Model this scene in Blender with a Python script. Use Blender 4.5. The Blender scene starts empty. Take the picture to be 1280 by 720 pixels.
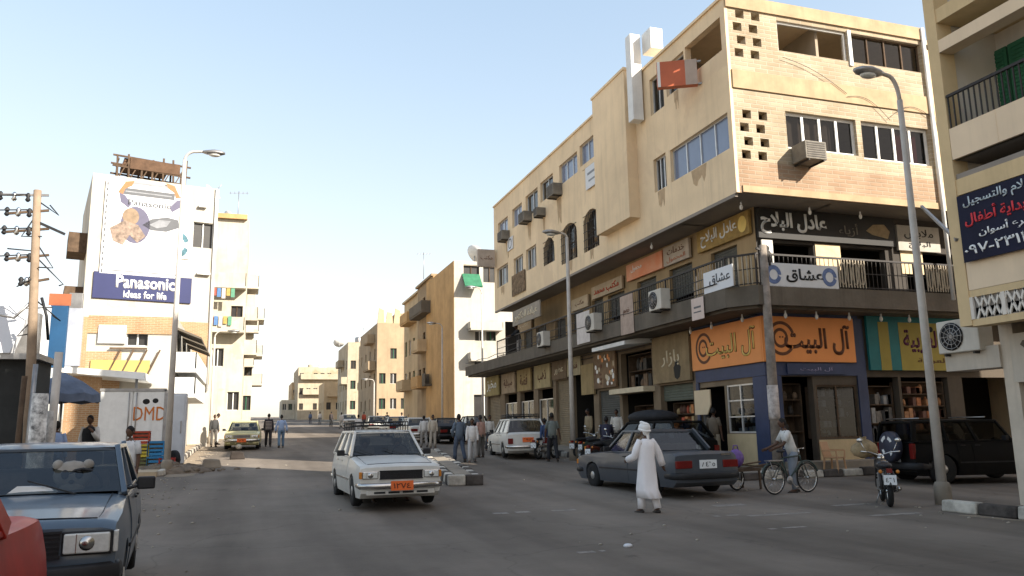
import bpy, bmesh, math, random
from mathutils import Vector, Matrix
R = math.radians
rnd = random.Random(7)
scene = bpy.context.scene
COL = scene.collection

# ---------------------------------------------------------------- camera, sky, sun, exposure
FPX, CAMH, SLOPE, YFLAT = 985.0, 1.6, 0.027, 14.0
PITCH, YAW, ROLL = math.atan(176 / FPX), R(18.41), R(1.0)
_f = Vector((math.sin(YAW) * math.cos(PITCH), math.cos(YAW) * math.cos(PITCH), math.sin(PITCH)))
_r0 = Vector((math.cos(YAW), -math.sin(YAW), 0)); _u0 = _r0.cross(_f)
_r = _r0 * math.cos(ROLL) - _u0 * math.sin(ROLL); _u = _u0 * math.cos(ROLL) + _r0 * math.sin(ROLL)
cam_d = bpy.data.cameras.new('camera'); cam = bpy.data.objects.new('camera', cam_d); COL.objects.link(cam)
cam_d.sensor_width = 36.0; cam_d.lens = FPX * 36 / 1280; cam_d.clip_end = 4000; cam_d.clip_start = .05
_m = Matrix((( _r.x, _u.x, -_f.x, 0), (_r.y, _u.y, -_f.y, 0), (_r.z, _u.z, -_f.z, CAMH), (0, 0, 0, 1)))
cam.matrix_world = _m
scene.camera = cam
SUN_AZ, SUN_EL = 52.0, 31.0        # degrees from +X towards -Y
world = bpy.data.worlds.new("World"); scene.world = world; world.use_nodes = True
_nt = world.node_tree; _bg = _nt.nodes['Background']
_sky = _nt.nodes.new('ShaderNodeTexSky'); _sky.sky_type = 'NISHITA'; _sky.sun_disc = False
_sky.sun_elevation = R(SUN_EL); _sky.sun_rotation = R(90 + SUN_AZ)
_sky.air_density = 1.0; _sky.dust_density = 1.6; _sky.ozone_density = 1.0; _sky.altitude = 0
_hs = _nt.nodes.new('ShaderNodeHueSaturation'); _hs.inputs['Saturation'].default_value = 1.12
_wm = _nt.nodes.new('ShaderNodeMix'); _wm.data_type = 'RGBA'; _wm.blend_type = 'MULTIPLY'; _wm.inputs[0].default_value = 1.0; _wm.inputs[7].default_value = (1.08, 1.0, .95, 1)
_k1 = _nt.nodes.new('ShaderNodeVectorMath'); _k1.operation = 'SCALE'; _k1.inputs['Scale'].default_value = .30
_k2 = _nt.nodes.new('ShaderNodeVectorMath'); _k2.operation = 'ADD'; _k2.inputs[1].default_value = (.82, .82, .82)
_k3 = _nt.nodes.new('ShaderNodeVectorMath'); _k3.operation = 'DIVIDE'      # soft shoulder: keeps the low sky from burning out
_nt.links.new(_sky.outputs[0], _k1.inputs[0]); _nt.links.new(_k1.outputs[0], _k2.inputs[0]); _nt.links.new(_sky.outputs[0], _k3.inputs[0]); _nt.links.new(_k2.outputs[0], _k3.inputs[1])
_nt.links.new(_k3.outputs[0], _hs.inputs['Color']); _nt.links.new(_hs.outputs[0], _wm.inputs[6]); _nt.links.new(_wm.outputs[2], _bg.inputs[0]); _bg.inputs[1].default_value = 0.14
sun_d = bpy.data.lights.new('sun', 'SUN'); sun_d.energy = 2.7; sun_d.angle = R(.5); sun_d.color = (1.0, .92, .80)
sun = bpy.data.objects.new('sun', sun_d); COL.objects.link(sun)
_sd = Vector((math.cos(R(SUN_AZ)) * math.cos(R(SUN_EL)), -math.sin(R(SUN_AZ)) * math.cos(R(SUN_EL)), math.sin(R(SUN_EL))))
sun.rotation_euler = (-_sd).to_track_quat('-Z', 'Y').to_euler(); sun.location = (30, -40, 40)
vs = scene.view_settings
vs.view_transform = 'Standard'; vs.look = 'None'; vs.gamma = 1.0; vs.use_curve_mapping = False
vs.exposure = 2.05
scene.cycles.max_bounces = 6; scene.cycles.diffuse_bounces = 4; scene.cycles.transparent_max_bounces = 12
scene.cycles.use_denoising = True

# ---------------------------------------------------------------- photo pixel -> point on a real plane
CAM = Vector((0, 0, CAMH))
def ray(x, y): return _f * FPX + _r * (x - 640) + _u * (360 - y)
def gz(Y): return SLOPE * min(max(0, Y - YFLAT), 230)
def G(x, y):
    r = ray(x, y); t = -CAMH / r.z if r.z < 0 else 1e9
    if t * r.y > YFLAT: t = (-SLOPE * YFLAT - CAMH) / (r.z - SLOPE * r.y)
    return CAM + r * t
def PX(x, y, X): r = ray(x, y); return CAM + r * (X / r.x)
def PY(x, y, Y): r = ray(x, y); return CAM + r * (Y / r.y)
def PP(x, y, P0, n): r = ray(x, y); return CAM + r * ((Vector(P0) - CAM).dot(n) / r.dot(n))
def at(x, Y, z=None):
    """ground point seen in column x at street distance Y"""
    z = gz(Y) if z is None else z
    a = ray(x, 300); b = ray(x, 600)
    n = a.cross(b)      # vertical-ish plane through the column
    # n . (P - CAM) = 0, P = (X, Y, z)
    return Vector((-(n.y * Y + n.z * (z - CAMH)) / n.x, Y, z))
def Yp(x, X, z):
    a = ray(x, 300); b = ray(x, 600); n = a.cross(b)
    return -(n.x * X + n.z * (z - CAMH)) / n.y
def Xp(x, Y, z): return at(x, Y, z).x

# ---------------------------------------------------------------- materials
MATS = {}
def mat(name, col, rough=.85, var=.12, scale=2.0, metal=0.0, bump=0.0, bscale=None, streak=0.0, coat=0.0, spec=.3, dirt=0.0, col2=None, emit=0.0, patch=None):
    if name in MATS: return MATS[name]
    m = bpy.data.materials.new(name); m.use_nodes = True; MATS[name] = m
    nt = m.node_tree; N = nt.nodes; L = nt.links; b = N['Principled BSDF']
    b.inputs['Roughness'].default_value = rough; b.inputs['Metallic'].default_value = metal
    b.inputs['Specular IOR Level'].default_value = spec
    if coat: b.inputs['Coat Weight'].default_value = coat; b.inputs['Coat Roughness'].default_value = .08
    tc = N.new('ShaderNodeTexCoord'); out = None
    c = (*col, 1)
    lo = tuple(v * (1 - var) for v in col) + (1,); hi = tuple(min(1, v * (1 + var * .6)) for v in col) + (1,)
    if col2: lo = (*col2, 1)
    n = N.new('ShaderNodeTexNoise'); n.inputs['Scale'].default_value = scale; n.inputs['Detail'].default_value = 6; n.inputs['Roughness'].default_value = .65
    L.new(tc.outputs['Object'], n.inputs['Vector'])
    r = N.new('ShaderNodeValToRGB'); r.color_ramp.elements[0].position = .32; r.color_ramp.elements[1].position = .68
    r.color_ramp.elements[0].color = lo; r.color_ramp.elements[1].color = hi
    L.new(n.outputs[0], r.inputs[0]); out = r.outputs[0]
    if streak or dirt:
        mp = N.new('ShaderNodeMapping'); mp.inputs['Scale'].default_value = (1.8, 1.8, .12)
        L.new(tc.outputs['Object'], mp.inputs[0])
        n2 = N.new('ShaderNodeTexNoise'); n2.inputs['Scale'].default_value = 1.4; n2.inputs['Detail'].default_value = 5; n2.inputs['Roughness'].default_value = .7
        L.new(mp.outputs[0], n2.inputs['Vector'])
        r2 = N.new('ShaderNodeValToRGB'); r2.color_ramp.elements[0].position = .5; r2.color_ramp.elements[1].position = .75
        r2.color_ramp.elements[0].color = (0, 0, 0, 1); k = max(streak, dirt); r2.color_ramp.elements[1].color = (k, k, k, 1)
        L.new(n2.outputs[0], r2.inputs[0])
        mx = N.new('ShaderNodeMix'); mx.data_type = 'RGBA'
        L.new(r2.outputs[0], mx.inputs[0]); L.new(out, mx.inputs[6]); mx.inputs[7].default_value = tuple(v * .45 for v in col) + (1,)
        out = mx.outputs[2]
    if patch:
        n4 = N.new('ShaderNodeTexNoise'); n4.inputs['Scale'].default_value = patch[0]; n4.inputs['Detail'].default_value = 9; n4.inputs['Roughness'].default_value = .6; n4.inputs['Distortion'].default_value = .6
        L.new(tc.outputs['Object'], n4.inputs['Vector']); r4 = N.new('ShaderNodeValToRGB'); r4.color_ramp.elements[0].position = .56; r4.color_ramp.elements[0].color = (0, 0, 0, 1); r4.color_ramp.elements[1].position = .60; r4.color_ramp.elements[1].color = (patch[1],) * 3 + (1,)
        L.new(n4.outputs[0], r4.inputs[0]); m4 = N.new('ShaderNodeMix'); m4.data_type = 'RGBA'; L.new(r4.outputs[0], m4.inputs[0]); L.new(out, m4.inputs[6]); m4.inputs[7].default_value = (*patch[2], 1); out = m4.outputs[2]
    L.new(out, b.inputs['Base Color'])
    if bump:
        n3 = N.new('ShaderNodeTexNoise'); n3.inputs['Scale'].default_value = bscale or scale * 8; n3.inputs['Detail'].default_value = 4
        L.new(tc.outputs['Object'], n3.inputs['Vector'])
        bp = N.new('ShaderNodeBump'); bp.inputs['Strength'].default_value = bump; bp.inputs['Distance'].default_value = .02
        L.new(n3.outputs[0], bp.inputs['Height']); L.new(bp.outputs[0], b.inputs['Normal'])
    if emit:
        b.inputs['Emission Color'].default_value = c; b.inputs['Emission Strength'].default_value = emit
    return m

def brick_mat(name, c1, c2, mortar, scale=1.0, bw=.5, rh=.12, ms=.012, swap='XZ', bump=.5):
    if name in MATS: return MATS[name]
    m = mat(name, c1, .9, bump=0); nt = m.node_tree; N = nt.nodes; L = nt.links; b = N['Principled BSDF']
    tc = N['Texture Coordinate']; sx = N.new('ShaderNodeSeparateXYZ'); cx = N.new('ShaderNodeCombineXYZ')
    L.new(tc.outputs['Object'], sx.inputs[0])
    L.new(sx.outputs['X' if swap[0] == 'X' else 'Y'], cx.inputs[0]); L.new(sx.outputs['Z'], cx.inputs[1])
    br = N.new('ShaderNodeTexBrick'); br.inputs['Scale'].default_value = scale
    br.inputs['Color1'].default_value = (*c1, 1); br.inputs['Color2'].default_value = (*c2, 1); br.inputs['Mortar'].default_value = (*mortar, 1)
    br.inputs['Mortar Size'].default_value = ms; br.inputs['Brick Width'].default_value = bw; br.inputs['Row Height'].default_value = rh
    br.inputs['Mortar Smooth'].default_value = .3
    L.new(cx.outputs[0], br.inputs['Vector'])
    n = N.new('ShaderNodeTexNoise'); n.inputs['Scale'].default_value = .9; n.inputs['Detail'].default_value = 7; L.new(tc.outputs['Object'], n.inputs['Vector'])
    mx = N.new('ShaderNodeMix'); mx.data_type = 'RGBA'; mx.blend_type = 'MULTIPLY'; mx.inputs[0].default_value = .7
    rr = N.new('ShaderNodeValToRGB'); rr.color_ramp.elements[0].position = .3; rr.color_ramp.elements[0].color = (.6, .55, .5, 1); rr.color_ramp.elements[1].position = .7
    L.new(n.outputs[0], rr.inputs[0]); L.new(br.outputs[0], mx.inputs[6]); L.new(rr.outputs[0], mx.inputs[7])
    for l in list(b.inputs['Base Color'].links): L.remove(l)
    L.new(mx.outputs[2], b.inputs['Base Color'])
    bp = N.new('ShaderNodeBump'); bp.inputs['Strength'].default_value = bump; bp.inputs['Distance'].default_value = .02; bp.invert = True
    L.new(br.outputs['Fac'], bp.inputs['Height']); L.new(bp.outputs[0], b.inputs['Normal'])
    return m

def glass_mat(name, tint=(.35, .38, .38), refl=.10):
    if name in MATS: return MATS[name]
    m = bpy.data.materials.new(name); m.use_nodes = True; MATS[name] = m
    nt = m.node_tree; N = nt.nodes; L = nt.links; N.remove(N['Principled BSDF'])
    t = N.new('ShaderNodeBsdfTransparent'); t.inputs[0].default_value = (*tint, 1)
    g = N.new('ShaderNodeBsdfGlossy'); g.inputs['Roughness'].default_value = .04
    lw0 = N.new('ShaderNodeLayerWeight'); lw0.inputs[0].default_value = .5
    lw = N.new('ShaderNodeMath'); lw.operation = 'POWER'; lw.inputs[1].default_value = 4.0; L.new(lw0.outputs['Facing'], lw.inputs[0])
    ad = N.new('ShaderNodeMath'); ad.operation = 'ADD'; ad.inputs[1].default_value = refl + .04; ad.use_clamp = True
    mx = N.new('ShaderNodeMixShader'); L.new(lw.outputs[0], ad.inputs[0]); L.new(ad.outputs[0], mx.inputs[0]); L.new(t.outputs[0], mx.inputs[1]); L.new(g.outputs[0], mx.inputs[2])
    L.new(mx.outputs[0], N['Material Output'].inputs[0])
    return m

# ---------------------------------------------------------------- mesh builder
class MB:
    def __init__(s): s.v = []; s.f = []; s.sm = []
    def add(s, vs, fs, smooth=False):
        o = len(s.v); s.v += [tuple(p) for p in vs]
        for f in fs: s.f.append(tuple(i + o for i in f)); s.sm.append(smooth)
        return s
    def box(s, x0, x1, y0, y1, z0, z1):
        if x0 > x1: x0, x1 = x1, x0
        if y0 > y1: y0, y1 = y1, y0
        if z0 > z1: z0, z1 = z1, z0
        return s.add([(x0, y0, z0), (x1, y0, z0), (x1, y1, z0), (x0, y1, z0), (x0, y0, z1), (x1, y0, z1), (x1, y1, z1), (x0, y1, z1)],
                     [(0, 3, 2, 1), (4, 5, 6, 7), (0, 1, 5, 4), (1, 2, 6, 5), (2, 3, 7, 6), (3, 0, 4, 7)])
    def hexa(s, p):   # 8 points: bottom 4 ccw, top 4 ccw
        return s.add(p, [(0, 3, 2, 1), (4, 5, 6, 7), (0, 1, 5, 4), (1, 2, 6, 5), (2, 3, 7, 6), (3, 0, 4, 7)])
    def quad(s, *p): return s.add(p, [tuple(range(len(p)))])
    def bar(s, a, b, w, h=None, up=(0, 0, 1)):
        a = Vector(a); b = Vector(b); h = h or w; d = (b - a).normalized(); u = Vector(up)
        if abs(d.dot(u)) > .98: u = Vector((0, 1, 0))
        x = d.cross(u).normalized(); y = x.cross(d)
        P = []
        for c in (a, b):
            for sx, sy in ((-1, -1), (1, -1), (1, 1), (-1, 1)): P.append(c + x * (sx * w / 2) + y * (sy * h / 2))
        return s.add(P, [(0, 1, 2, 3), (7, 6, 5, 4), (0, 4, 5, 1), (1, 5, 6, 2), (2, 6, 7, 3), (3, 7, 4, 0)])
    def tube(s, pts, rad, n=8, cap=True, smooth=True):
        pts = [Vector(p) for p in pts]
        if not isinstance(rad, (list, tuple)): rad = [rad] * len(pts)
        vs = []; fs = []; px = None
        for i, p in enumerate(pts):
            d = ((pts[min(i + 1, len(pts) - 1)] - p).normalized() + (p - pts[max(i - 1, 0)]).normalized())
            d = d.normalized() if d.length > 1e-6 else Vector((0, 0, 1))
            if px is None:
                u = Vector((0, 0, 1)) if abs(d.z) < .9 else Vector((0, 1, 0)); px = d.cross(u).normalized()
            else: px = (px - d * px.dot(d)).normalized()
            py = d.cross(px); r = rad[i]; rx, ry = r if isinstance(r, tuple) else (r, r)
            for k in range(n):
                a = 2 * math.pi * k / n; vs.append(p + px * (math.cos(a) * rx) + py * (math.sin(a) * ry))
        for i in range(len(pts) - 1):
            for k in range(n): fs.append((i * n + k, i * n + (k + 1) % n, (i + 1) * n + (k + 1) % n, (i + 1) * n + k))
        if cap: fs.append(tuple(range(n - 1, -1, -1))); fs.append(tuple(range((len(pts) - 1) * n, len(pts) * n)))
        return s.add(vs, fs, smooth)
    def rings(s, rings, cap=True, smooth=True):
        """loft: list of equal-length point rings"""
        n = len(rings[0]); vs = [p for r in rings for p in r]; fs = []
        for i in range(len(rings) - 1):
            for k in range(n): fs.append((i * n + k, i * n + (k + 1) % n, (i + 1) * n + (k + 1) % n, (i + 1) * n + k))
        if cap: fs.append(tuple(range(n - 1, -1, -1))); fs.append(tuple(range((len(rings) - 1) * n, len(rings) * n)))
        return s.add(vs, fs, smooth)
    def lathe(s, prof, axis='Z', n=20, c=(0, 0, 0), smooth=True):
        """prof: (r, h) pairs; axis direction of h"""
        rs = []
        for r, h in prof:
            ring = []
            for k in range(n):
                a = 2 * math.pi * k / n; p = (r * math.cos(a), r * math.sin(a), h)
                if axis == 'X': p = (p[2], p[0], p[1])
                elif axis == 'Y': p = (p[1], p[2], p[0])
                ring.append((p[0] + c[0], p[1] + c[1], p[2] + c[2]))
            rs.append(ring)
        return s.rings(rs, True, smooth)
    def ball(s, c, r, n=10, m=8):
        rx, ry, rz = r if isinstance(r, tuple) else (r, r, r); rs = []
        for i in range(m + 1):
            t = math.pi * i / m; t = min(max(t, .02), math.pi - .02)
            rs.append([(c[0] + rx * math.sin(t) * math.cos(2 * math.pi * k / n), c[1] + ry * math.sin(t) * math.sin(2 * math.pi * k / n), c[2] - rz * math.cos(t)) for k in range(n)])
        return s.rings(rs)
    def prism(s, poly, axis, a, b):
        """poly in the two other axes, extruded along axis"""
        def P(u, v, w): return {'X': (w, u, v), 'Y': (u, w, v), 'Z': (u, v, w)}[axis]
        n = len(poly)
        return s.add([P(u, v, a) for u, v in poly] + [P(u, v, b) for u, v in poly],
                     [tuple(range(n - 1, -1, -1)), tuple(range(n, 2 * n))] + [(i, (i + 1) % n, n + (i + 1) % n, n + i) for i in range(n)])
    def xf(s, M, start=0):
        s.v[start:] = [tuple(M @ Vector(p)) for p in s.v[start:]]; return s
    def build(s, name, m, parent=None, bevel=0, seg=2, fixn=False):
        me = bpy.data.meshes.new(name); me.from_pydata(s.v, [], s.f); me.update()
        me.polygons.foreach_set('use_smooth', s.sm)
        if fixn:
            bm = bmesh.new(); bm.from_mesh(me); bmesh.ops.recalc_face_normals(bm, faces=bm.faces); bm.to_mesh(me); bm.free()
        if m: me.materials.append(m)
        o = bpy.data.objects.new(name, me); COL.objects.link(o)
        if parent: o.parent = parent
        if bevel:
            b = o.modifiers.new('bevel', 'BEVEL'); b.width = bevel; b.segments = seg; b.limit_method = 'ANGLE'; b.angle_limit = R(40)
        return o

def tag(o, label=None, cat=None, group=None, kind=None):
    if label: o['label'] = label
    if cat: o['category'] = cat
    if group: o['group'] = group
    if kind: o['kind'] = kind
    return o
def thing(name, label, cat, loc=(0, 0, 0), rz=0, group=None):
    o = bpy.data.objects.new(name, None); COL.objects.link(o); o.location = loc; o.rotation_euler = (0, 0, rz); o.empty_display_size = .2
    return tag(o, label, cat, group)
KIDS = {}
def copy_tree(o, parent=None):
    c = o.copy(); COL.objects.link(c)
    if parent: c.parent = parent
    for ch in list(o.children): copy_tree(ch, c)
    return c

# ---------------------------------------------------------------- lettering (Blender's own font), Arabic shaped by hand
AR = {'ا': (0xFE8D, 2), 'أ': (0xFE83, 2), 'آ': (0xFE81, 2), 'إ': (0xFE87, 2), 'ب': (0xFE8F, 4), 'ة': (0xFE93, 2), 'ت': (0xFE95, 4), 'ث': (0xFE99, 4), 'ج': (0xFE9D, 4), 'ح': (0xFEA1, 4),
      'خ': (0xFEA5, 4), 'د': (0xFEA9, 2), 'ذ': (0xFEAB, 2), 'ر': (0xFEAD, 2), 'ز': (0xFEAF, 2), 'س': (0xFEB1, 4), 'ش': (0xFEB5, 4), 'ص': (0xFEB9, 4), 'ض': (0xFEBD, 4), 'ط': (0xFEC1, 4),
      'ع': (0xFEC9, 4), 'غ': (0xFECD, 4), 'ف': (0xFED1, 4), 'ق': (0xFED5, 4), 'ك': (0xFED9, 4), 'ل': (0xFEDD, 4), 'م': (0xFEE1, 4), 'ن': (0xFEE5, 4), 'ه': (0xFEE9, 4), 'و': (0xFEED, 2),
      'ى': (0xFEEF, 2), 'ي': (0xFEF1, 4), 'ء': (0xFE80, 1)}
def shape_ar(t):
    t = t.replace('لا', '\uE001')
    T = dict(AR); T['\uE001'] = (0xFEFB, 2); o = []
    for i, ch in enumerate(t):
        if ch not in T: o.append(ch); continue
        base, n = T[ch]
        pj = i > 0 and t[i - 1] in T and T[t[i - 1]][1] == 4 and n > 1
        nj = i + 1 < len(t) and t[i + 1] in T and T[t[i + 1]][1] > 1 and n == 4
        k = (3 if nj else 1) if pj else (2 if nj else 0)
        o.append(chr(base + k))
    return ''.join(reversed(o))
def lettering(text, o, right, up, m, parent, w=None, h=None, depth=.01, name='lettering', arabic=False, bold=0.0, shear=0.0, spacing=1.0):
    """flat raised letters centred at o in parent space; fitted to width w / height h"""
    c = bpy.data.curves.new('lettering', 'FONT'); c.body = shape_ar(text) if arabic else text
    c.extrude = 0.0; c.offset = bold; c.shear = shear; c.resolution_u = 2; c.align_x = 'LEFT'; c.space_character = spacing
    t = bpy.data.objects.new('lettering', c); COL.objects.link(t)
    dg = bpy.context.evaluated_depsgraph_get(); me = bpy.data.meshes.new_from_object(t.evaluated_get(dg))
    bpy.data.objects.remove(t); bpy.data.curves.remove(c)
    xs = [v.co.x for v in me.vertices]; ys = [v.co.y for v in me.vertices]
    if not xs: return None
    x0, x1, y0, y1 = min(xs), max(xs), min(ys), max(ys)
    sx = w / (x1 - x0) if w else None; sy = h / (y1 - y0) if h else None
    sx = sx or sy; sy = sy or sx
    right = Vector(right).normalized(); up = Vector(up).normalized(); nrm = right.cross(up); o = Vector(o)
    bm = bmesh.new(); bm.from_mesh(me)
    for v in bm.verts:
        v.co = o + right * ((v.co.x - (x0 + x1) / 2) * sx) + up * ((v.co.y - (y0 + y1) / 2) * sy)
    bmesh.ops.recalc_face_normals(bm, faces=bm.faces)
    ex = bmesh.ops.extrude_face_region(bm, geom=list(bm.faces))
    for e in ex['geom']:
        if isinstance(e, bmesh.types.BMVert): e.co += nrm * depth
    bmesh.ops.recalc_face_normals(bm, faces=bm.faces)
    bm.to_mesh(me); bm.free(); me.materials.clear(); me.materials.append(m); me.name = name
    ob = bpy.data.objects.new(name, me); COL.objects.link(ob)
    if parent: ob.parent = parent
    return ob

def wall_mb(mb, O, ud, nd, u0, u1, z0, z1, ops, depth=.2, back=False, thick=None):
    """a wall sheet with real openings: O origin (x,y), ud unit along the wall, nd unit outward. ops: (a,b,c,d[,arch])"""
    ud = Vector((*ud, 0)); nd = Vector((*nd, 0)); O = Vector((*O, 0))
    def P(u, z, d=0): return O + ud * u - nd * d + Vector((0, 0, z))
    us = sorted({u0, u1, *[o[0] for o in ops], *[o[1] for o in ops]}); zs = sorted({z0, z1, *[o[2] for o in ops], *[o[3] for o in ops]})
    us = [u for u in us if u0 - 1e-6 <= u <= u1 + 1e-6]; zs = [z for z in zs if z0 - 1e-6 <= z <= z1 + 1e-6]
    for j in range(len(zs) - 1):
        run = None
        for i in range(len(us) - 1):
            cu = (us[i] + us[i + 1]) / 2; cz = (zs[j] + zs[j + 1]) / 2
            hole = any(o[0] < cu < o[1] and o[2] < cz < o[3] for o in ops)
            if hole:
                if run is not None: mb.quad(P(run, zs[j]), P(us[i], zs[j]), P(us[i], zs[j + 1]), P(run, zs[j + 1])); run = None
            elif run is None: run = us[i]
        if run is not None: mb.quad(P(run, zs[j]), P(us[-1], zs[j]), P(us[-1], zs[j + 1]), P(run, zs[j + 1]))
    for o in ops:
        a, b, c, d = o[:4]
        pts = [(a, c), (b, c), (b, d), (a, d)]
        if len(o) > 4:
            cx = (a + b) / 2; rr = (b - a) / 2; rise = o[4]; arc = [(cx + rr * math.cos(t), d - rise + rise * math.sin(t)) for t in [math.pi * k / 10 for k in range(11)]]
            pts = [(a, c), (b, c)] + arc
            for k in range(5): mb.quad(P(b, d), P(*arc[k + 1]), P(*arc[k]))
            for k in range(5, 10): mb.quad(P(a, d), P(*arc[k + 1]), P(*arc[k]))
            mb.quad(P(b, d), P(a, d), P(*arc[5]))
        for k in range(len(pts)):
            p, q = pts[k], pts[(k + 1) % len(pts)]
            mb.quad(P(*p), P(*p, depth), P(*q, depth), P(*q))
    if thick:
        # closing back/top/ends so the wall is a solid thing
        mb.quad(P(u0, z1), P(u1, z1), P(u1, z1, thick), P(u0, z1, thick))
        mb.quad(P(u0, z0), P(u0, z1), P(u0, z1, thick), P(u0, z0, thick)); mb.quad(P(u1, z0), P(u1, z0, thick), P(u1, z1, thick), P(u1, z1))
    return P
# ---------------------------------------------------------------- common materials
M_asphalt = mat('asphalt', (.195, .162, .130), .9, .25, .35, bump=.35, bscale=14)
M_rubber = mat('rubber', (.018, .018, .018), .85, .3, 6)
M_chrome = mat('chrome', (.55, .54, .52), .22, .1, 6, metal=1.0)
M_steel = mat('steel', (.34, .33, .32), .45, .2, 5, metal=.8)
M_black = mat('black_plastic', (.02, .02, .022), .55, .3, 5)
M_dark = mat('dark_interior', (.03, .028, .026), .9, .3, 3)
M_seat = mat('seat_cloth', (.12, .10, .085), .95, .3, 5)
M_glass = glass_mat('car_glass', (.42, .44, .43), .02)
M_wglass = glass_mat('window_glass', (.30, .33, .36), -.01)
M_lens = mat('lamp_lens', (.62, .62, .58), .15, .15, 20, spec=.8)
M_amber = mat('amber_lens', (.55, .2, .03), .25, .1, 5)
M_red = mat('red_lens', (.16, .012, .010), .25, .2, 5)
M_plate_or = mat('orange_plate', (.78, .16, .04), .6, .1, 5)
M_plate_wh = mat('white_plate', (.72, .74, .74), .6, .1, 5)
M_ink = mat('black_ink', (.015, .015, .015), .7, .1, 5)
M_hub = mat('hubcap', (.42, .41, .39), .4, .2, 8, metal=.6)

def wheel(parent, x, y, r, w=.18, hub=None):
    t = MB(); s = 1 if x > 0 else -1
    t.lathe([(r * .62, -w / 2), (r * .93, -w / 2), (r, -w * .34), (r, w * .34), (r * .93, w / 2), (r * .62, w / 2)], 'X', 28)
    o = t.build('wheel', M_rubber, parent); o.location = (x - s * w / 2, y, r)
    h = MB(); k = s * w / 2
    h.lathe([(r * .64, k * .2), (r * .64, k * .96), (r * .56, k * 1.0), (r * .50, k * .72), (r * .34, k * .78), (r * .30, k * 1.06), (r * .12, k * 1.16), (.005, k * 1.18)], 'X', 22)
    h.build('rim', hub or M_hub, o)
    return o

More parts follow.
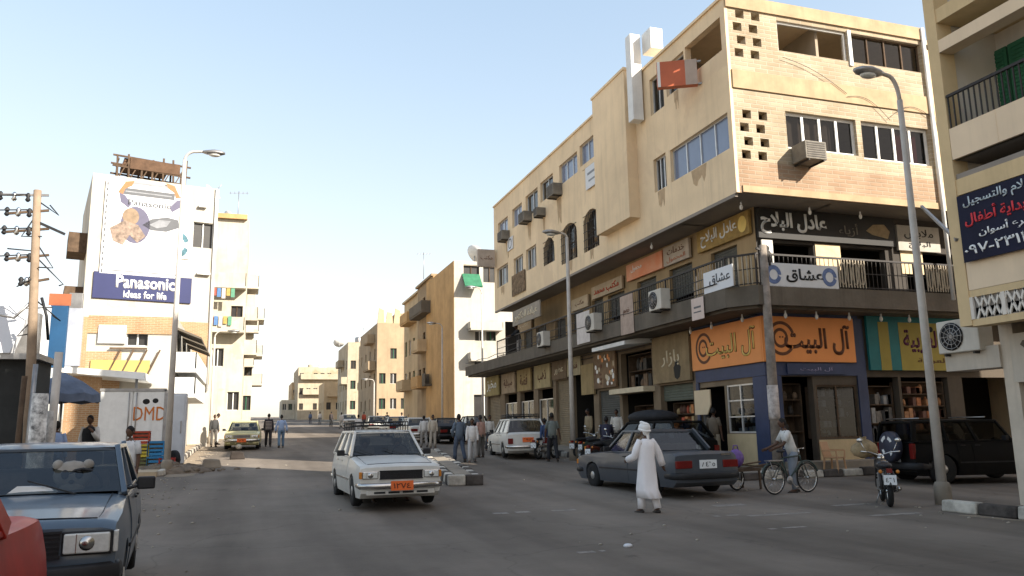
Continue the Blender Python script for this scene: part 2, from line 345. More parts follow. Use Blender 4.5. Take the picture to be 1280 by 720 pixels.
def car(name, label, cat, loc, rz, S, group=None):
    """local: +y is the front, z up, origin on the ground"""
    root = thing(name, label, cat, loc, rz, group)
    L, W, H = S['L'], S['W'], S['H']; hf, belt, rb, tail = S['hf'], S['belt'], S['rbelt'], S['tail']
    yc, yr, rf, rr = S['cowl'], S['rbase'], S['rooff'], S['roofr']   # cowl, rear glass base, roof front/back (y)
    wr = S.get('wr', .30); wf, wb = S['wf'], S['wb']; P = S['paint']; f, b = L / 2, -L / 2; sill = .20
    # body: side profile with wheel arches, widened into a curved shell
    prof = [(f - .02, .30), (f, .48), (f - .02, hf - .05), (f - .10, hf), ((f + yc) / 2, (hf + belt) / 2 + .015), (yc, belt), (yr, rb), (b + .10, tail), (b + .02, tail - .06), (b, .48), (b + .02, .30)]
    def arch(y):
        a = wr + .055; t0 = math.asin((sill - wr + .0) / a) if abs((sill - wr) / a) < 1 else 0
        return [(y + a * math.cos(t), wr + a * math.sin(t)) for t in [math.pi - t0 - (math.pi - 2 * t0) * k / 10 for k in range(11)]]
    prof += [(b + .15, sill)] + arch(wb) + arch(wf) + [(f - .15, sill)]
    bm = bmesh.new(); vs = [bm.verts.new((-W / 2, y, z)) for y, z in prof]; fc = bm.faces.new(vs)
    ex = bmesh.ops.extrude_face_region(bm, geom=[fc])
    for e in ex['geom']:
        if isinstance(e, bmesh.types.BMVert): e.co.x = W / 2
    bmesh.ops.recalc_face_normals(bm, faces=bm.faces)
    bmesh.ops.triangulate(bm, faces=[q for q in bm.faces if len(q.verts) > 4])
    def cut(co, no): bmesh.ops.bisect_plane(bm, geom=list(bm.verts) + list(bm.edges) + list(bm.faces), plane_co=co, plane_no=no, dist=1e-5)
    for z in (.34, .46, .58, .70, .80): cut((0, 0, z), (0, 0, 1))
    k = b + .2
    while k < f: cut((0, k, 0), (0, 1, 0)); k += .3
    for x in (-.96, -.88, -.6, 0, .6, .88, .96): cut((x * W / 2, 0, 0), (1, 0, 0))
    def hw(y, z):
        w = W / 2
        if z > .58: w *= 1 - .055 * ((z - .58) / .35) ** 2
        else: w *= 1 - .05 * ((.58 - z) / .38) ** 2
        e = max(0, (abs(y) - (L / 2 - .55)) / .55); return w * (1 - .055 * e * e)
    for v in bm.verts:
        q = v.co.x / (W / 2); y, z = v.co.y, v.co.z
        v.co.x = q * hw(y, z)
        if z > .62:
            v.co.z += .022 * (1 - q * q) - .022 * max(0, (abs(q) - .86) / .14) ** 2
        if z > .3: v.co.y += (.05 * (1 - q * q)) * (1 if y > f - .2 else (-1 if y < b + .2 else 0))
    bmesh.ops.recalc_face_normals(bm, faces=bm.faces)
    me = bpy.data.meshes.new('body'); bm.to_mesh(me); bm.free(); me.polygons.foreach_set('use_smooth', [True] * len(me.polygons)); me.set_sharp_from_angle(angle=R(32))
    me.materials.append(P); body = bpy.data.objects.new('body', me); COL.objects.link(body); body.parent = root
    # cabin deck (dark), seats, wheel
    it = MB(); xi = W / 2 * .84
    it.quad((-xi, yc - .02, belt + .03), (xi, yc - .02, belt + .03), (xi, yr + .02, rb + .03), (-xi, yr + .02, rb + .03))
    it.build('interior', M_dark, root)
    st = MB()
    for sx in (-1, 1):
        st.hexa([(sx * .36 - .23, -.06 + S.get('sy', 0), belt - .1), (sx * .36 + .23, -.06 + S.get('sy', 0), belt - .1), (sx * .36 + .23, .06 + S.get('sy', 0), belt - .1), (sx * .36 - .23, .06 + S.get('sy', 0), belt - .1),
                 (sx * .36 - .19, -.16 + S.get('sy', 0), belt + .2), (sx * .36 + .19, -.16 + S.get('sy', 0), belt + .2), (sx * .36 + .19, -.06 + S.get('sy', 0), belt + .2), (sx * .36 - .19, -.06 + S.get('sy', 0), belt + .2)])
        st.box(sx * .36 - .12, sx * .36 + .12, -.17 + S.get('sy', 0), -.09 + S.get('sy', 0), belt + .24, belt + .38)
    st.box(-.62, .62, yr + .28 if S.get('estate') is None else -1.0, yr + .42 if S.get('estate') is None else -.86, rb - .1, rb + .18)
    st.build('seat', M_seat, root, bevel=.03)
    sw = MB(); c = Vector((-.36, yc - .42, belt + .06)); sw.tube([c + Vector((.17 * math.cos(t), .06 * math.sin(t), .17 * math.sin(t))) for t in [2 * math.pi * k / 16 for k in range(17)]], .014, 6, False)
    sw.build('steering_wheel', M_black, root)
    # greenhouse
    bw, tw = W / 2 * .915, W / 2 * S.get('tw', .74)
    zr = H
    A = {}
    for sx in (-1, 1):
        A[sx] = dict(c0=Vector((sx * bw, yc, belt)), c1=Vector((sx * tw, rf, zr - .04)), r0=Vector((sx * bw, yr, rb)), r1=Vector((sx * tw, rr, zr - .04)))
    rf_mb = MB(); nx = 8; rows = []
    for (y, dz) in ((rf + .03, -.045), (rf - .12, -.008), ((rf + rr) / 2, .012), (rr + .12, -.008), (rr - .03, -.045)):
        rows.append([(tw * 1.02 * math.sin(math.pi / 2 * q) if abs(q) < 1 else tw * 1.02 * q, y, zr + dz - .05 * q ** 4) for q in [-1 + 2 * k / nx for k in range(nx + 1)]])
    vs = [p for r_ in rows for p in r_]; fs = []
    n1 = nx + 1
    for i in range(4):
        for k in range(nx): fs.append((i * n1 + k, i * n1 + k + 1, (i + 1) * n1 + k + 1, (i + 1) * n1 + k))
    rf_mb.add(vs, fs, True)
    rf_mb.add([(x, y, z - .03) for x, y, z in vs], [tuple(reversed(q)) for q in fs], True)
    ed = [k for k in range(n1)] + [i * n1 + nx for i in range(1, 5)] + [4 * n1 + k for k in range(nx - 1, -1, -1)] + [i * n1 for i in range(3, 0, -1)]
    rf_mb.add([vs[k] for k in ed] + [(vs[k][0], vs[k][1], vs[k][2] - .03) for k in ed], [(k, (k + 1) % len(ed), len(ed) + (k + 1) % len(ed), len(ed) + k) for k in range(len(ed))])
    rf_mb.build('roof', S.get('roofmat', P), root)
    def lerp(a, c, t): return a + (c - a) * t
    pil = S.get('pillars', [.5]); pm = MB(); gl = []
    for sx in (-1, 1):
        a = A[sx]; out = Vector((sx, 0, .25)).normalized()
        pm.bar(a['c0'], a['c1'], .055, .05, up=out); pm.bar(a['r0'], a['r1'], S.get('cp', .12), .05, up=out)
        bot = lambda t: lerp(a['c0'], a['r0'], t); top = lambda t: lerp(a['c1'], a['r1'], t)
        pm.bar(a['c1'], a['r1'], .05, .05, up=out); pm.bar(a['c0'], a['r0'], .035, .03, up=out)
        for t in pil: pm.bar(bot(t), top(t), .07, .045, up=out)
        pm.build('pillars', P, root, bevel=.008); pm = MB()
        ts = [0] + pil + [1]
        for t0, t1 in zip(ts, ts[1:]):
            q = [bot(t0), bot(t1), top(t1), top(t0)]; q = [p - out * .012 for p in q]; gl.append(('side_window', q))
    a, c = A[-1], A[1]
    off = Vector((0, 0, -.012))
    gl.append(('windscreen', [a['c0'] + off, c['c0'] + off, c['c1'] + off, a['c1'] + off])); gl.append(('rear_window', [a['r0'] + off, c['r0'] + off, c['r1'] + off, a['r1'] + off]))
    sm = MB()
    for nm, q in gl:
        MB().quad(*q).build(nm, M_glass, root)
        if nm in ('windscreen', 'rear_window'):
            for i in range(4): sm.bar(q[i], q[(i + 1) % 4], .03, .02)
    sm.build('window_seal', M_black, root)
    # doors: shallow skins following the body side, with a gap line round them
    nd = S.get('doors', 2); d0, d1 = yc - .12, (wb + wr + .07) if nd == 2 else -.35
    cuts = [d0, d0 - 1.02, max(d1, d0 - 1.95)] if nd == 2 else [d0, d1]
    for sx in (-1, 1):
        for y1, y0 in zip(cuts, cuts[1:]):
            dm = MB(); zs = [.25, .34, .46, .58, .70, .80, belt - .025]; g = .012
            def pt(y, z, o): return (sx * (hw(y, z) + o), y, z)
            rows = [[pt(y0 + g + (y1 - y0 - 2 * g) * k / 4, z, .007) for k in range(5)] for z in zs]; vs = [p for r_ in rows for p in r_]
            fs = [(i * 5 + k, i * 5 + k + 1, (i + 1) * 5 + k + 1, (i + 1) * 5 + k) for i in range(len(zs) - 1) for k in range(4)]
            dm.add(vs, fs if sx > 0 else [tuple(reversed(q)) for q in fs], True)
            per = [k for k in range(5)] + [i * 5 + 4 for i in range(1, len(zs))] + [(len(zs) - 1) * 5 + k for k in range(3, -1, -1)] + [i * 5 for i in range(len(zs) - 2, 0, -1)]
            dm.add([vs[k] for k in per] + [(vs[k][0] - sx * .012, vs[k][1], vs[k][2]) for k in per], [(k, (k + 1) % len(per), len(per) + (k + 1) % len(per), len(per) + k) for k in range(len(per))])
            d = dm.build('door', P, root)
            hm = MB(); z = belt - .10; hm.box(sx * hw(y0, z) + sx * .008, sx * hw(y0, z) + sx * .03, y0 + .08, y0 + .22, z, z + .025); hm.build('door_handle', M_chrome if S.get('chrome') else M_black, d, bevel=.005)
        # side strip and sill
    for sx in (-1, 1):
        ss = MB()
        for y0, y1 in ((wb + wr + .09, wf - wr - .09),):
            ss.box(sx * (W / 2 - .004), sx * (W / 2 + .014), y0, y1, .50, .535)
        ss.build('side_strip', M_chrome if S.get('chrome') else M_black, root)
    for sx in (-1, 1):
        for y in (wf, wb): wheel(root, sx * (W / 2 - .015), y, wr, hub=S.get('hub'))
    # bonnet and boot seams
    sm2 = MB(); zt_ = lambda y, a_, b_, za, zb2: za + (zb2 - za) * (y - a_) / (b_ - a_)
    for sx in (-1, 1):
        pts = []
        for k in range(7):
            y = yc - .03 + (f - .16 - yc) * k / 6; q = .80; zz = zt_(y, yc, f - .10, belt, hf) + .022 * (1 - q * q) + .015 * math.sin(math.pi * k / 6) + .001
            pts.append((sx * hw(y, .75) * q, y, zz))
        sm2.tube(pts, .005, 4, False)
    y = f - .13; sm2.tube([(hw(y, .75) * .8 * (-1 + 2 * k / 8), y, hf + .012 + .022 * (1 - (.8 * (-1 + 2 * k / 8)) ** 2)) for k in range(9)], .005, 4, False)
    sm2.build('bonnet_seam', M_black, root)
    lo = MB(); lo.box(-W / 2 * .80, W / 2 * .80, f - .04, f + .028, .26, .36); lo.build('front_apron', P, root, bevel=.02)
    al = MB()
    for x in (-.42, -.14, .14, .42): al.box(x - .11, x + .11, f + .02, f + .032, .29, .33)
    al.build('apron_slots', M_black, root)
    # bumpers
    bmat = S.get('bump', M_chrome)
    for s, y in ((1, f), (-1, b)):
        bb = MB(); n = 10; pts = []
        for k in range(n + 1):
            q = -1 + 2 * k / n; pts.append((q * (W / 2 - .035), y + s * (.10 - .10 * abs(q) ** 5 - (.02 * q * q)), .44))
        pts = [(pts[0][0], y - s * .38, .44)] + pts + [(pts[-1][0], y - s * .38, .44)]
        bb.tube(pts, [(.03, S.get('bh', .055))] * len(pts), 8); bb.build('front_bumper' if s > 0 else 'rear_bumper', bmat, root)
    # front
    gz0, gz1 = S.get('gz', (.56, .70)); gw = S.get('gw', .40); hl = S.get('hl', (.44, .74)); yf = f + .045
    g = MB(); g.box(-gw, gw, yf - .05, yf, gz0, gz1)
    grille = g.build('grille', M_black, root)
    gs = MB()
    for k in range(1, 5):
        z = gz0 + (gz1 - gz0) * k / 5; gs.box(-gw, gw, yf - .01, yf + .008, z - .006, z + .006)
    for z in (gz0, gz1): gs.box(-gw - .01, gw + .01, yf - .01, yf + .012, z - .01, z + .01)
    gs.build('grille_bars', S.get('gbar', M_steel), grille)
    for sx in (-1, 1):
        h = MB(); h.box(sx * hl[0], sx * hl[1], yf - .10, yf - .01, gz0, gz1); ho = h.build('headlight', M_chrome if S.get('chrome') else M_black, root, bevel=.012)
        h2 = MB(); x0, x1 = sorted((sx * hl[0], sx * hl[1])); h2.box(x0 + .015, x1 - .015, yf - .03, yf + .004, gz0 + .015, gz1 - .015); le = h2.build('lens', M_lens, ho, bevel=.012); h3 = MB(); xm = (x0 + x1) / 2; h3.lathe([(.005, 0), (.055, .001), (.055, .004), (.005, .005)], 'Y', 14, (xm, yf + .002, (gz0 + gz1) / 2)); h3.box(xm + .07, xm + .076, yf, yf + .008, gz0 + .02, gz1 - .02); h3.build('bulb', M_chrome, le)
        i = MB(); i.box(sx * (hl[1] + .005), sx * min(hl[1] + .07, W / 2 - .03), yf - .12, yf - .03, gz0 + .01, gz1 - .01); i.build('indicator', M_amber if S.get('amb', True) else M_lens, root, bevel=.008)
    # rear
    tz = S.get('tz', (.56, .70)); tw2 = S.get('tlw', .30); ybk = b - .045
    for sx in (-1, 1):
        t = MB(); t.box(sx * (W / 2 - .06), sx * (W / 2 - .06 - tw2), ybk, ybk + .08, tz[0], tz[1]); t.build('tail_light', M_red, root, bevel=.012)
    # plates
    for s, key in ((1, 'plate'), (-1, 'rplate')):
        if key in S:
            pm_, txt, pz = S[key]; y = (f + .135) if s > 0 and pz < .55 else ((b - .135) if pz < .55 else (b - .052))
            if s > 0 and pz >= .55: y = f + .06
            p = MB(); p.box(-.22, .22, y - .008, y + .008, pz - .09, pz + .09); po = p.build('licence_plate', pm_, root)
            lettering(txt, (0, y + s * .010, pz), (-s, 0, 0), (0, 0, 1), M_ink, po, w=.34, h=.10, depth=.004, arabic=True)
    for sx in (-1, 1):
        m = MB(); m.box(sx * (W / 2 + .02), sx * (W / 2 + .18), yc - .36, yc - .28, belt + .02, belt + .14); m.bar((sx * bw, yc - .3, belt + .03), (sx * (W / 2 + .05), yc - .32, belt + .06), .03); m.build('mirror', S.get('mirror', M_black), root, bevel=.015)
    wp = MB()
    for x in (-.35, .25):
        t = .12; p0 = lerp(a['c0'], c['c0'], .5 + x / (2 * bw)); p1 = p0 + (a['c1'] - a['c0']) * .28 + Vector((.38, 0, 0)); wp.bar(p0 + Vector((0, .02, .02)), p1 + Vector((0, .02, .02)), .014)
    wp.build('wiper', M_black, root)
    if S.get('rack'):
        k = MB(); z0, z1 = H + .01, H + .17; x = tw * .98
        for zz in (z0 + .08, z1):
            for sx in (-1, 1): k.tube([(sx * x, rf - .15, zz), (sx * x, rr + .15, zz)], .013, 6)
            for yy in (rf - .15, rr + .15): k.tube([(-x, yy, zz), (x, yy, zz)], .013, 6)
        n = 6
        for j in range(n + 1):
            yy = rf - .15 + (rr - rf + .3) * j / n; k.tube([(-x, yy, z0 + .08), (x, yy, z0 + .08)], .011, 6)
            for sx in (-1, 1): k.tube([(sx * x, yy, z0 - .05), (sx * x, yy, z1)], .011, 6)
        for j in range(1, 6):
            for yy in (rf - .15, rr + .15): k.tube([(-x + 2 * x * j / 6, yy, z0 + .08), (-x + 2 * x * j / 6, yy, z1)], .009, 6)
        for j in range(1, 8): k.box(-x + 2 * x * j / 8 - .04, -x + 2 * x * j / 8 + .04, rr + .2, rf - .2, z0 + .085, z0 + .105)
        k.build('roof_rack', M_black, root)
    return root
# ---------------------------------------------------------------- people: one skinned body, clothes and hair as children
SKIN = [mat('skin_dark', (.10, .052, .032), .6, .1, 6), mat('skin_brown', (.20, .105, .062), .6, .1, 6)]
M_hair = mat('hair', (.012, .010, .009), .7, .3, 20)
M_eye = mat('eyes', (.02, .015, .012), .3, .1, 5)
M_shoe = mat('shoe_leather', (.03, .024, .02), .6, .2, 8)
CLOTH = {}
def cloth(col, v=.15):
    k = tuple(round(c, 3) for c in col)
    if k not in CLOTH: CLOTH[k] = mat('cloth_%d' % len(CLOTH), col, .92, v, 5, bump=.15, bscale=25)
    return CLOTH[k]
def skin_mesh(V, E, rad, sub=1):
    me = bpy.data.meshes.new('figure'); me.from_pydata([tuple(v) for v in V], E, []); o = bpy.data.objects.new('figure', me); COL.objects.link(o)
    sk = o.modifiers.new('skin', 'SKIN'); sk.use_smooth_shade = True
    for i, r in enumerate(rad): me.skin_vertices[0].data[i].radius = (r, r)
    me.skin_vertices[0].data[0].use_root = True
    sb = o.modifiers.new('sub', 'SUBSURF'); sb.levels = sub; sb.render_levels = sub
    dg = bpy.context.evaluated_depsgraph_get(); ev = o.evaluated_get(dg); m2 = ev.to_mesh()
    vs = [tuple(v.co) for v in m2.vertices]; fs = [tuple(p.vertices) for p in m2.polygons]; ev.to_mesh_clear()
    bpy.data.objects.remove(o); bpy.data.meshes.remove(me)
    return vs, fs
def nrm(v): return Vector(v).normalized()
def person(label, loc, rz=0, H=1.72, top=(.3, .3, .3), bot=(.05, .05, .06), sleeve='long', robe=None, arms=None, legs=None, lean=0.0, head_turn=0.0, skin=0, hat=None, group=None,
           fingers=True, vest=None, stripes=None, hip=None, female=False, long_hair=False, robe_hem=.10):
    s = H / 1.75
    root = thing('person', label, 'person', loc, rz, group)
    arms = arms or {}; legs = legs or {}
    aL = arms.get('L', ((-.14, .02, -1), (-.03, .16, -1))); aR = arms.get('R', ((.14, .02, -1), (.03, .16, -1)))
    lL = legs.get('L', ((-.05, .04, -1), (-.02, -.05, -1))); lR = legs.get('R', ((.05, .04, -1), (.02, -.05, -1)))
    th, sh = .43 * s, .41 * s; foot = .075 * s
    def chain(l): return [nrm(l[0]) * th, nrm(l[1]) * sh]
    drop = max(-(chain(l)[0].z + chain(l)[1].z) for l in (lL, lR)); hz = drop + foot + .02 * s
    pel = Vector((0, 0, hz)) if hip is None else Vector((0, 0, hip))
    up = Vector((0, math.sin(lean), math.cos(lean)))
    belly = pel + up * .17 * s; chest = pel + up * .38 * s; nb = pel + up * .535 * s; nt = nb + Vector((0, .015, .085)) * s + up * .01; 
    V = [pel, belly, chest, nb, nt]; E = [(0, 1), (1, 2), (2, 3), (3, 4)]; Rr = [.125, .115, .13, .075, .058]
    J = {}
    for sd, ch in ((-1, aL), (1, aR)):
        shp = chest + up * .11 * s + Vector((sd * .175 * s, 0, 0)); el = shp + nrm(ch[0]) * .295 * s; wr_ = el + nrm(ch[1]) * .25 * s
        i = len(V); V += [shp, el, wr_]; E += [(2, i), (i, i + 1), (i + 1, i + 2)]; Rr += [.058, .042, .03]
        fd = nrm(ch[1]) if len(ch) < 3 else nrm(ch[2]); pm = wr_ + fd * .075 * s; j = len(V); V.append(pm); E.append((i + 2, j)); Rr.append(.034)
        sdv = fd.cross(Vector((sd, .0, 0.05)))
        sdv = sdv.normalized() if sdv.length > .1 else Vector((0, 1, 0)); inn = fd.cross(sdv).normalized() * (1 if sd < 0 else -1)
        if fingers:
            for q, ln in ((-1.5, .062), (-.5, .074), (.5, .078), (1.5, .070)):
                b0 = wr_ + fd * .085 * s + sdv * (q * .018 * s); b1 = b0 + (fd + inn * .25).normalized() * ln * .55 * s; b2 = b1 + (fd + inn * .8).normalized() * ln * .5 * s
                k = len(V); V += [b0, b1, b2]; E += [(j, k), (k, k + 1), (k + 1, k + 2)]; Rr += [.010, .009, .008]
            b0 = wr_ + fd * .03 * s + sdv * .03 * s; b1 = b0 + (fd + sdv * .8 + inn * .3).normalized() * .05 * s; k = len(V); V += [b0, b1]; E += [(i + 2, k), (k, k + 1)]; Rr += [.013, .010]
        J['a%d' % sd] = (shp, el, wr_)
    for sd, l in ((-1, lL), (1, lR)):
        hp = pel + Vector((sd * .092 * s, 0, -.03 * s)); kn = hp + chain(l)[0]; an = kn + chain(l)[1]; i = len(V)
        toe = an + Vector((sd * .02, .15 * s, -.055 * s)); V += [hp, kn, an, toe]; E += [(0, i), (i, i + 1), (i + 1, i + 2), (i + 2, i + 3)]; Rr += [.088, .058, .042, .036]
        J['l%d' % sd] = (hp, kn, an, toe)
    vs, fs = skin_mesh(V, E, [r * s for r in Rr], 1)
    mb = MB(); mb.add(vs, fs, True)
    # head: skull, jaw, nose, brow, ears in the same mesh
    hc = nt + Vector((0, .022 * s, .10 * s)); st = len(mb.v); n, m = 14, 12; rs = []
    for i in range(m + 1):
        t = min(max(math.pi * i / m, .03), math.pi - .03); ring = []
        for k in range(n):
            a = 2 * math.pi * k / n; x = math.sin(t) * math.cos(a); y = math.sin(t) * math.sin(a); z = -math.cos(t)
            X = .074 * x * (1 - .22 * max(0, -z) ** 1.2); Y = .094 * y * (1 - .15 * max(0, -z)); Z = .118 * z
            if y > .85 and -.35 < z < .15: Y += .020 * (1 - abs(z + .12) / .3)
            if y > .6 and .1 < z < .3: Y += .004
            if y > .5 and z < -.62: Y += .008
            ring.append((X * s, Y * s, Z * s))
        rs.append(ring)
    mb.rings(rs)
    for sd in (-1, 1): mb.ball((sd * .076 * s, -.005 * s, -.005 * s), (.010 * s, .022 * s, .032 * s), 6, 5)
    Mh = Matrix.Translation(hc) @ Matrix.Rotation(head_turn, 4, 'Z'); mb.xf(Mh, st)
    body = mb.build('body', SKIN[skin], root)
    ey = MB()
    for sd in (-1, 1): ey.ball((sd * .03 * s, .083 * s, .012 * s), (.011 * s, .008 * s, .006 * s), 6, 4)
    ey.xf(Mh); ey.build('eyes', M_eye, root)
    # hair / turban
    hb = MB()
    if hat == 'turban':
        hb.ball((0, -.012 * s, .062 * s), (.122 * s, .132 * s, .112 * s), 16, 10)
        for k in range(4): hb.tube([((.108 - .014 * k) * s * math.cos(t), -.012 * s + (.118 - .014 * k) * s * math.sin(t), (.015 + .042 * k + .03 * math.sin(t + k * 1.7)) * s) for t in [2 * math.pi * q / 18 for q in range(19)]], .026 * s, 8, False)
        hb.ball((0, -.06 * s, -.015 * s), (.088 * s, .06 * s, .10 * s), 12, 6); hb.ball((.02 * s, -.085 * s, -.13 * s), (.035 * s, .025 * s, .10 * s), 8, 6)
        hb.xf(Mh); hb.build('turban', cloth((.80, .78, .75), .06), root)
    elif hat == 'scarf':
        hb.ball((0, -.015 * s, .01 * s), (.092 * s, .105 * s, .135 * s), 12, 8); hb.ball((0, -.05 * s, -.13 * s), (.13 * s, .09 * s, .09 * s), 12, 6)
        hb.xf(Mh); hb.build('head_scarf', cloth(female if female else (.5, .45, .4)), root)
    else:
        rs = []
        for i in range(7):
            t = math.pi * (.04 + .5 * i / 6); ring = []
            for k in range(14):
                a = 2 * math.pi * k / 14; fr = math.sin(a); tt = t if fr < .3 else t * (1 - .38 * (fr - .3) / .7)
                if fr < -.2: tt = t * 1.22
                ring.append((.080 * s * math.sin(tt) * math.cos(a), (.098 * math.sin(tt) * math.sin(a) - .006) * s, (.124 * math.cos(tt) + .004) * s))
            rs.append(ring)
        hb.rings(rs); hb.xf(Mh); hb.build('hair', M_hair, root)
    # feet
    for sd in (-1, 1):
        an, toe = J['l%d' % sd][2:]; f = MB(); d = (toe - an); d.z = 0; d.normalize(); c0 = Vector((an.x, an.y, an.z - .045 * s))
        f.tube([c0 - d * .06 * s, c0 - d * .02 * s, c0 + d * .09 * s - Vector((0, 0, .012 * s)), c0 + d * .17 * s - Vector((0, 0, .018 * s)), c0 + d * .20 * s - Vector((0, 0, .022 * s))],
               [(.03 * s, .035 * s), (.042 * s, .045 * s), (.045 * s, .036 * s), (.042 * s, .026 * s), (.02 * s, .015 * s)], 8); f.build('shoe', M_shoe, root)
    def ring(c, rx, ry, n=16, fold=0, ph=0, tilt=up):
        X = Vector((1, 0, 0)); Y = tilt.cross(X).normalized(); out = []
        for k in range(n):
            a = 2 * math.pi * k / n; q = 1 + fold * math.sin(a * 5 + ph) + fold * .6 * math.sin(a * 8 + ph * 2.3); out.append(tuple(c + X * (rx * s * q * math.cos(a)) + Y * (ry * s * q * math.sin(a))))
        return out
    shoulders = chest + up * .125 * s
    def upper(mb, hem, g=0.0):
        mb.rings([ring(hem, .168 + g, .125 + g, fold=.03), ring(belly, .158 + g, .120 + g, fold=.02), ring(chest, .180 + g, .128 + g), ring(shoulders, .172 + g, .108 + g), ring(nb - up * .012 * s, .105 + g, .085 + g), ring(nb + up * .025 * s, .062 + g, .062 + g)])
    def sleeves(mb, kind, g=0.0, wide=1.0):
        for sd in (-1, 1):
            a, e, w = J['a%d' % sd]; a2 = a + (chest - a) * .25
            if kind == 'short': mb.tube([a2, a, a + (e - a) * .75], [.07 * s + g, .073 * s + g, .066 * s * wide + g], 10)
            else: mb.tube([a2, a, a + (e - a) * .5, e, e + (w - e) * .5, e + (w - e) * .97], [.07 * s + g, .072 * s + g, .063 * s * wide, .058 * s * wide, .055 * s * wide, .052 * s * wide], 10)
    if robe:
        rb_ = MB(); fx = (J['l-1'][2] + J['l1'][2]) / 2; zb = robe_hem * s
        hipc = pel - up * .02 * s; low = Vector((fx.x, fx.y, zb)); k1 = (J['l-1'][1] + J['l1'][1]) / 2
        sp = abs(J['l-1'][2].y - J['l1'][2].y) / 2 / s + .13
        rb_.rings([ring(low, .235 if robe_hem < .2 else .20, sp + .05, 22, .10, .4, Vector((0, 0, 1))), ring(k1, .225, max(.17, sp * .8), 22, .085, .7, Vector((0, 0, 1))), ring(pel - Vector((0, 0, .16 * s)), .215, .165, 22, .055, 1, Vector((0, 0, 1))), ring(hipc, .205, .15, 22, .025, 1.3),
                   ring(belly, .185, .14, 22, .015, 1.7), ring(chest, .195, .14, 22, .0), ring(shoulders, .188, .115, 22), ring(nb - up * .01 * s, .115, .092, 22), ring(nb + up * .03 * s, .064, .064, 22)])
        sleeves(rb_, 'long', .008, 1.35); rb_.build('robe', cloth(robe, .05), root)
        if robe_hem > .2:
            p = MB()
            for sd in (-1, 1): h, k, a = J['l%d' % sd][:3]; p.tube([k + (h - k) * .2, k, k + (a - k) * .5, a + (k - a) * .04], [.085 * s, .082 * s, .078 * s, .074 * s], 10)
            p.build('trousers', cloth(tuple(c * .96 for c in robe), .05), root)
    else:
        t = MB(); upper(t, pel - up * .06 * s); sleeves(t, sleeve); sho = t.build('shirt', cloth(top), root)
        if stripes:
            for k in range(6):
                c = pel + up * (.02 + .075 * k) * s; q = MB(); w = .172 + .012 * (k > 3); q.rings([ring(c, w + .004, .132), ring(c + up * .03 * s, w + .004, .132)], cap=False); q.build('stripe', cloth(stripes), sho)
        if vest:
            v = MB(); upper(v, pel - up * .02 * s, .012); v.build('vest', cloth(vest), root)
        p = MB()
        p.rings([ring(pel - Vector((0, 0, .10 * s)), .150, .125), ring(pel, .160, .125), ring(pel + up * .10 * s, .150, .112)])
        for sd in (-1, 1):
            h, k, a = J['l%d' % sd][:3]; p.tube([h + Vector((0, 0, .05 * s)), h + (k - h) * .3, k, k + (a - k) * .5, a + (k - a) * .04], [.096 * s, .095 * s, .076 * s, .070 * s, .066 * s], 10)
        p.build('trousers', cloth(bot), root)
    return root
# ---------------------------------------------------------------- building helpers
def wm(o):
    while o.parent: o = o.parent
    return Matrix.Translation(o.location) @ o.rotation_euler.to_matrix().to_4x4()
def wb(mb, name, m, parent, **k):
    mb.xf(wm(parent).inverted()); return mb.build(name, m, parent, **k)
def wlet(text, o, right, up, m, parent, **k):
    I = wm(parent).inverted(); r3 = I.to_3x3()
    return lettering(text, I @ Vector(o), r3 @ Vector(right), r3 @ Vector(up), m, parent, **k)
M_peach = mat('peach_plaster', (.80, .62, .405), .9, .14, .45, patch=(.28, .55, (.66, .50, .33)), streak=.34, bump=.15, bscale=9)
M_cream = mat('cream_plaster', (.66, .52, .33), .9, .12, .8, patch=(.4, .6, (.50, .38, .24)), streak=.4, bump=.15, bscale=9)
M_white = mat('white_plaster', (.46, .435, .385), .9, .12, .6, patch=(.35, .6, (.38, .34, .28)), streak=.4, bump=.1, bscale=9)
M_whitep = mat('white_paint', (.74, .74, .72), .55, .10, 2.5, streak=.2)
M_ochre = mat('ochre_plaster', (.50, .31, .14), .95, .22, .5, streak=.45, bump=.25, bscale=5)
M_tan = mat('tan_plaster', (.52, .39, .24), .95, .18, .5, streak=.4, bump=.2, bscale=6)
M_conc = mat('raw_concrete', (.14, .118, .092), .95, .25, .8, streak=.5, bump=.3, bscale=10)
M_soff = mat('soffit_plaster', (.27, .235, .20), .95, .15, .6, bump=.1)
M_stone = mat('pavement_concrete', (.27, .23, .18), .95, .3, 1.2, bump=.3, bscale=12)
M_sand = mat('sandy_ground', (.40, .32, .22), .97, .25, .4, bump=.4, bscale=8)
M_kw = mat('kerb_white', (.50, .46, .39), .9, .5, 2.5, bump=.3, bscale=12)
M_kb = mat('kerb_black', (.085, .072, .062), .9, .6, 2.5, bump=.3, bscale=12)
M_brick = brick_mat('sandlime_brick', (.46, .385, .275), (.37, .30, .205), (.50, .43, .33), 1.0, .46, .13, .018, 'XZ', .8)
M_brick2 = brick_mat('pinkish_brick', (.42, .295, .20), (.36, .245, .16), (.44, .35, .26), 1.0, .46, .13, .018, 'XZ', .8)
M_rbrick = brick_mat('red_brick', (.46, .28, .15), (.40, .23, .12), (.50, .40, .28), 1.0, .25, .075, .012, 'XZ', .6)
M_room = mat('shaded_room', (.02, .017, .014), .95, .3, 1)  # near black: the shade inside the shops is put into the colour
M_shut = mat('grey_shutter', (.085, .085, .075), .6, .2, 2, streak=.3)
M_shutt = mat('tan_shutter', (.23, .18, .115), .65, .2, 2, streak=.4)
M_alu = mat('aluminium', (.62, .61, .59), .4, .1, 6, metal=.5)
M_iron = mat('iron_rail', (.035, .03, .028), .6, .3, 6)
M_wood = mat('weathered_wood', (.10, .066, .042), .9, .4, 3, bump=.3)
M_pole = mat('lamp_pole_paint', (.52, .48, .43), .55, .2, 2, streak=.4)
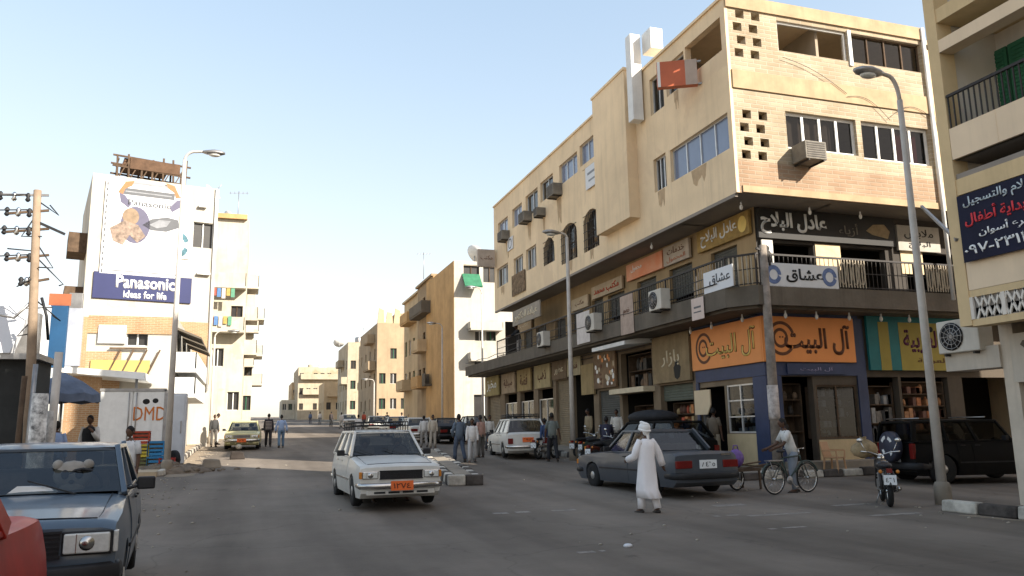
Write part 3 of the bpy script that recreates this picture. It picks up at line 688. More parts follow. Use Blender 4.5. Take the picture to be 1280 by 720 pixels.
M_curt = mat('curtain_beige', (.20, .13, .085), .95, .2, 3)
M_curtr = mat('curtain_red', (.16, .012, .012), .95, .2, 3)
M_blueg = mat('blue_window_film', (.16, .20, .30), .12, .12, .8, spec=.8)
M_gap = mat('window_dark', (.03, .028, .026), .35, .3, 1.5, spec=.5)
M_yedge = mat('yellow_trim', (.64, .48, .27), .85, .12, 1.2, streak=.3)

# ---------------------------------------------------------------- ground
def strip(x0, x1, y0, y1, dz, name, m, kind='structure', thick=0.0, side=None):
    mb = MB(); ys = sorted({y0, y1, *[y for y in (YFLAT, YFLAT + 230) if y0 < y < y1]})
    for a, b in zip(ys, ys[1:]):
        za, zb_ = gz(a) + dz, gz(b) + dz
        mb.quad((x0, a, za), (x1, a, za), (x1, b, zb_), (x0, b, zb_))
        if thick:
            for x, s in ((x0, -1), (x1, 1)): mb.quad((x, a, za), (x, b, zb_), (x, b, zb_ - thick), (x, a, za - thick))
    if thick:
        for y in (y0, y1): z = gz(y) + dz; mb.quad((x0, y, z), (x1, y, z), (x1, y, z - thick), (x0, y, z - thick))
    o = mb.build(name, m, fixn=True); o['kind'] = kind; return o
strip(-500, 500, -60, 900, -.008, 'ground', M_sand)
rm = MB()
for x0, x1, y0, y1 in ((-2.6, 12.4, -50, 330), (-14, -2.6, -50, 24), (12.4, 70, 10.9, 18.6), (12.4, 70, 49.6, 57), (-60, -2.6, 24, 26.5)):
    ys = sorted({y0, y1, *[y for y in (YFLAT, YFLAT + 230) if y0 < y < y1]})
    for a, b in zip(ys, ys[1:]): rm.quad((x0, a, gz(a)), (x1, a, gz(a)), (x1, b, gz(b)), (x0, b, gz(b)))
road = rm.build('road', M_asphalt); road['kind'] = 'structure'
# worn asphalt: big pale dusty patches and dark repairs with their own shape
nt = M_asphalt.node_tree; N_ = nt.nodes; b_ = N_['Principled BSDF']; src = b_.inputs['Base Color'].links[0].from_socket
n_ = N_.new('ShaderNodeTexNoise'); n_.inputs['Scale'].default_value = .16; n_.inputs['Detail'].default_value = 8; n_.inputs['Roughness'].default_value = .7
nt.links.new(N_['Texture Coordinate'].outputs['Object'], n_.inputs['Vector'])
r_ = N_.new('ShaderNodeValToRGB'); r_.color_ramp.elements[0].position = .48; r_.color_ramp.elements[0].color = (0, 0, 0, 1); r_.color_ramp.elements[1].position = .72; r_.color_ramp.elements[1].color = (.45, .45, .45, 1)
nt.links.new(n_.outputs[0], r_.inputs[0]); x_ = N_.new('ShaderNodeMix'); x_.data_type = 'RGBA'
nt.links.new(r_.outputs[0], x_.inputs[0]); nt.links.new(src, x_.inputs[6]); x_.inputs[7].default_value = (.27, .228, .18, 1)
mpl = N_.new('ShaderNodeMapping'); mpl.inputs['Scale'].default_value = (.55, .045, .2); nl = N_.new('ShaderNodeTexNoise'); nl.inputs['Scale'].default_value = 1.0; nl.inputs['Detail'].default_value = 6
nt.links.new(N_['Texture Coordinate'].outputs['Object'], mpl.inputs[0]); nt.links.new(mpl.outputs[0], nl.inputs['Vector'])
rl_ = N_.new('ShaderNodeValToRGB'); rl_.color_ramp.elements[0].position = .38; rl_.color_ramp.elements[0].color = (.60, .59, .58, 1); rl_.color_ramp.elements[1].position = .58; rl_.color_ramp.elements[1].color = (1, 1, 1, 1); nt.links.new(nl.outputs[0], rl_.inputs[0])
no = N_.new('ShaderNodeTexNoise'); no.inputs['Scale'].default_value = .9; no.inputs['Detail'].default_value = 7; no.inputs['Roughness'].default_value = .7; nt.links.new(N_['Texture Coordinate'].outputs['Object'], no.inputs['Vector'])
ro = N_.new('ShaderNodeValToRGB'); ro.color_ramp.elements[0].position = .26; ro.color_ramp.elements[0].color = (.38, .37, .36, 1); ro.color_ramp.elements[1].position = .36; ro.color_ramp.elements[1].color = (1, 1, 1, 1); nt.links.new(no.outputs[0], ro.inputs[0])
ml1 = N_.new('ShaderNodeMix'); ml1.data_type = 'RGBA'; ml1.blend_type = 'MULTIPLY'; ml1.inputs[0].default_value = 1; ml2 = N_.new('ShaderNodeMix'); ml2.data_type = 'RGBA'; ml2.blend_type = 'MULTIPLY'; ml2.inputs[0].default_value = 1
nt.links.new(x_.outputs[2], ml1.inputs[6]); nt.links.new(rl_.outputs[0], ml1.inputs[7]); nt.links.new(ml1.outputs[2], ml2.inputs[6]); nt.links.new(ro.outputs[0], ml2.inputs[7]); x_ = ml2
v_ = N_.new('ShaderNodeTexVoronoi'); v_.feature = 'DISTANCE_TO_EDGE'; v_.inputs['Scale'].default_value = .22
nw = N_.new('ShaderNodeTexNoise'); nw.inputs['Scale'].default_value = .8; nw.inputs['Detail'].default_value = 6
va = N_.new('ShaderNodeVectorMath'); va.operation = 'MULTIPLY_ADD'; va.inputs[1].default_value = (1.6, 1.6, 0)
nt.links.new(N_['Texture Coordinate'].outputs['Object'], nw.inputs['Vector']); nt.links.new(nw.outputs['Color'], va.inputs[0]); nt.links.new(N_['Texture Coordinate'].outputs['Object'], va.inputs[2]); nt.links.new(va.outputs[0], v_.inputs['Vector'])
rc = N_.new('ShaderNodeValToRGB'); rc.color_ramp.elements[0].position = .0; rc.color_ramp.elements[0].color = (.72, .72, .72, 1); rc.color_ramp.elements[1].position = .005; rc.color_ramp.elements[1].color = (1, 1, 1, 1)
nt.links.new(v_.outputs[0], rc.inputs[0]); mm = N_.new('ShaderNodeMix'); mm.data_type = 'RGBA'; mm.blend_type = 'MULTIPLY'; mm.inputs[0].default_value = .8
nt.links.new(x_.outputs[2], mm.inputs[6]); nt.links.new(rc.outputs[0], mm.inputs[7]); nt.links.new(mm.outputs[2], b_.inputs['Base Color'])

strip(12.4, 14.6, 18.9, 49.4, .17, 'pavement', M_stone, thick=.3)
strip(12.4, 60, 57.2, 300, .17, 'pavement', M_stone, thick=.3)
strip(-14, -2.6, 26.8, 160, .15, 'pavement', M_sand, thick=.3)
strip(12.2, 30, -40, 10.7, .14, 'pavement', M_stone, thick=.3)
strip(14.6, 30, 18.9, 19.95, .17, 'pavement', M_stone, thick=.3)
strip(14.9, 30, 19.3, 19.94, .36, 'step', M_stone, thick=.2)
def kerb(p0, p1, n, name, w=.22, h=.2, start=0, jit=.0):
    A = Vector(p0); B = Vector(p1); mbs = [MB(), MB()]; d = (B - A) / n; s = Vector((-d.y, d.x, 0)).normalized() * w / 2
    for k in range(n):
        a = A + d * (k + .02); b = A + d * (k + .98); j = rnd.uniform(-jit, jit); hh = h * (1 + rnd.uniform(-.12, .12))
        a.z = gz(a.y); b.z = gz(b.y); o = Vector((j, j * .5, 0)); u = Vector((0, 0, hh)); t = .8
        mbs[(k + start) % 2].hexa([a - s + o, b - s + o, b + s + o, a + s + o, a - s * t + o + u, b - s * t + o + u, b + s * t + o + u, a + s * t + o + u])
    for q, m in zip(mbs, (M_kw, M_kb)): ob = q.build(name, m, bevel=.03, seg=2); ob['kind'] = 'structure'
kerb((12.1, 11.6, 0), (12.1, -8, 0), 26, 'kerb', .26, .22, 0, .03)
kerb((12.3, 19.2, 0), (12.3, 49, 0), 44, 'kerb', .22, .21, 0, .02)
kerb((12.6, 18.75, 0), (26, 18.75, 0), 20, 'kerb', .22, .21, 1, .02)
kerb((-2.5, 27.0, 0), (-2.5, 110, 0), 90, 'kerb', .22, .18, 0, .02)
# the raised median between the lanes: painted kerb blocks round a concrete core
MA, MBn = Vector((5.45, 20.6, 0)), Vector((7.45, 34.5, 0)); md = (MBn - MA).normalized(); mn = Vector((-md.y, md.x, 0))
core = MB(); q = []
for p in (MA, MBn):
    z = gz(p.y); q.append([p - mn * .22 + Vector((0, 0, z)), p + mn * .22 + Vector((0, 0, z))])
u = Vector((0, 0, .25)); core.hexa([q[0][0], q[1][0], q[1][1], q[0][1], q[0][0] + u, q[1][0] + u, q[1][1] + u, q[0][1] + u]); o = core.build('median', M_stone, fixn=True); o['kind'] = 'structure'
kerb(MA + mn * .34, MBn + mn * .34, 24, 'median_kerb', .26, .26, 1, .03); kerb(MA - mn * .34, MBn - mn * .34, 24, 'median_kerb', .26, .26, 0, .03)
kerb(MA - md * .16 - mn * .47, MA - md * .16 + mn * .47, 2, 'median_kerb', .30, .25, 1, .01)
# faded road paint
def paint(x0, x1, y0, y1, sk=0):
    n = 5; mb = MB()
    for i in range(n):
        if rnd.random() < .2: continue
        a = x0 + (x1 - x0) * i / n; b = x0 + (x1 - x0) * (i + .96) / n
        mb.quad((a, y0 + rnd.uniform(0, .05), gz(y0) + .004), (b, y0 + rnd.uniform(0, .05), gz(y0) + .004), (b + sk, y1, gz(y1) + .004), (a + sk, y1, gz(y1) + .004))
    o = mb.build('road_marking', mat('worn_road_paint', (.28, .25, .22), .9, .45, 4)); o['kind'] = 'structure'
for (px, py, w, d) in ((640, 641, .75, .22), (705, 638, .5, .18), (925, 631, 1.2, .28), (975, 643, 1.3, .2), (1065, 631, .9, .2), (1120, 643, 1.1, .2), (905, 645, .7, .2), (740, 690, .4, .15), (985, 660, .7, .15)):
    g = G(px, py); paint(g.x - w / 2, g.x + w / 2, g.y - d / 2, g.y + d / 2)

# ---------------------------------------------------------------- windows
def window(parent, O, ud, nd, u0, u1, z0, z1, cols=2, fm=None, glass=None, depth=.14, fw=.05, rows=1, curtain=None):
    fm = fm or M_alu; glass = glass or M_wglass
    ud = Vector((*ud, 0)); nd = Vector((*nd, 0)); O = Vector((*O, 0))
    P = lambda u, z, d=0: O + ud * u - nd * d + Vector((0, 0, z))
    f = MB(); d = depth
    f.bar(P(u0, z0 + fw / 2, d), P(u1, z0 + fw / 2, d), .05, fw, up=(0, 0, 1)); f.bar(P(u0, z1 - fw / 2, d), P(u1, z1 - fw / 2, d), .05, fw)
    for k in range(cols + 1):
        u = u0 + fw / 2 + (u1 - u0 - fw) * k / cols; f.bar(P(u, z0 + .01, d - .004), P(u, z1 - .01, d - .004), fw, .05, up=nd)
    for k in range(1, rows): z = z0 + (z1 - z0) * k / rows; f.bar(P(u0, z, d), P(u1, z, d), .04, fw * .8)
    fo = wb(f, 'window', fm, parent)
    wb(MB().quad(P(u0, z0, d + .012), P(u1, z0, d + .012), P(u1, z1, d + .012), P(u0, z1, d + .012)), 'pane', glass, fo)
    if curtain:
        c = MB(); n = 16; a, b = curtain[1], curtain[2]; vs = []
        for k in range(n + 1):
            u = u0 + (u1 - u0) * (a + (b - a) * k / n); dd = d + .16 + .05 * math.sin(k * 2.1)
            vs += [P(u, z0, dd), P(u, z1, dd)]
        c.add(vs, [(2 * k, 2 * k + 2, 2 * k + 3, 2 * k + 1) for k in range(n)], True); wb(c, 'curtain', curtain[0], fo)
    return fo
def shutter(parent, O, ud, nd, u0, u1, z0, z1, m, depth=.15, name='shutter'):
    ud = Vector((*ud, 0)); nd = Vector((*nd, 0)); O = Vector((*O, 0)); P = lambda u, z, d=0: O + ud * u - nd * d + Vector((0, 0, z))
    mb = MB(); n = max(4, int((z1 - z0) / .09))
    for k in range(n):
        a = z0 + (z1 - z0) * k / n; b = z0 + (z1 - z0) * (k + 1) / n
        mb.quad(P(u0, a, depth), P(u1, a, depth), P(u1, (a * .4 + b * .6), depth - .02), P(u0, (a * .4 + b * .6), depth - .02)); mb.quad(P(u0, (a * .4 + b * .6), depth - .02), P(u1, (a * .4 + b * .6), depth - .02), P(u1, b, depth), P(u0, b, depth))
    return wb(mb, name, m, parent)

# ---------------------------------------------------------------- the corner building on the right
XU, YU, ZS, ZR = 13.1, 18.7, 8.2, 14.3      # upper floors: street face x, side-street face y, soffit, roof
XS, YS = 14.5, 19.9                          # lower floors set back under the overhang
YE, XE = 42.5, 26.0
cb = thing('corner_building', 'long peach three storey building with brick end wall and shop arcade at the street corner', 'building', (13.1, 18.7, .2))
UD, ND = (0, -1), (-1, 0)                    # street face: u runs towards the camera
def uY(y): return YE - y
def zpx(py, px, X): return PX(px, py, X).z
upper = [(27.7, 29.8, 12.6, 13.55), (30.1, 32.2, 12.5, 13.45), (33.0, 34.7, 12.4, 13.4), (35.1, 36.9, 12.2, 13.35), (37.5, 39.1, 12.2, 13.25), (39.9, 41.7, 12.2, 13.15)]
lower = [(40.0, 42.0, 9.45, 10.55), (37.5, 39.0, 9.55, 10.5), (35.5, 37.0, 9.45, 10.55)]
arch = [(33.06, 34.48, 9.2, 10.45), (30.4, 32.23, 8.8, 10.5), (28.15, 29.67, 8.8, 10.5)]
sect = [(22.5, 23.45, 12.4, 13.75), (21.1, 22.3, 12.62, 13.75), (18.95, 21.0, 12.72, 13.8), (22.6, 23.45, 9.58, 10.77), (18.9, 22.3, 9.6, 10.72)]
ops = [(uY(b), uY(a), c, d) for a, b, c, d in upper + lower + sect] + [(uY(b), uY(a), c, d, .7 if k == 0 else .55) for k, (a, b, c, d) in enumerate(arch)]
w = MB(); wall_mb(w, (XU, YE), UD, ND, 0, YE - YU, ZS, ZR, ops, .22)
w.quad((XU, YE, ZS), (XU, YE, ZR), (XE, YE, ZR), (XE, YE, ZS)); w.quad((XE, YE, 0), (XE, YE, ZR), (XE, YU, ZR), (XE, YU, 0))
wb(w, 'wall', M_peach, cb)
r = MB(); r.box(XU + .003, XE, YU + .25, YE, ZR - .25, ZR - .1); r.box(XU - .06, XU + .16, YU - .003, YE + .003, ZR, ZR + .09); wb(r, 'roof', M_peach, cb)
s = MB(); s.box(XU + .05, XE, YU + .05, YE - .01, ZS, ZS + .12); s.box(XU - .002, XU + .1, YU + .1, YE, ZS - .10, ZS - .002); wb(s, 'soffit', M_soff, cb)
p = MB(); p.box(XU - .42, XU + .01, 24.6, 27.45, 9.0, 14.62); p.box(XU - .46, XU + .02, 24.55, 27.5, 14.62, 14.72); wb(p, 'pilaster', M_peach, cb)
mid = MB(); mid.box(XU + .35, XE, YU + .35, YE, 11.4, 11.55); mid.box(XU + 3.5, XU + 3.6, YU + .3, YE, ZS, ZR); mid.box(XU + .3, XE, YU + 3.6, YU + 3.7, ZS, ZR); wb(mid, 'inner_walls', mat('room_plaster', (.34, .28, .21), .95), cb)
for i, (a, b, c, d) in enumerate(upper): window(cb, (XU, YE), UD, ND, uY(b), uY(a), c, d, [3, 3, 2, 2, 2, 2][i], glass=M_blueg if i in (0, 1, 4, 5) else M_wglass, curtain=(M_curt, .55, .95) if i in (2, 3) else None)
for a, b, c, d in lower: window(cb, (XU, YE), UD, ND, uY(b), uY(a), c, d, 3, curtain=(M_whitep, .1, .6))
for k, (a, b, c, d) in enumerate(arch):
    window(cb, (XU, YE), UD, ND, uY(b), uY(a), c, d, 3, fm=M_wood, depth=.2, rows=2); g = MB()
    for j in range(9):
        u = a + (b - a) * (j + .5) / 9; g.bar((XU - .01, u, c), (XU - .01, u, d - .35 * abs(2 * (j + .5) / 9 - 1)), .018)
    for j in range(5): z = c + (d - c) * (j + .5) / 5; g.bar((XU - .015, a, z), (XU - .015, b, z), .018)
    wb(g, 'window_bars', M_iron, cb)
for i in (0, 1, 3, 4):
    a, b, c, d = sect[i]; window(cb, (XU, YE), UD, ND, uY(b), uY(a), c, d, [2, 2, 0, 3, 4][i], glass=M_blueg if i == 4 else M_wglass)
def drift(xe, s, y0, y1, w_, lb):
    pts = []; mb = MB(); n = int((y1 - y0) / .35); prev = None
    for k in range(n + 1):
        y = y0 + (y1 - y0) * k / n; ww = w_ * (.35 + .65 * abs(math.sin(k * .37 + xe)) * rnd.uniform(.6, 1.2)); a = (xe, y, gz(y) + .004); b = (xe + s * ww, y, gz(y) + .004)
        if prev: mb.quad(prev[0], prev[1], b, a)
        prev = (a, b)
    o = mb.build('sand_drift', mat('drift_sand', (.27, .215, .155), .97, .3, 3, bump=.3), fixn=True); o['kind'] = 'structure'
drift(-2.38, 1, 26.5, 80, .9, ''); drift(12.15, -1, 19.6, 49, .55, ''); drift(11.95, -1, 3, 10.9, .35, ''); drift(4.95, -1, 20.6, 24, .3, '')
M_stain = mat('rain_stain', (.50, .36, .22), .95, .2, 3, streak=.4)
for (y, w_, z1_, z0_) in ((40.0, .5, 11.7, 10.7), (36.4, .5, 11.8, 10.7), (32.3, .55, 11.95, 10.6), (34.3, .3, 11.55, 10.8), (28.9, 1.5, 12.38, 12.32), (31.2, .5, 8.78, 8.25), (28.9, .35, 8.78, 8.3), (38.2, 1.2, 9.5, 8.9), (20.6, .9, 9.58, 9.0), (23.0, .5, 9.56, 8.9), (21.7, .3, 12.6, 11.9), (41, .7, 9.4, 8.8)):
    mbs = MB(); n = 7; t = [(-w_ / 2 + w_ * k / n) for k in range(n + 1)]; poly = [(y + a, z1_) for a in t] + [(y + a * .8, z0_ + rnd.uniform(0, .55) * (z1_ - z0_)) for a in reversed(t)]
    mbs.prism(poly, 'X', XU - .004, XU + .002); wb(mbs, 'stain', M_stain, cb, fixn=True)
# brick end wall on the side street
XB = 20.75
fops = [(14.95, 17.55, 12.85, 13.85), (17.75, 20.55, 12.85, 13.85), (15.0, 17.6, 9.72, 10.9), (17.8, 20.5, 9.65, 10.9)]
hx = [13.42, 13.98]
for row in range(4):
    for c_ in range(2):
        for z0 in (12.45, 9.25):
            x = hx[c_] + (.06 if row % 2 else -.05); z = z0 + row * .42; fops.append((x, x + .3, z, z + .26))
w = MB(); wall_mb(w, (0, YU), (1, 0), (0, -1), XU, XB, 9.2, ZR, fops, .25); wb(w, 'brick_wall', M_brick, cb)
w = MB(); w.quad((XU, YU, ZS), (XB, YU, ZS), (XB, YU, 9.2), (XU, YU, 9.2)); wb(w, 'lower_brick_wall', M_brick2, cb)
w = MB(); w.quad((XB, YU, ZS), (XE, YU, ZS), (XE, YU, ZR - .6), (XB, YU, ZR - .6)); wb(w, 'plaster_bay', M_peach, cb); w = MB(); w.box(XU - .004, XU + .1, YU - .006, YU - .001, ZS, ZR); wb(w, 'corner_plaster', M_peach, cb)
bd = MB(); bd.box(XU + .1, XB, YU - .05, YU - .003, 11.42, 12.0); bd.box(XU + .02, XB, YU - .06, YU - .003, ZR - .3, ZR + .12); bd.box(XU + .2, XB, YU - .04, YU - .003, ZS + .02, 8.42); wb(bd, 'floor_band', mat('band_plaster', (.42, .31, .19), .9, .2, 1.5, streak=.4), cb)
FO = (0, YU)
window(cb, FO, (1, 0), (0, -1), 17.75, 20.55, 12.85, 13.85, 4, fm=M_wood, glass=M_wglass)
f = MB()
for x in (14.97, 17.53): f.bar((x, YU + .1, 12.86), (x, YU + .1, 13.84), .07)
f.bar((14.95, YU + .1, 13.82), (17.55, YU + .1, 13.82), .06); f.bar((17.65, YU - .02, 12.7), (17.65, YU - .02, 13.9), .12, .06, up=(0, 1, 0)); wb(f, 'window_frame', M_whitep, cb)
window(cb, FO, (1, 0), (0, -1), 15.0, 17.6, 9.72, 10.9, 4, fm=M_whitep, fw=.085, curtain=(M_curt, .0, .72))
window(cb, FO, (1, 0), (0, -1), 17.8, 20.5, 9.65, 10.9, 4, fm=M_whitep, fw=.085, curtain=(M_curtr, .55, .92))
dp = MB(); dp.tube([(20.62, YU - .09, ZS - 2.9), (20.62, YU - .09, ZR + .1)], .06, 8); wb(dp, 'drainpipe', M_whitep, cb)
stn = MB(); 
# lower floors: set-back walls with openings for the shops
gops = [(20.55, 22.0, 1.35, 2.85), (22.1, 23.55, .42, 2.85), (24.0, 26.3, .42, 3.08), (26.85, 29.5, .42, 2.9), (26.85, 29.5, 3.1, 4.55), (29.75, 31.8, .42, 3.15), (32.35, 34.9, .42, 4.2), (35.05, 36.9, .45, 3.9), (37.3, 39.5, .5, 3.6), (40.2, 42.4, .5, 3.6), (43.0, 45.3, .55, 3.6), (46.2, 48.8, .55, 3.6)]
fops1 = [(20.9, 22.4, 5.3, 7.25), (23.6, 25.2, 5.3, 7.25), (26.2, 27.75, 5.3, 7.25), (28.9, 30.5, 5.3, 7.15), (31.0, 32.2, 5.3, 7.2), (33.2, 34.6, 5.3, 7.0), (35.4, 36.8, 5.3, 6.9), (38.0, 39.6, 5.3, 6.9), (40.2, 41.6, 5.3, 6.9)]
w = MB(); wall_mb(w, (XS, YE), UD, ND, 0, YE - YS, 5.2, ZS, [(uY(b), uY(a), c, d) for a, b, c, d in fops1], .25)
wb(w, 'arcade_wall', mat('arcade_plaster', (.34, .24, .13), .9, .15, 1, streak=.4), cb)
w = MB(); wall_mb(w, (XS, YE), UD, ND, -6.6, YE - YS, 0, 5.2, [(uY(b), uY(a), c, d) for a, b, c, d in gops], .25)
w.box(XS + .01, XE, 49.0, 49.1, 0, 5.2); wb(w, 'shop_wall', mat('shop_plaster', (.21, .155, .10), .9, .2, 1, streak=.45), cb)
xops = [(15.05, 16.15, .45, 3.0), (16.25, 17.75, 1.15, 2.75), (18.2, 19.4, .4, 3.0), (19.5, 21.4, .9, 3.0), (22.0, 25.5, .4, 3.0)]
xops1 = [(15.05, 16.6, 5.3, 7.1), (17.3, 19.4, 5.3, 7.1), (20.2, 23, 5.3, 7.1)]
w = MB(); wall_mb(w, (0, YS), (1, 0), (0, -1), XS, XE, 0, 5.2, xops, .25); wb(w, 'shop_wall', mat('shop_plaster_shaded', (.10, .08, .06), .9, .2, 1, streak=.3), cb)  # darker copy of the shop plaster, side street shade in its colour
w = MB(); wall_mb(w, (0, YS), (1, 0), (0, -1), XS, XE, 5.2, ZS, xops1, .25); wb(w, 'arcade_wall', mat('arcade_plaster_shaded', (.06, .052, .045), .9, .2, 1), cb)  # arcade plaster darkened, shade under the overhang painted into it
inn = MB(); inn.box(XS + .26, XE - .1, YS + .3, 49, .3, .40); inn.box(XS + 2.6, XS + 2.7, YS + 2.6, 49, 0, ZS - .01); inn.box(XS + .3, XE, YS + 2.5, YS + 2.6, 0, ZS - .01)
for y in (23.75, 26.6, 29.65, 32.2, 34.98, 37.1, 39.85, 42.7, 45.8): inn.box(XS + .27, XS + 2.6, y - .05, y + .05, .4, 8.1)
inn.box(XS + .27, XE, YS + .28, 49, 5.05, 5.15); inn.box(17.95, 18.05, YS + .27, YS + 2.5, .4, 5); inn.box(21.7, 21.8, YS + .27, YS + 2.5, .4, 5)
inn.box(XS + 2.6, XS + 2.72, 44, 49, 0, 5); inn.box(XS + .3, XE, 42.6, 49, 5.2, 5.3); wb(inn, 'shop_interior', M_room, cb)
O1 = (XS, YE)
for k, (a, b, c, d) in enumerate(fops1): shutter(cb, O1, UD, ND, uY(b), uY(a), c + (0 if k % 2 == 0 else .9), d, M_shut)
for k in (5, 7, 11): a, b, c, d = gops[k]; shutter(cb, O1, UD, ND, uY(b), uY(a), c, d, M_shutt if k != 5 else M_shut)
shutter(cb, O1, UD, ND, uY(31.78), uY(29.77), .43, 3.14, M_shut, .1, 'shutter')
shutter(cb, O1, UD, ND, uY(26.28), uY(24.02), 2.5, 3.07, mat('green_grey_shutter', (.12, .13, .10), .7, .2, 2))
window(cb, O1, UD, ND, uY(22.0), uY(20.55), 1.35, 2.85, 2, fm=M_alu, rows=3, depth=.05)
for k in (8, 9, 10): a, b, c, d = gops[k]; window(cb, O1, UD, ND, uY(b), uY(a), c, d - .5, 2, fm=M_alu, depth=.1); 
window(cb, (0, YS), (1, 0), (0, -1), 16.25, 17.75, 1.15, 2.75, 2, fm=M_wood, depth=.05)
# painted corner of the orange shop
M_navy = mat('navy_paint', (.035, .05, .11), .5, .2, 2, streak=.2)
q = MB(); q.box(XS - .05, XS - .002, 19.9, 20.5, .4, 3.02); q.box(XS - .05, 15.0, YS - .05, YS - .003, .3, 3.02); q.box(XS - .06, XS - .002, 19.9, 23.7, 3.03, 3.42); q.box(XS - .06, 17.95, YS - .06, YS - .003, 3.03, 3.42)
q.box(XS - .045, XS - .002, 19.9, 23.75, 4.8, 5.08); q.box(XS - .045, 18.0, YS - .045, YS - .003, 4.8, 5.08); q.box(XS - .05, XS - .002, 23.56, 23.74, .4, 3.02); q.box(17.8, 18.15, YS - .05, YS - .003, .4, 4.8); wb(q, 'shopfront_paint', M_navy, cb)
q = MB(); q.box(XS - .04, XS - .002, 20.5, 22.05, .4, 1.32); wb(q, 'shopfront_plinth', mat('cream_panel', (.56, .43, .25), .7, .12, 2, streak=.3), cb); q = MB(); q.box(16.2, 17.8, YS - .04, YS - .003, .3, 1.12); wb(q, 'shopfront_plinth', mat('cream_panel', (.56, .43, .25), .7, .12, 2, streak=.3), cb)
# balcony slab running round the corner, with railing
bs = MB(); poly = [(13.2, 49.2), (13.2, 19.7), (13.75, 18.95), (XE, 18.95), (XE, 19.88), (14.48, 19.88), (14.48, 49.2)]
bs.prism(poly, 'Z', 5.05, 5.32); bs.prism([(13.12, 49.2), (13.12, 19.66), (13.71, 18.87), (XE, 18.87), (XE, 18.95), (13.75, 18.95), (13.2, 19.7), (13.2, 49.2)], 'Z', 4.98, 5.55)
bs.prism([(13.3, 49.2), (13.3, 19.75), (13.8, 19.08), (XE, 19.08), (XE, 19.88), (14.48, 19.88), (14.48, 49.2)], 'Z', 4.9, 5.05)
wb(bs, 'balcony', M_conc, cb, fixn=True)
rl = MB(); path = [(13.2, 42.5), (13.2, 19.7), (13.75, 18.95), (24, 18.95)]
for a, b in zip(path, path[1:]):
    for z, t in ((6.48, .055), (5.62, .03), (6.05, .025)): rl.bar((*a, z), (*b, z), t)
    d = (Vector(b) - Vector(a)); n = max(2, int(d.length / .16))
    for k in range(n + 1):
        p_ = Vector(a) + d * k / n; thick = .045 if k % 12 == 0 else .014; rl.bar((p_.x, p_.y, 5.3), (p_.x, p_.y, 6.48), thick)
wb(rl, 'railing', M_iron, cb)
# pale railing panels
pn = MB()
for x0, x1 in ((16.65, 17.6), (20.0, 20.9)):
    pn.box(x0, x1, YS - .05, YS - .003, 6.55, 7.05) if False else None
    for k in range(10):
        x = x0 + (x1 - x0) * k / 9; pn.bar((x, 18.93, 5.6), (x, 18.93, 6.45), .03)
    for k in range(4):
        x = x0 + (x1 - x0) * (k + .5) / 4; pn.tube([(x + .1 * math.cos(t), 18.92, 6.02 + .34 * math.sin(t)) for t in [2 * math.pi * j / 12 for j in range(13)]], .015, 5, False)
    wb(pn, 'railing_panel', mat('pale_iron', (.42, .36, .27), .7, .2, 5), cb); pn = MB()
for k in range(8):
    t_ = k / 7; pn.bar((13.2 + .55 * t_, 19.7 - .75 * t_, 5.6), (13.2 + .55 * t_, 19.7 - .75 * t_, 6.45), .035)
wb(pn, 'railing_panel', mat('pale_iron', (.42, .36, .27), .7, .2, 5), cb)
for x0, x1 in ((16.65, 17.6), (20.0, 20.9)): q = MB(); q.box(x0, x1, YS - .03, YS - .003, 6.35, 7.15); wb(q, 'wall_panel', M_cream, cb)
# cables drooping on the brick wall
cw = MB()
for x0, x1, z0, z1, s_ in ((17.3, 18.9, 11.6, 11.0, .3), (18.9, 20.6, 11.1, 11.3, .35), (15, 17.3, 12.6, 11.7, .15), (20.6, 20.9, 13.7, 9.2, 0)):
    cw.tube([(x0 + (x1 - x0) * t / 10, YU - .08, z0 + (z1 - z0) * t / 10 + s_ * math.sin(math.pi * t / 10)) for t in range(11)], .008, 5)
for z in (5.75, 4.7, 4.86): cw.tube([(XS - 1.42 if z > 5 else XS - .1, 20 + (49 - 20) * t / 40, z + .03 * math.sin(t * 1.3) - .05 * abs(math.sin(t * .7))) for t in range(41)], .018, 5)
wb(cw, 'cables', M_black, cb)

# ---------------------------------------------------------------- near building on the right edge with loggias
XN, YN = 12.0, 10.75
nb_ = thing('balcony_building', 'peach building with yellow edges, green shutters and a navy banner on its loggia', 'building', (XN, YN, 0))
def nz(py, px=1183): return PX(px, py, XN).z
zA, zB, zC, zD = nz(163), nz(203), nz(60), nz(24)
zl0, zl1, zp0, zp1 = nz(410, 1192), nz(376, 1192), nz(376, 1190), nz(325, 1188)
zy0, zy1 = nz(248, 1186), nz(228, 1185)
LG = 1.5   # loggia depth
q = MB(); XW = XN + LG
q.box(XW, 15.0, -20, YN - .02, zl0 + .05, 21.0)                               # street wing behind the loggias, unseen height shaped to cast shade
q.box(15.0, 30, -20, YN - .02, 3.4, 12.6)  # unseen rear part, shaped low so the sun band reaches the road
q.box(XN + .35, XW, YN - .2, YN - .03, zl0 + .06, 21)                          # side wall of the loggias
wb(q, 'wall', mat('loggia_plaster', (.66, .60, .52), .9, .1, .8, streak=.25), nb_)
q = MB(); q.box(XN, XN + .36, YN - .24, YN, zl0, 21.0); q.box(XN + .02, XN + .3, -20, YN - .24, zy0, zy1); q.box(XN + .02, XN + .3, -20, YN - .24, zl0 - .02, zl0 + .1); q.box(XN + .02, XW, -20, YN - .24, zD + .05, zD + .32)
q.box(XN + .02, XN + .3, -20, YN - .24, zp0 + .0, zp0 + .12); wb(q, 'yellow_edge', M_yedge, nb_)
q = MB()
for z in (zB, zl0 + .12, zC + 3.2): q.box(XN + .06, XW, -20, YN - .24, z, z + .18)
q.box(XN + .04, XW, -20, YN - .25, zy1 + .005, zy1 + .1)
wb(q, 'loggia_floor', M_soff, nb_)
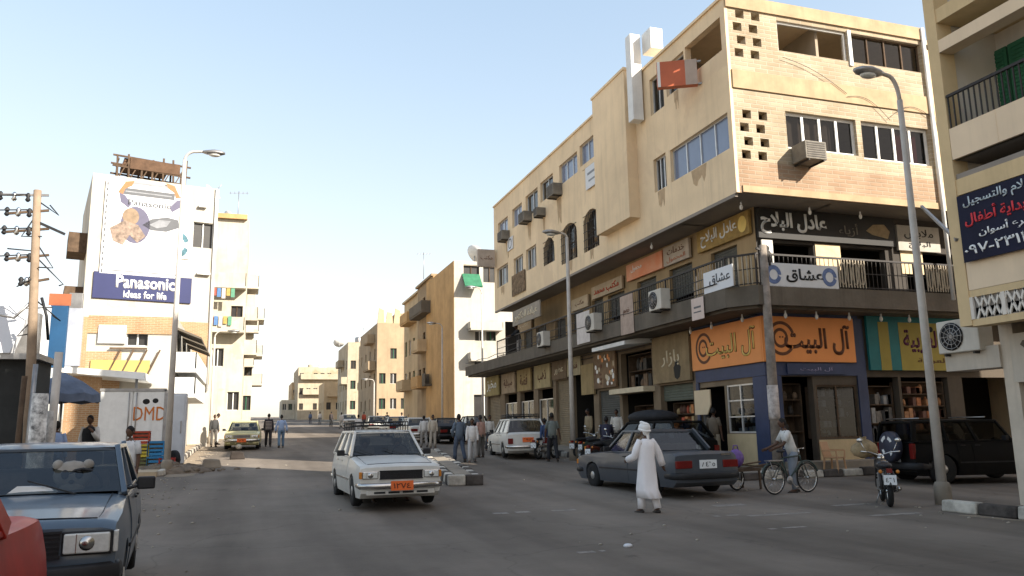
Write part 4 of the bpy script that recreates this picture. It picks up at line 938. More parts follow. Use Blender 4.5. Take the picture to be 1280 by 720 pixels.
q = MB(); q.box(XN + .0, XN + .12, -20, YN - .25, zB, zA); q.box(XN + .015, XN + .12, -20, YN - .25, zp0 + .125, zp1); q.box(XN - .01, XN + .3, -20, YN - .25, zC - .02, zC + .22)
for y in (9.55, 8.2): q.box(XN - .006, XN, y, y + .015, zB, zA)
wb(q, 'parapet', mat('peach_panel', (.76, .60, .42), .85, .08, .8, streak=.2), nb_)
q = MB(); n = 46
for k in range(n):
    y = YN - .28 - k * .11; q.bar((XN + .03, y, zA), (XN + .03, y, zA + .62), .022)
q.bar((XN + .03, YN - .26, zA + .63), (XN + .03, YN - 5.5, zA + .63), .05); wb(q, 'railing', M_iron, nb_)
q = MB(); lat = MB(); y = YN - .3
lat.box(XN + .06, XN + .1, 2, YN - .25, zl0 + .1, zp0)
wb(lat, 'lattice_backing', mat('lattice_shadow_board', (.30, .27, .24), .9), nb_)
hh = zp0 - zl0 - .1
for k in range(14):
    y0 = YN - .3 - k * .62
    for j in range(4):
        for s_ in (-1, 1): 
            a = (XN + .035, y0 - .05 - j * .15, zl0 + .1); b = (XN + .035, y0 - .05 - j * .15 - .15 * 1.0, zp0); b = (XN + .035, a[1] - .16, zp0)
            if s_ < 0: a, b = (a[0], b[1], a[2]), (b[0], a[1], b[2])
            q.bar(a, b, .035, .03, up=(1, 0, 0))
    q.bar((XN + .03, y0 + .03, zl0 + .1), (XN + .03, y0 + .03, zp0), .07, .05, up=(1, 0, 0))
wb(q, 'lattice', mat('lattice_white', (.70, .64, .56), .8, .1, 2), nb_)
M_green = mat('green_shutter_paint', (.035, .16, .085), .6, .2, 3, streak=.3)
g0, g1 = Yp(1240, XW, zA), Yp(1290, XW, zA)
gm = MB()
for k in range(3):
    a = g0 - k * .62; gm.box(XW - .06, XW - .003, a - .58, a, zB + .18, zB + 2.35)
    for j in range(26): z = zB + .3 + j * .078; gm.box(XW - .075, XW - .055, a - .52, a - .06, z, z + .05)
wb(gm, 'shutter', M_green, nb_)
q = MB(); q.box(12.85, 13.25, 10.45, 10.72, 0, zl0 + .05); wb(q, 'column', mat('column_plaster', (.58, .50, .40), .9, .2, 1, streak=.5, bump=.2), nb_)
q = MB(); q.box(13.3, 15, -20, 10.5, 0, 3.4); q.box(13.0, 13.1, 8.9, 9.4, 0, 3.4); wb(q, 'ground_floor_wall', mat('ground_floor_plaster', (.34, .29, .23), .9, .2, 1, streak=.4), nb_)
q = MB(); zz = zl0 - .25; q.hexa([(12.75, 7, zz - .75), (13.3, 7, zz - .75), (13.3, 10.45, zz - .75), (12.75, 10.45, zz - .75), (12.75, 7, zz + .1), (13.3, 7, zz + .1), (13.3, 10.45, zz + .1), (12.75, 10.45, zz + .1)])
q.box(12.8, 13.32, 10.72, 11.9, nz(470, 1195) + .15, nz(445, 1195) + .2)
wb(q, 'lintel', mat('lintel_plaster', (.52, .46, .38), .9, .15, 1, streak=.3), nb_)
q = MB(); zq = zl0 - .62
for s_ in (0, 1):
    q.bar((12.73, 10.2 - s_ * .75, zq - .35), (12.73, 9.85 - s_ * .75, zq), .09, .03, up=(1, 0, 0)); q.bar((12.73, 9.85 - s_ * .75, zq), (12.73, 10.2 - s_ * .75, zq + .3), .09, .03, up=(1, 0, 0)); q.bar((12.73, 9.85 - s_ * .75, zq - .3), (12.73, 9.5 - s_ * .75, zq + .3), .09, .03, up=(1, 0, 0))
wb(q, 'ornament', M_conc, nb_)
# unseen block added behind the camera to shade the near road and the left pavement
bb = thing('shade_block', 'tall tan block behind the camera, added unseen to shade the street', 'building', (14, -22, 0))
q = MB(); q.box(14.0, 34, -60, -20.2, -.5, 24); wb(q, 'wall', M_tan, bb)
q = MB(); q.box(13.8, 34.2, -60.2, -20.1, 24, 24.4); wb(q, 'roof', M_tan, bb)
for k in range(5):
    for j in range(6):
        q = MB(); q.box(13.9, 13.99, -24 - j * 6, -22.4 - j * 6, 4 + k * 3.9, 5.6 + k * 3.9); wb(q, 'window', M_gap, bb)

# ---------------------------------------------------------------- plain blocks farther off
def block(name, label, X0, X1, Y0, Y1, z1, m, south=None, west=None, east=None, roofm=None, parapet=.35, rz=0, pivot=None):
    """closed box building, window openings (dark panes set back) on chosen faces. windows: (u0,u1,z0,z1) measured along the face from its left end"""
    c = pivot or (X0, Y0); o = thing(name, label, 'building', (c[0], c[1], gz(c[1])), rz)
    zb = gz(Y0) - .6; w = MB(); panes = []
    def face(O, ud, nd, ln, ops):
        P = wall_mb(w, O, ud, nd, 0, ln, zb, z1, ops or [], .22)
        for a, b, c_, d in (ops or []): panes.append((O, ud, nd, a, b, c_, d))
    face((X0, Y0), (1, 0), (0, -1), X1 - X0, south); face((X0, Y1), (0, -1), (-1, 0), Y1 - Y0, west); face((X1, Y0), (0, 1), (1, 0), Y1 - Y0, east)
    w.quad((X0, Y1, zb), (X0, Y1, z1), (X1, Y1, z1), (X1, Y1, zb))
    M = Matrix.Translation((c[0], c[1], 0)) @ Matrix.Rotation(rz, 4, 'Z') @ Matrix.Translation((-c[0], -c[1], 0))
    w.xf(M); wb(w, 'wall', m, o)
    r = MB(); r.box(X0 + .01, X1 - .01, Y0 + .01, Y1 - .01, z1 - parapet, z1 - parapet + .12); r.xf(M); wb(r, 'roof', roofm or M_stone, o)
    for O, ud, nd, a, b, c_, d in panes:
        f = MB(); U = Vector((*ud, 0)); Nn = Vector((*nd, 0)); Q = Vector((*O, 0)); P = lambda u, z, dd: Q + U * u - Nn * dd + Vector((0, 0, z))
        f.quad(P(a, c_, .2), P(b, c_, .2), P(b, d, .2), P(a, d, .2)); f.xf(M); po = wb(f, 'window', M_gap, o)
        g = MB(); t = .06
        for p0, p1 in ((P(a, c_, .16), P(b, c_, .16)), (P(a, d, .16), P(b, d, .16)), (P(a, c_, .15), P(a, d, .15)), (P(b, c_, .15), P(b, d, .15)), (P((a + b) / 2, c_, .16), P((a + b) / 2, d, .16))): g.bar(p0, p1, t, t)
        g.xf(M); wb(g, 'frame', rnd.choice([M_wood, M_whitep, M_green]), po)
    o['M'] = 0; del o['M']
    return o, M
def balcony(o, M, x0, x1, y0, y1, z, m, h=.95):
    b = MB(); b.box(x0, x1, y0, y1, z - .15, z); sl = b.xf(M); ob = wb(sl, 'balcony', m, o)
    r = MB()
    for (a, c) in (((x0, y0), (x1, y0)), ((x1, y0), (x1, y1)), ((x0, y0), (x0, y1))):
        dx, dy = c[0] - a[0], c[1] - a[1]; L_ = math.hypot(dx, dy); nx, ny = -dy / L_ * .05, dx / L_ * .05
        r.hexa([(a[0], a[1], z), (c[0], c[1], z), (c[0] + nx, c[1] + ny, z), (a[0] + nx, a[1] + ny, z), (a[0], a[1], z + h), (c[0], c[1], z + h), (c[0] + nx, c[1] + ny, z + h), (a[0] + nx, a[1] + ny, z + h)])
    r.xf(M); wb(r, 'parapet', m, ob)
def dish(loc, label, r=.8, az=0):
    o = thing('satellite_dish', label, 'satellite dish', loc, az, 'satellite dishes on the roofs'); d = MB()
    d.lathe([(.02, .0), (r * .5, .06), (r, .24), (r, .26), (r * .5, .08), (.02, .02)], 'Z', 16); d.xf(Matrix.Translation((0, 0, .9)) @ Matrix.Rotation(R(50), 4, 'X')); d.build('dish', M_whitep, o)
    s_ = MB(); s_.tube([(0, 0, 0), (0, 0, .95)], .04, 6); s_.tube([(0, -.1, .9), (0, -.75, 1.5)], .02, 5); s_.build('stand', M_steel, o)
def tank(loc, label, m):
    o = thing('water_tank', label, 'water tank', loc, 0, None); t = MB(); t.lathe([(.5, .3), (.55, .4), (.55, 1.3), (.45, 1.45), (.1, 1.5)], 'Z', 14); t.build('tank', m, o)
    l = MB()
    for a, b in ((-.4, -.4), (.4, -.4), (.4, .4), (-.4, .4)): l.bar((a, b, 0), (a, b, .32), .06)
    l.build('stand', M_steel, o)
# ---------------------------------------------------------------- buildings on the left side of the street
def grid(u0, u1, n, z0, dz, m, w, h):
    return [(u0 + (u1 - u0) * (k + .5) / n - w / 2, u0 + (u1 - u0) * (k + .5) / n + w / 2, z0 + j * dz, z0 + j * dz + h) for k in range(n) for j in range(m)]
PR = R(12.7); YP = 48.0; XP = Xp(268, YP, 10); pn_ = Vector((math.sin(PR), -math.cos(PR), 0)); pu_ = Vector((math.cos(PR), math.sin(PR), 0))
PL = (PP(109, 310, (XP, YP, 0), pn_) - Vector((XP, YP, 0))).dot(-pu_); zP = PP(170, 223, (XP, YP, 0), pn_).z
def FU(px, py):
    q = PP(px, py, (XP, YP, 0), pn_); return (q - Vector((XP, YP, 0))).dot(pu_) + PL, q.z
wu, wz = FU(254, 294)
bill, MP = block('billboard_building', 'tall white building with a huge poster wall and rusty roof frames', XP - PL, XP, YP, YP + 10, zP, M_white,
                 south=[(wu - .55, wu + .55, wz - .75, wz + .75)], east=grid(.8, 9, 3, 5, 3.3, 4, 1.1, 1.4), pivot=(XP, YP))
for ob in [bill] + list(bill.children_recursive): pass
bill.rotation_euler = (0, 0, 0)
# (block() builds unrotated here; turn the whole building about its street corner)
bill.rotation_euler = (0, 0, PR)
def PW(u, z, d=0): return Vector((XP, YP, 0)) + pu_ * (u - PL) + pn_ * d + Vector((0, 0, z))
q = MB()
for px0, px1, py in ((246, 262, 342), (248, 258, 258)):
    u0, z = FU(px0, py); u1, _ = FU(px1, py); q.bar(PW(u0, z, .12), PW(u1, z, .12), .25, .12)
u_, z0_ = FU(264, 400); q.tube([PW(PL - .15, 4, .1), PW(PL - .15, zP, .1)], .06, 6)
wb(q, 'pipes_and_sills', M_whitep, bill)
q = MB()      # brick band low on the end wall
a0, za = FU(106, 396); a1, _ = FU(245, 410); q.box(0, 0, 0, 0, 0, 0); q = MB()
q.hexa([PW(.02, za - 3.5, .003), PW(PL - .05, za - 3.5, .003), PW(PL - .05, za - 3.5, .05), PW(.02, za - 3.5, .05), PW(.02, za, .003), PW(PL - .05, za, .003), PW(PL - .05, za, .05), PW(.02, za, .05)]); wb(q, 'brick_band', M_rbrick, bill)
# side balconies hanging on the hidden left flank
for z in (8.5, 11.5): q = MB(); q.hexa([PW(-.9, z, -3), PW(0, z, -3), PW(0, z, -.8), PW(-.9, z, -.8), PW(-.9, z + 1.1, -3), PW(0, z + 1.1, -3), PW(0, z + 1.1, -.8), PW(-.9, z + 1.1, -.8)]); wb(q, 'side_balcony', M_wood, bill)
# rooftop frames
rf_ = thing('rooftop_scaffold', 'rusty brown lattice of frames and boards standing on the poster building roof', 'scaffold', PW(PL * .5, zP, -1.2), PR)
fr = MB(); x0s, _ = FU(150, 205); x1s, _ = FU(236, 205); htop = FU(190, 188)[1] - zP; w_ = (x1s - x0s); ox = (x0s + x1s) / 2 - PL * .5
for k in range(7):
    x = ox - w_ / 2 + w_ * k / 6
    for y in (0, 1.6): fr.bar((x, y, -.3), (x + rnd.uniform(-.1, .1), y, htop + rnd.uniform(-.35, .2)), .10)
    fr.bar((x, 0, htop * .8), (x, 1.6, htop * .8), .08)
for z in (.25, htop * .55, htop * .9):
    for y in (0, 1.6): fr.bar((ox - w_ / 2 - .3, y, z), (ox + w_ / 2 + .3, y, z - .15), .09)
for k in range(6): x = ox - w_ / 2 + w_ * k / 6; fr.bar((x, 0, .2), (x + w_ / 6, 0, htop * .85), .06)
fr.build('frame', M_wood, rf_)
bd_ = MB()
for k in range(7): x = ox - w_ / 2 + rnd.uniform(.1, w_ - 1.1); z = rnd.choice([htop * .55, htop * .62, htop * .75]); bd_.hexa([(x, .1, z), (x + 1.3, .1, z - .05), (x + 1.3, 1.5, z), (x, 1.5, z + .05), (x, .1, z + .2), (x + 1.3, .1, z + .15), (x + 1.3, 1.5, z + .2), (x, 1.5, z + .25)])
bd_.box(ox - w_ / 2 + .6, ox + w_ / 2 - .3, -.08, -.03, htop * .5, htop * .86)
bd_.build('boards', mat('rust_boards', (.11, .065, .04), .9, .4, 2), rf_)

def board(name, label, cat, c, rz, w, h, m, t=.06, group=None):
    b = MB(); b.box(-w / 2, w / 2, -t, 0, -h / 2, h / 2); o = b.build(name, m, bevel=.006); o.location = c; o.rotation_euler = (0, 0, rz); return tag(o, label, cat, group)
def btext(o, text, x, z, m, w=None, h=None, t=.06, arabic=False, bold=.0, depth=.012): return lettering(text, (x, -t - .001, z), (1, 0, 0), (0, 0, 1), m, o, w=w, h=h, depth=depth, arabic=arabic, bold=bold)
def bdisc(o, x, z, rx, rz_, m, name='picture', t=.06, d=.008, a0=0, a1=360, inner=0.0, n=24):
    q = MB(); pts = [(x + rx * math.cos(R(a0 + (a1 - a0) * k / n)), z + rz_ * math.sin(R(a0 + (a1 - a0) * k / n))) for k in range(n + (1 if a1 - a0 < 360 else 0))]
    if inner: pts = pts + [(x + rx * inner * math.cos(R(a0 + (a1 - a0) * k / n)), z + rz_ * inner * math.sin(R(a0 + (a1 - a0) * k / n))) for k in range(n, -1, -1)]
    q.prism(pts, 'Y', -t - d, -t + .001); return q.build(name, m, o, fixn=True)
def brect(o, x0, x1, z0, z1, m, name='picture', t=.06, d=.006): q = MB(); q.box(x0, x1, -t - d, -t + .001, z0, z1); return q.build(name, m, o)
def bpoly(o, pts, m, name='picture', t=.06, d=.008): q = MB(); q.prism(pts, 'Y', -t - d, -t + .001); return q.build(name, m, o, fixn=True)
M_poster = mat('poster_white', (.66, .67, .69), .55, .04, .5)
M_pblue = mat('poster_blue', (.022, .028, .10), .5, .1, .8)
M_pgrey = mat('poster_grey', (.10, .105, .115), .5, .1, 3); M_ppale = mat('poster_silver', (.24, .25, .27), .5, .25, 2)
M_por = mat('poster_orange', (.42, .15, .06), .5, .15, 2); M_ptan = mat('poster_tan', (.24, .17, .11), .6, .35, 3); M_ppur = mat('poster_purple', (.10, .095, .15), .5, .1, 2)
M_wht = mat('letter_white', (.80, .80, .78), .5, .03, 4); M_ltan = mat('letter_cream', (.62, .52, .36), .6, .15, 4)
# poster
a0, _ = FU(127, 300); a1, _ = FU(222, 300); zt = FU(170, 225)[1] - .25; zb_ = FU(170, 345)[1]
pw, ph = a1 - a0, zt - zb_; po = board('billboard', 'huge white camera poster with orange and blue arcs covering the end wall', 'billboard', PW((a0 + a1) / 2, (zt + zb_) / 2, .03), PR, pw, ph, M_poster, .08)
T_ = .08
def pq(px, py): u, z = FU(px, py); return u - (a0 + a1) / 2, z - (zt + zb_) / 2
for px, py, m, s in ((154, 234, M_por, 1), (220, 240, M_por, -1)):
    x, z = pq(px, py); bpoly(po, [(x - .25 * s, z - .35), (x + .1 * s, z + .3), (x + .55 * s, z + .42), (x + .45 * s, z + .12), (x + .1 * s, z - .1), (x, z - .42)], m, t=T_)
for px, py, s in ((156, 249, 1), (220, 256, -1)):
    x, z = pq(px, py); bpoly(po, [(x - .3 * s, z + .32), (x, z + .2), (x + .35 * s, z - .25), (x + .2 * s, z - .5), (x - .2 * s, z - .2)], M_ppur, t=T_)
x, z = pq(187, 232); brect(po, x - .95, x + .95, z - .06, z + .06, M_ppale, t=T_)
x, z = pq(186, 243); brect(po, x - 1.35, x + 1.35, z - .19, z + .19, M_pgrey, t=T_); brect(po, x - 1.2, x + 1.2, z - .04, z + .03, M_ppale, t=T_ + .006)
x, z = pq(187, 256); btext(po, 'Panasonic', x, z, M_pgrey, w=2.2, h=.32, t=T_, bold=.012)
x, z = pq(160, 283); bdisc(po, x + .35, z + .1, .75, 1.05, M_ppur, t=T_); bdisc(po, x + .1, z + .55, .42, .48, M_ptan, t=T_ + .008)
bpoly(po, [(x - .9, z - .2), (x - .2, z + .3), (x + .5, z + .1), (x + .9, z - .5), (x + .5, z - .9), (x + .1, z - .5), (x - .2, z - 1.1), (x - .7, z - .9)], mat('poster_brown', (.27, .20, .155), .6, .6, 4), t=T_ + .012)
x, z = pq(201, 279); bpoly(po, [(x - .95, z - .25), (x - .5, z + .15), (x + .3, z + .35), (x + .9, z + .25), (x + .95, z - .2), (x + .3, z - .5), (x - .5, z - .5)], M_pgrey, t=T_); bpoly(po, [(x - .6, z - .2), (x - .1, z + .15), (x + .5, z + .15), (x + .3, z - .2), (x - .2, z - .35)], M_ppale, t=T_ + .008)
x, z = pq(188, 309); bpoly(po, [(x - .7, z - .2), (x - .3, z + .3), (x + .7, z - .05), (x + .4, z - .3)], mat('poster_faint', (.46, .47, .48), .5), t=T_)
for k in range(16): brect(po, -pw / 2 + .06, -pw / 2 + .14, -ph / 2 + ph * k / 16 + .05, -ph / 2 + ph * (k + .7) / 16, M_pgrey, t=T_)
x, z = pq(180, 341); brect(po, x - 1.9, x + 1.9, z - .05, z + .03, M_ppale, t=T_)
uu, zz_ = FU(223, 306); gl_ = board('wall_emblem', 'faded teal ring emblem painted beside the huge camera poster', 'sign', PW(uu + .1, zz_, .02), PR, 1.0, 1.6, M_poster, .03)
bdisc(gl_, 0, 0, .45, .7, mat('poster_teal', (.07, .17, .21), .6, .5, 4), t=.03, inner=.5, a0=20, a1=340)
a2, _ = FU(116, 357); a3, _ = FU(239, 360); z2 = FU(178, 340)[1] + .02; z3 = FU(178, 374)[1]; zc_ = (z2 + z3) / 2 - .02
st_ = board('brand_banner', 'blue banner with white lettering under the huge camera poster', 'sign', PW((a2 + a3) / 2, zc_ - .12, .03), PR, a3 - a2, (z2 - z3) - .1, M_pblue, .08)
hw_ = (a3 - a2)
btext(st_, 'Panasonic', .10, .26, M_wht, w=hw_ * .60, h=.72, t=T_, bold=.03); btext(st_, 'ideas for life', .10, -.42, M_wht, w=hw_ * .44, h=.42, t=T_, bold=.02)

# low block in front with the shop row
YC = 36.0; xc0, xc1 = Xp(105, YC, 4), Xp(217, YC, 4); zc1 = PY(160, 395, YC).z
sx = lambda px: Xp(px, YC, 4) - xc0
low, ML = block('shop_row', 'low brick and white shop row with balconies beneath the poster building', xc0, xc1, YC, YC + 9.8, zc1, M_white,
                south=[(sx(155), sx(182), PY(165, 432, YC).z, PY(165, 413, YC).z)], east=[(.6, 2.0, 1.1, 3.2), (2.6, 4.2, 1.1, 3.2), (4.9, 6.4, 1.1, 3.2), (7, 8.8, 1.2, 3.3), (1, 2.4, 4.6, 5.9), (4, 5.4, 4.6, 5.9), (7, 8.4, 4.6, 5.9)])
q = MB(); q.box(xc0 + .01, xc1 - .02, YC - .05, YC - .003, zc1 - .75, zc1 - .02); q.box(xc0 + .01, xc0 + sx(150), YC - .04, YC - .003, 2.2, zc1 - 1.5); wb(q, 'brick_facing', M_rbrick, low)
q = MB()
for a in range(4): x = xc0 + sx(132) + a * .5; q.bar((x, YC - .12, 3.9), (x + .5, YC - .12, 5.1), .06)
q.bar((xc0 + sx(130), YC - .12, 3.95), (xc0 + sx(182), YC - .12, 3.95), .07); q.bar((xc0 + sx(135), YC - .12, 5.15), (xc0 + sx(182), YC - .12, 5.15), .07); wb(q, 'trellis', M_wood, low)
for z, y0, y1 in ((4.35, YC + .1, YC + 9), (3.3, YC + .3, YC + 8)): balcony(low, Matrix.Identity(4), xc1, xc1 + .85, y0, y1, z, M_whitep, .7)
q = MB(); zr = zc1
for k in range(3): q.hexa([(xc1 + .003, YC + .2 + k * 3, zr - .5), (xc1 + 1, YC + .2 + k * 3, zr - .9), (xc1 + 1, YC + 2.6 + k * 3, zr - .9), (xc1 + .003, YC + 2.6 + k * 3, zr - .5), (xc1 + .003, YC + .2 + k * 3, zr - .4), (xc1 + 1, YC + .2 + k * 3, zr - .82), (xc1 + 1, YC + 2.6 + k * 3, zr - .82), (xc1 + .003, YC + 2.6 + k * 3, zr - .4)])
wb(q, 'awning', M_conc, low)
bx = sx(137); board('blank_board', 'blank white signboard on the brick shop row wall', 'sign', (xc0 + bx, YC - .06, PY(137, 418, YC).z), 0, sx(155) - sx(120), .75, M_poster)
bx = sx(168); yb = board('yellow_board', 'yellow shop board under the slab canopy by the white truck', 'sign', (xc0 + sx(150), YC - .06, PY(165, 462, YC).z), 0, sx(186) - sx(112), .75, mat('yellow_sign', (.44, .34, .10), .6, .1, 2))
cn = thing('canopy', 'thick white slab canopy sticking out over the pavement by the shop row', 'canopy', (xc0, 32.8, gz(32.8))); q = MB(); zz = PY(120, 464, 32.8).z - gz(32.8)
xl, xr_ = Xp(66, 32.8, 3.5) - xc0, Xp(180, 32.8, 3.5) - xc0
q.hexa([(xl, 0, zz - .02), (xr_, 0, zz - .3), (xr_, 3.1, zz - .3), (xl, 3.1, zz - .02), (xl, 0, zz + .18), (xr_, 0, zz - .04), (xr_, 3.1, zz - .04), (xl, 3.1, zz + .18)]); q.build('slab', M_whitep, cn)
q = MB(); q.tube([(xl + .2, .2, 0), (xl + .2, .2, zz)], .05, 6); q.tube([(xr_ - .3, .3, 0), (xr_ - .3, .3, zz - .2)], .05, 6); q.build('post', M_steel, cn)

# the cream towers behind
def tower(label, pxl, pxr, pytop, Y, D, m, nw, nf, bal, name='apartment_building'):
    x0, x1 = Xp(pxl, Y, 8), Xp(pxr, Y, 8); z1 = PY((pxl + pxr) / 2, pytop, Y).z
    W_ = x1 - x0; so = [(W_ * (k + .5) / nw - .4, W_ * (k + .5) / nw + .4, gz(Y) + 2.0 + j * 3.1, gz(Y) + 3.3 + j * 3.1) for k in range(nw) for j in range(nf) if gz(Y) + 3.4 + j * 3.1 < z1 - .5 and rnd.random() < .8]
    eo = [(D * (k + .5) / 4 - .5, D * (k + .5) / 4 + .5, gz(Y) + 2.0 + j * 3.1, gz(Y) + 3.4 + j * 3.1) for k in range(4) for j in range(nf) if gz(Y) + 3.5 + j * 3.1 < z1 - .5]
    o, M = block(name, label, x0, x1, Y, Y + D, z1, m, south=so, east=eo, west=eo)
    for (dx, w, z, side) in bal:
        zz = gz(Y) + z
        if side == 'S': balcony(o, M, x0 + dx, x0 + dx + w, Y - 1.0, Y, zz, m)
        elif side == 'E': balcony(o, M, x1, x1 + .9, Y + dx, Y + dx + w, zz, m)
        else: balcony(o, M, x0 - .9, x0, Y + dx, Y + dx + w, zz, m)
    return x0, x1, z1
M_cream3 = mat('far_cream_plaster', (.42, .36, .265), .95, .2, .5, patch=(.3, .6, (.34, .26, .16)), streak=.45)
M_tan2 = mat('far_tan_plaster', (.36, .27, .175), .95, .2, .5, streak=.4)
M_ochre2 = mat('brown_plaster', (.34, .245, .15), .95, .25, .6, streak=.5, bump=.25, bscale=5)
M_cream2 = mat('pale_cream_plaster', (.52, .475, .385), .9, .2, .6, patch=(.4, .6, (.40, .345, .265)), streak=.45, bump=.1)
tower('slim cream building with a flat brown roof edge just behind the poster building', 262, 305, 274, 60, 12, M_cream2, 2, 5, [(.1, 2.2, 7.6, 'S'), (.1, 2.2, 10.8, 'S'), (1, 3, 6.2, 'E'), (5, 3, 9.3, 'E'), (7, 3, 12.2, 'E')])
tower('cream apartment building with balconies closing the row behind the slim cream building', 290, 316, 342, 76, 14, M_cream2, 2, 5, [(.3, 1.6, 6.0, 'S'), (.6, 1.6, 9.1, 'S'), (2, 3, 4.5, 'E'), (6, 4, 7.6, 'E'), (2, 4, 10.7, 'E')])
rfx = MB(); x0 = Xp(270, 60, 15); x1 = Xp(304, 60, 15); z = PY(288, 274, 60).z; rfx.box(x0, x1 + .2, 59.7, 66, z, z + .35); o = rfx.build('roof_hut', M_ochre); tag(o, 'brown roof slab on top of the slim cream building', 'roof hut'); 

# far buildings on the right beyond the corner building
x0 = Xp(568, 58, 8); z1 = PY(575, 326, 58).z
def zpY(py, px, Y): return PY(px, py, Y).z
sxx = lambda px: Xp(px, 58, 8) - x0
ow, Mw = block('stepped_building', 'tall building with white sunlit end wall and orange street side past the side street', x0, x0 + 9, 58, 68, z1, M_white,
      south=[(sxx(580), sxx(600), zpY(353, 590, 58), zpY(331, 590, 58)), (sxx(605), sxx(622), zpY(353, 610, 58), zpY(331, 610, 58)), (sxx(594), sxx(606), zpY(426, 600, 58), zpY(408, 600, 58)), (sxx(608), sxx(620), zpY(426, 610, 58), zpY(408, 610, 58)), (sxx(593), sxx(609), zpY(458, 600, 58), zpY(442, 600, 58)), (1.5, 3.2, 2.2, 4.2), (4.2, 6, 2.2, 4.2)],
      west=[(2, 3, 6, 7.5), (6, 7, 9.5, 11)])
q = MB(); q.box(x0 - .03, x0 - .002, 58.02, 68, .8, z1); wb(q, 'ochre_side', M_ochre, ow)
for px, py in ((590, 402), (600, 440)): z = zpY(py, px, 58); balcony(ow, Mw, x0 + sxx(585), x0 + sxx(625), 57.1, 58, z - .6, M_white, .5)
q = MB(); z = zpY(352, 590, 58); q.hexa([(x0 + sxx(578), 57.1, z - .6), (x0 + sxx(600), 57.1, z - .6), (x0 + sxx(600), 57.98, z + .5), (x0 + sxx(578), 57.98, z + .5), (x0 + sxx(578), 57.05, z - .5), (x0 + sxx(600), 57.05, z - .5), (x0 + sxx(600), 57.98, z + .6), (x0 + sxx(578), 57.98, z + .6)]); wb(q, 'awning', M_green, ow)
dish((x0 + 2.0, 59.2, z1 - .2), 'white satellite dish on the tall stepped building roof', .9, 2.0)
ysteps = [(68.05, 545, 338, .25, M_ochre, 'long plain ochre building adjoining the tall white ended building'), (None, 522, 352, .1, M_ochre2, 'brownish building with hanging balconies between the ochre and tan ones'), (None, 505, 372, .35, M_tan, 'tan street house with a wooden bay beyond the brownish building')]
y_ = 68.05
for (_, pxl, py, dx, m_, lb) in ysteps:
    ye = Yp(pxl, x0 + dx, 9); zt2 = PX((pxl + 12), py, x0 + dx).z; L_ = ye - y_ - .05
    ww = [(u, u + 1.0, gz(y_) + z, gz(y_) + z + 1.5) for u in [L_ * k / 4 + .6 for k in range(4)] for z in (4.2, 7.4, 10.6) if gz(y_) + z + 1.7 < zt2 - .5 and rnd.random() < .75]
    o2, m2 = block('street_building', lb, x0 + dx, x0 + 10, y_, ye, zt2, m_, west=ww, south=[(1, 2, zt2 - 2.2, zt2 - .9), (3.5, 4.5, zt2 - 2.2, zt2 - .9)])
    for k in range(3):
        if rnd.random() < .8: balcony(o2, m2, x0 + dx - .9, x0 + dx, y_ + L_ * rnd.uniform(.1, .5), y_ + L_ * rnd.uniform(.6, .95), gz(y_) + 4 + 3.2 * k, rnd.choice([M_tan, M_conc, M_ochre]), .9)
    q = MB(); q.box(x0 + dx - .12, x0 + dx - .002, y_ + .3, y_ + .9, gz(y_), zt2); q.box(x0 + dx - .25, x0 + dx + .3, y_ + .02, ye - .02, zt2, zt2 + .2); wb(q, 'cornice_and_pier', m_, o2)
    y_ = ye + .05
tank((x0 + 2.5, 74, PX(545, 345, x0).z), 'grey water tank on the ochre building roof', M_steel)
Yt = 98
x0, x1, z1 = tower('brown tower house with dark slit windows beyond the ochre building', 471, 512, 404, Yt, 16, M_tan2, 3, 5, [(1, 5, 7, 'W'), (2, 4, 10.5, 'W')])
q = thing('roof_ruin', 'crumbling arched wall on top of the brown tower house', 'wall', (x0, Yt, z1)); mb_ = MB()
for k in range(4): mb_.prism([(k * (x1 - x0) / 4, 0), (k * (x1 - x0) / 4 + .9, 0), (k * (x1 - x0) / 4 + .8, 1.6 - .3 * (k % 2)), (k * (x1 - x0) / 4 + .2, 1.9 - .5 * (k % 2))], 'Y', 0, .3)
mb_.build('arches', M_tan, q)
tower('pale cream house with small square windows beyond the brown tower', 434, 476, 428, 124, 14, M_cream3, 3, 4, [(0, 4, 6, 'W'), (5, 4, 9, 'W')])
tower('low cream house with arcades where the street bends far away', 372, 432, 459, 168, 18, M_cream3, 7, 4, [(1, 7, 5.2, 'S'), (.5, 8, 8.3, 'S')])
tower('ochre house with a stepped roof beside the far cream house', 405, 440, 478, 150, 12, M_tan, 3, 3, [(0.5, 3, 4.5, 'S')])
tower('tan block closing the bend of the street', 364, 398, 478, 182, 14, M_tan, 4, 3, [(.5, 4, 4.8, 'S')])

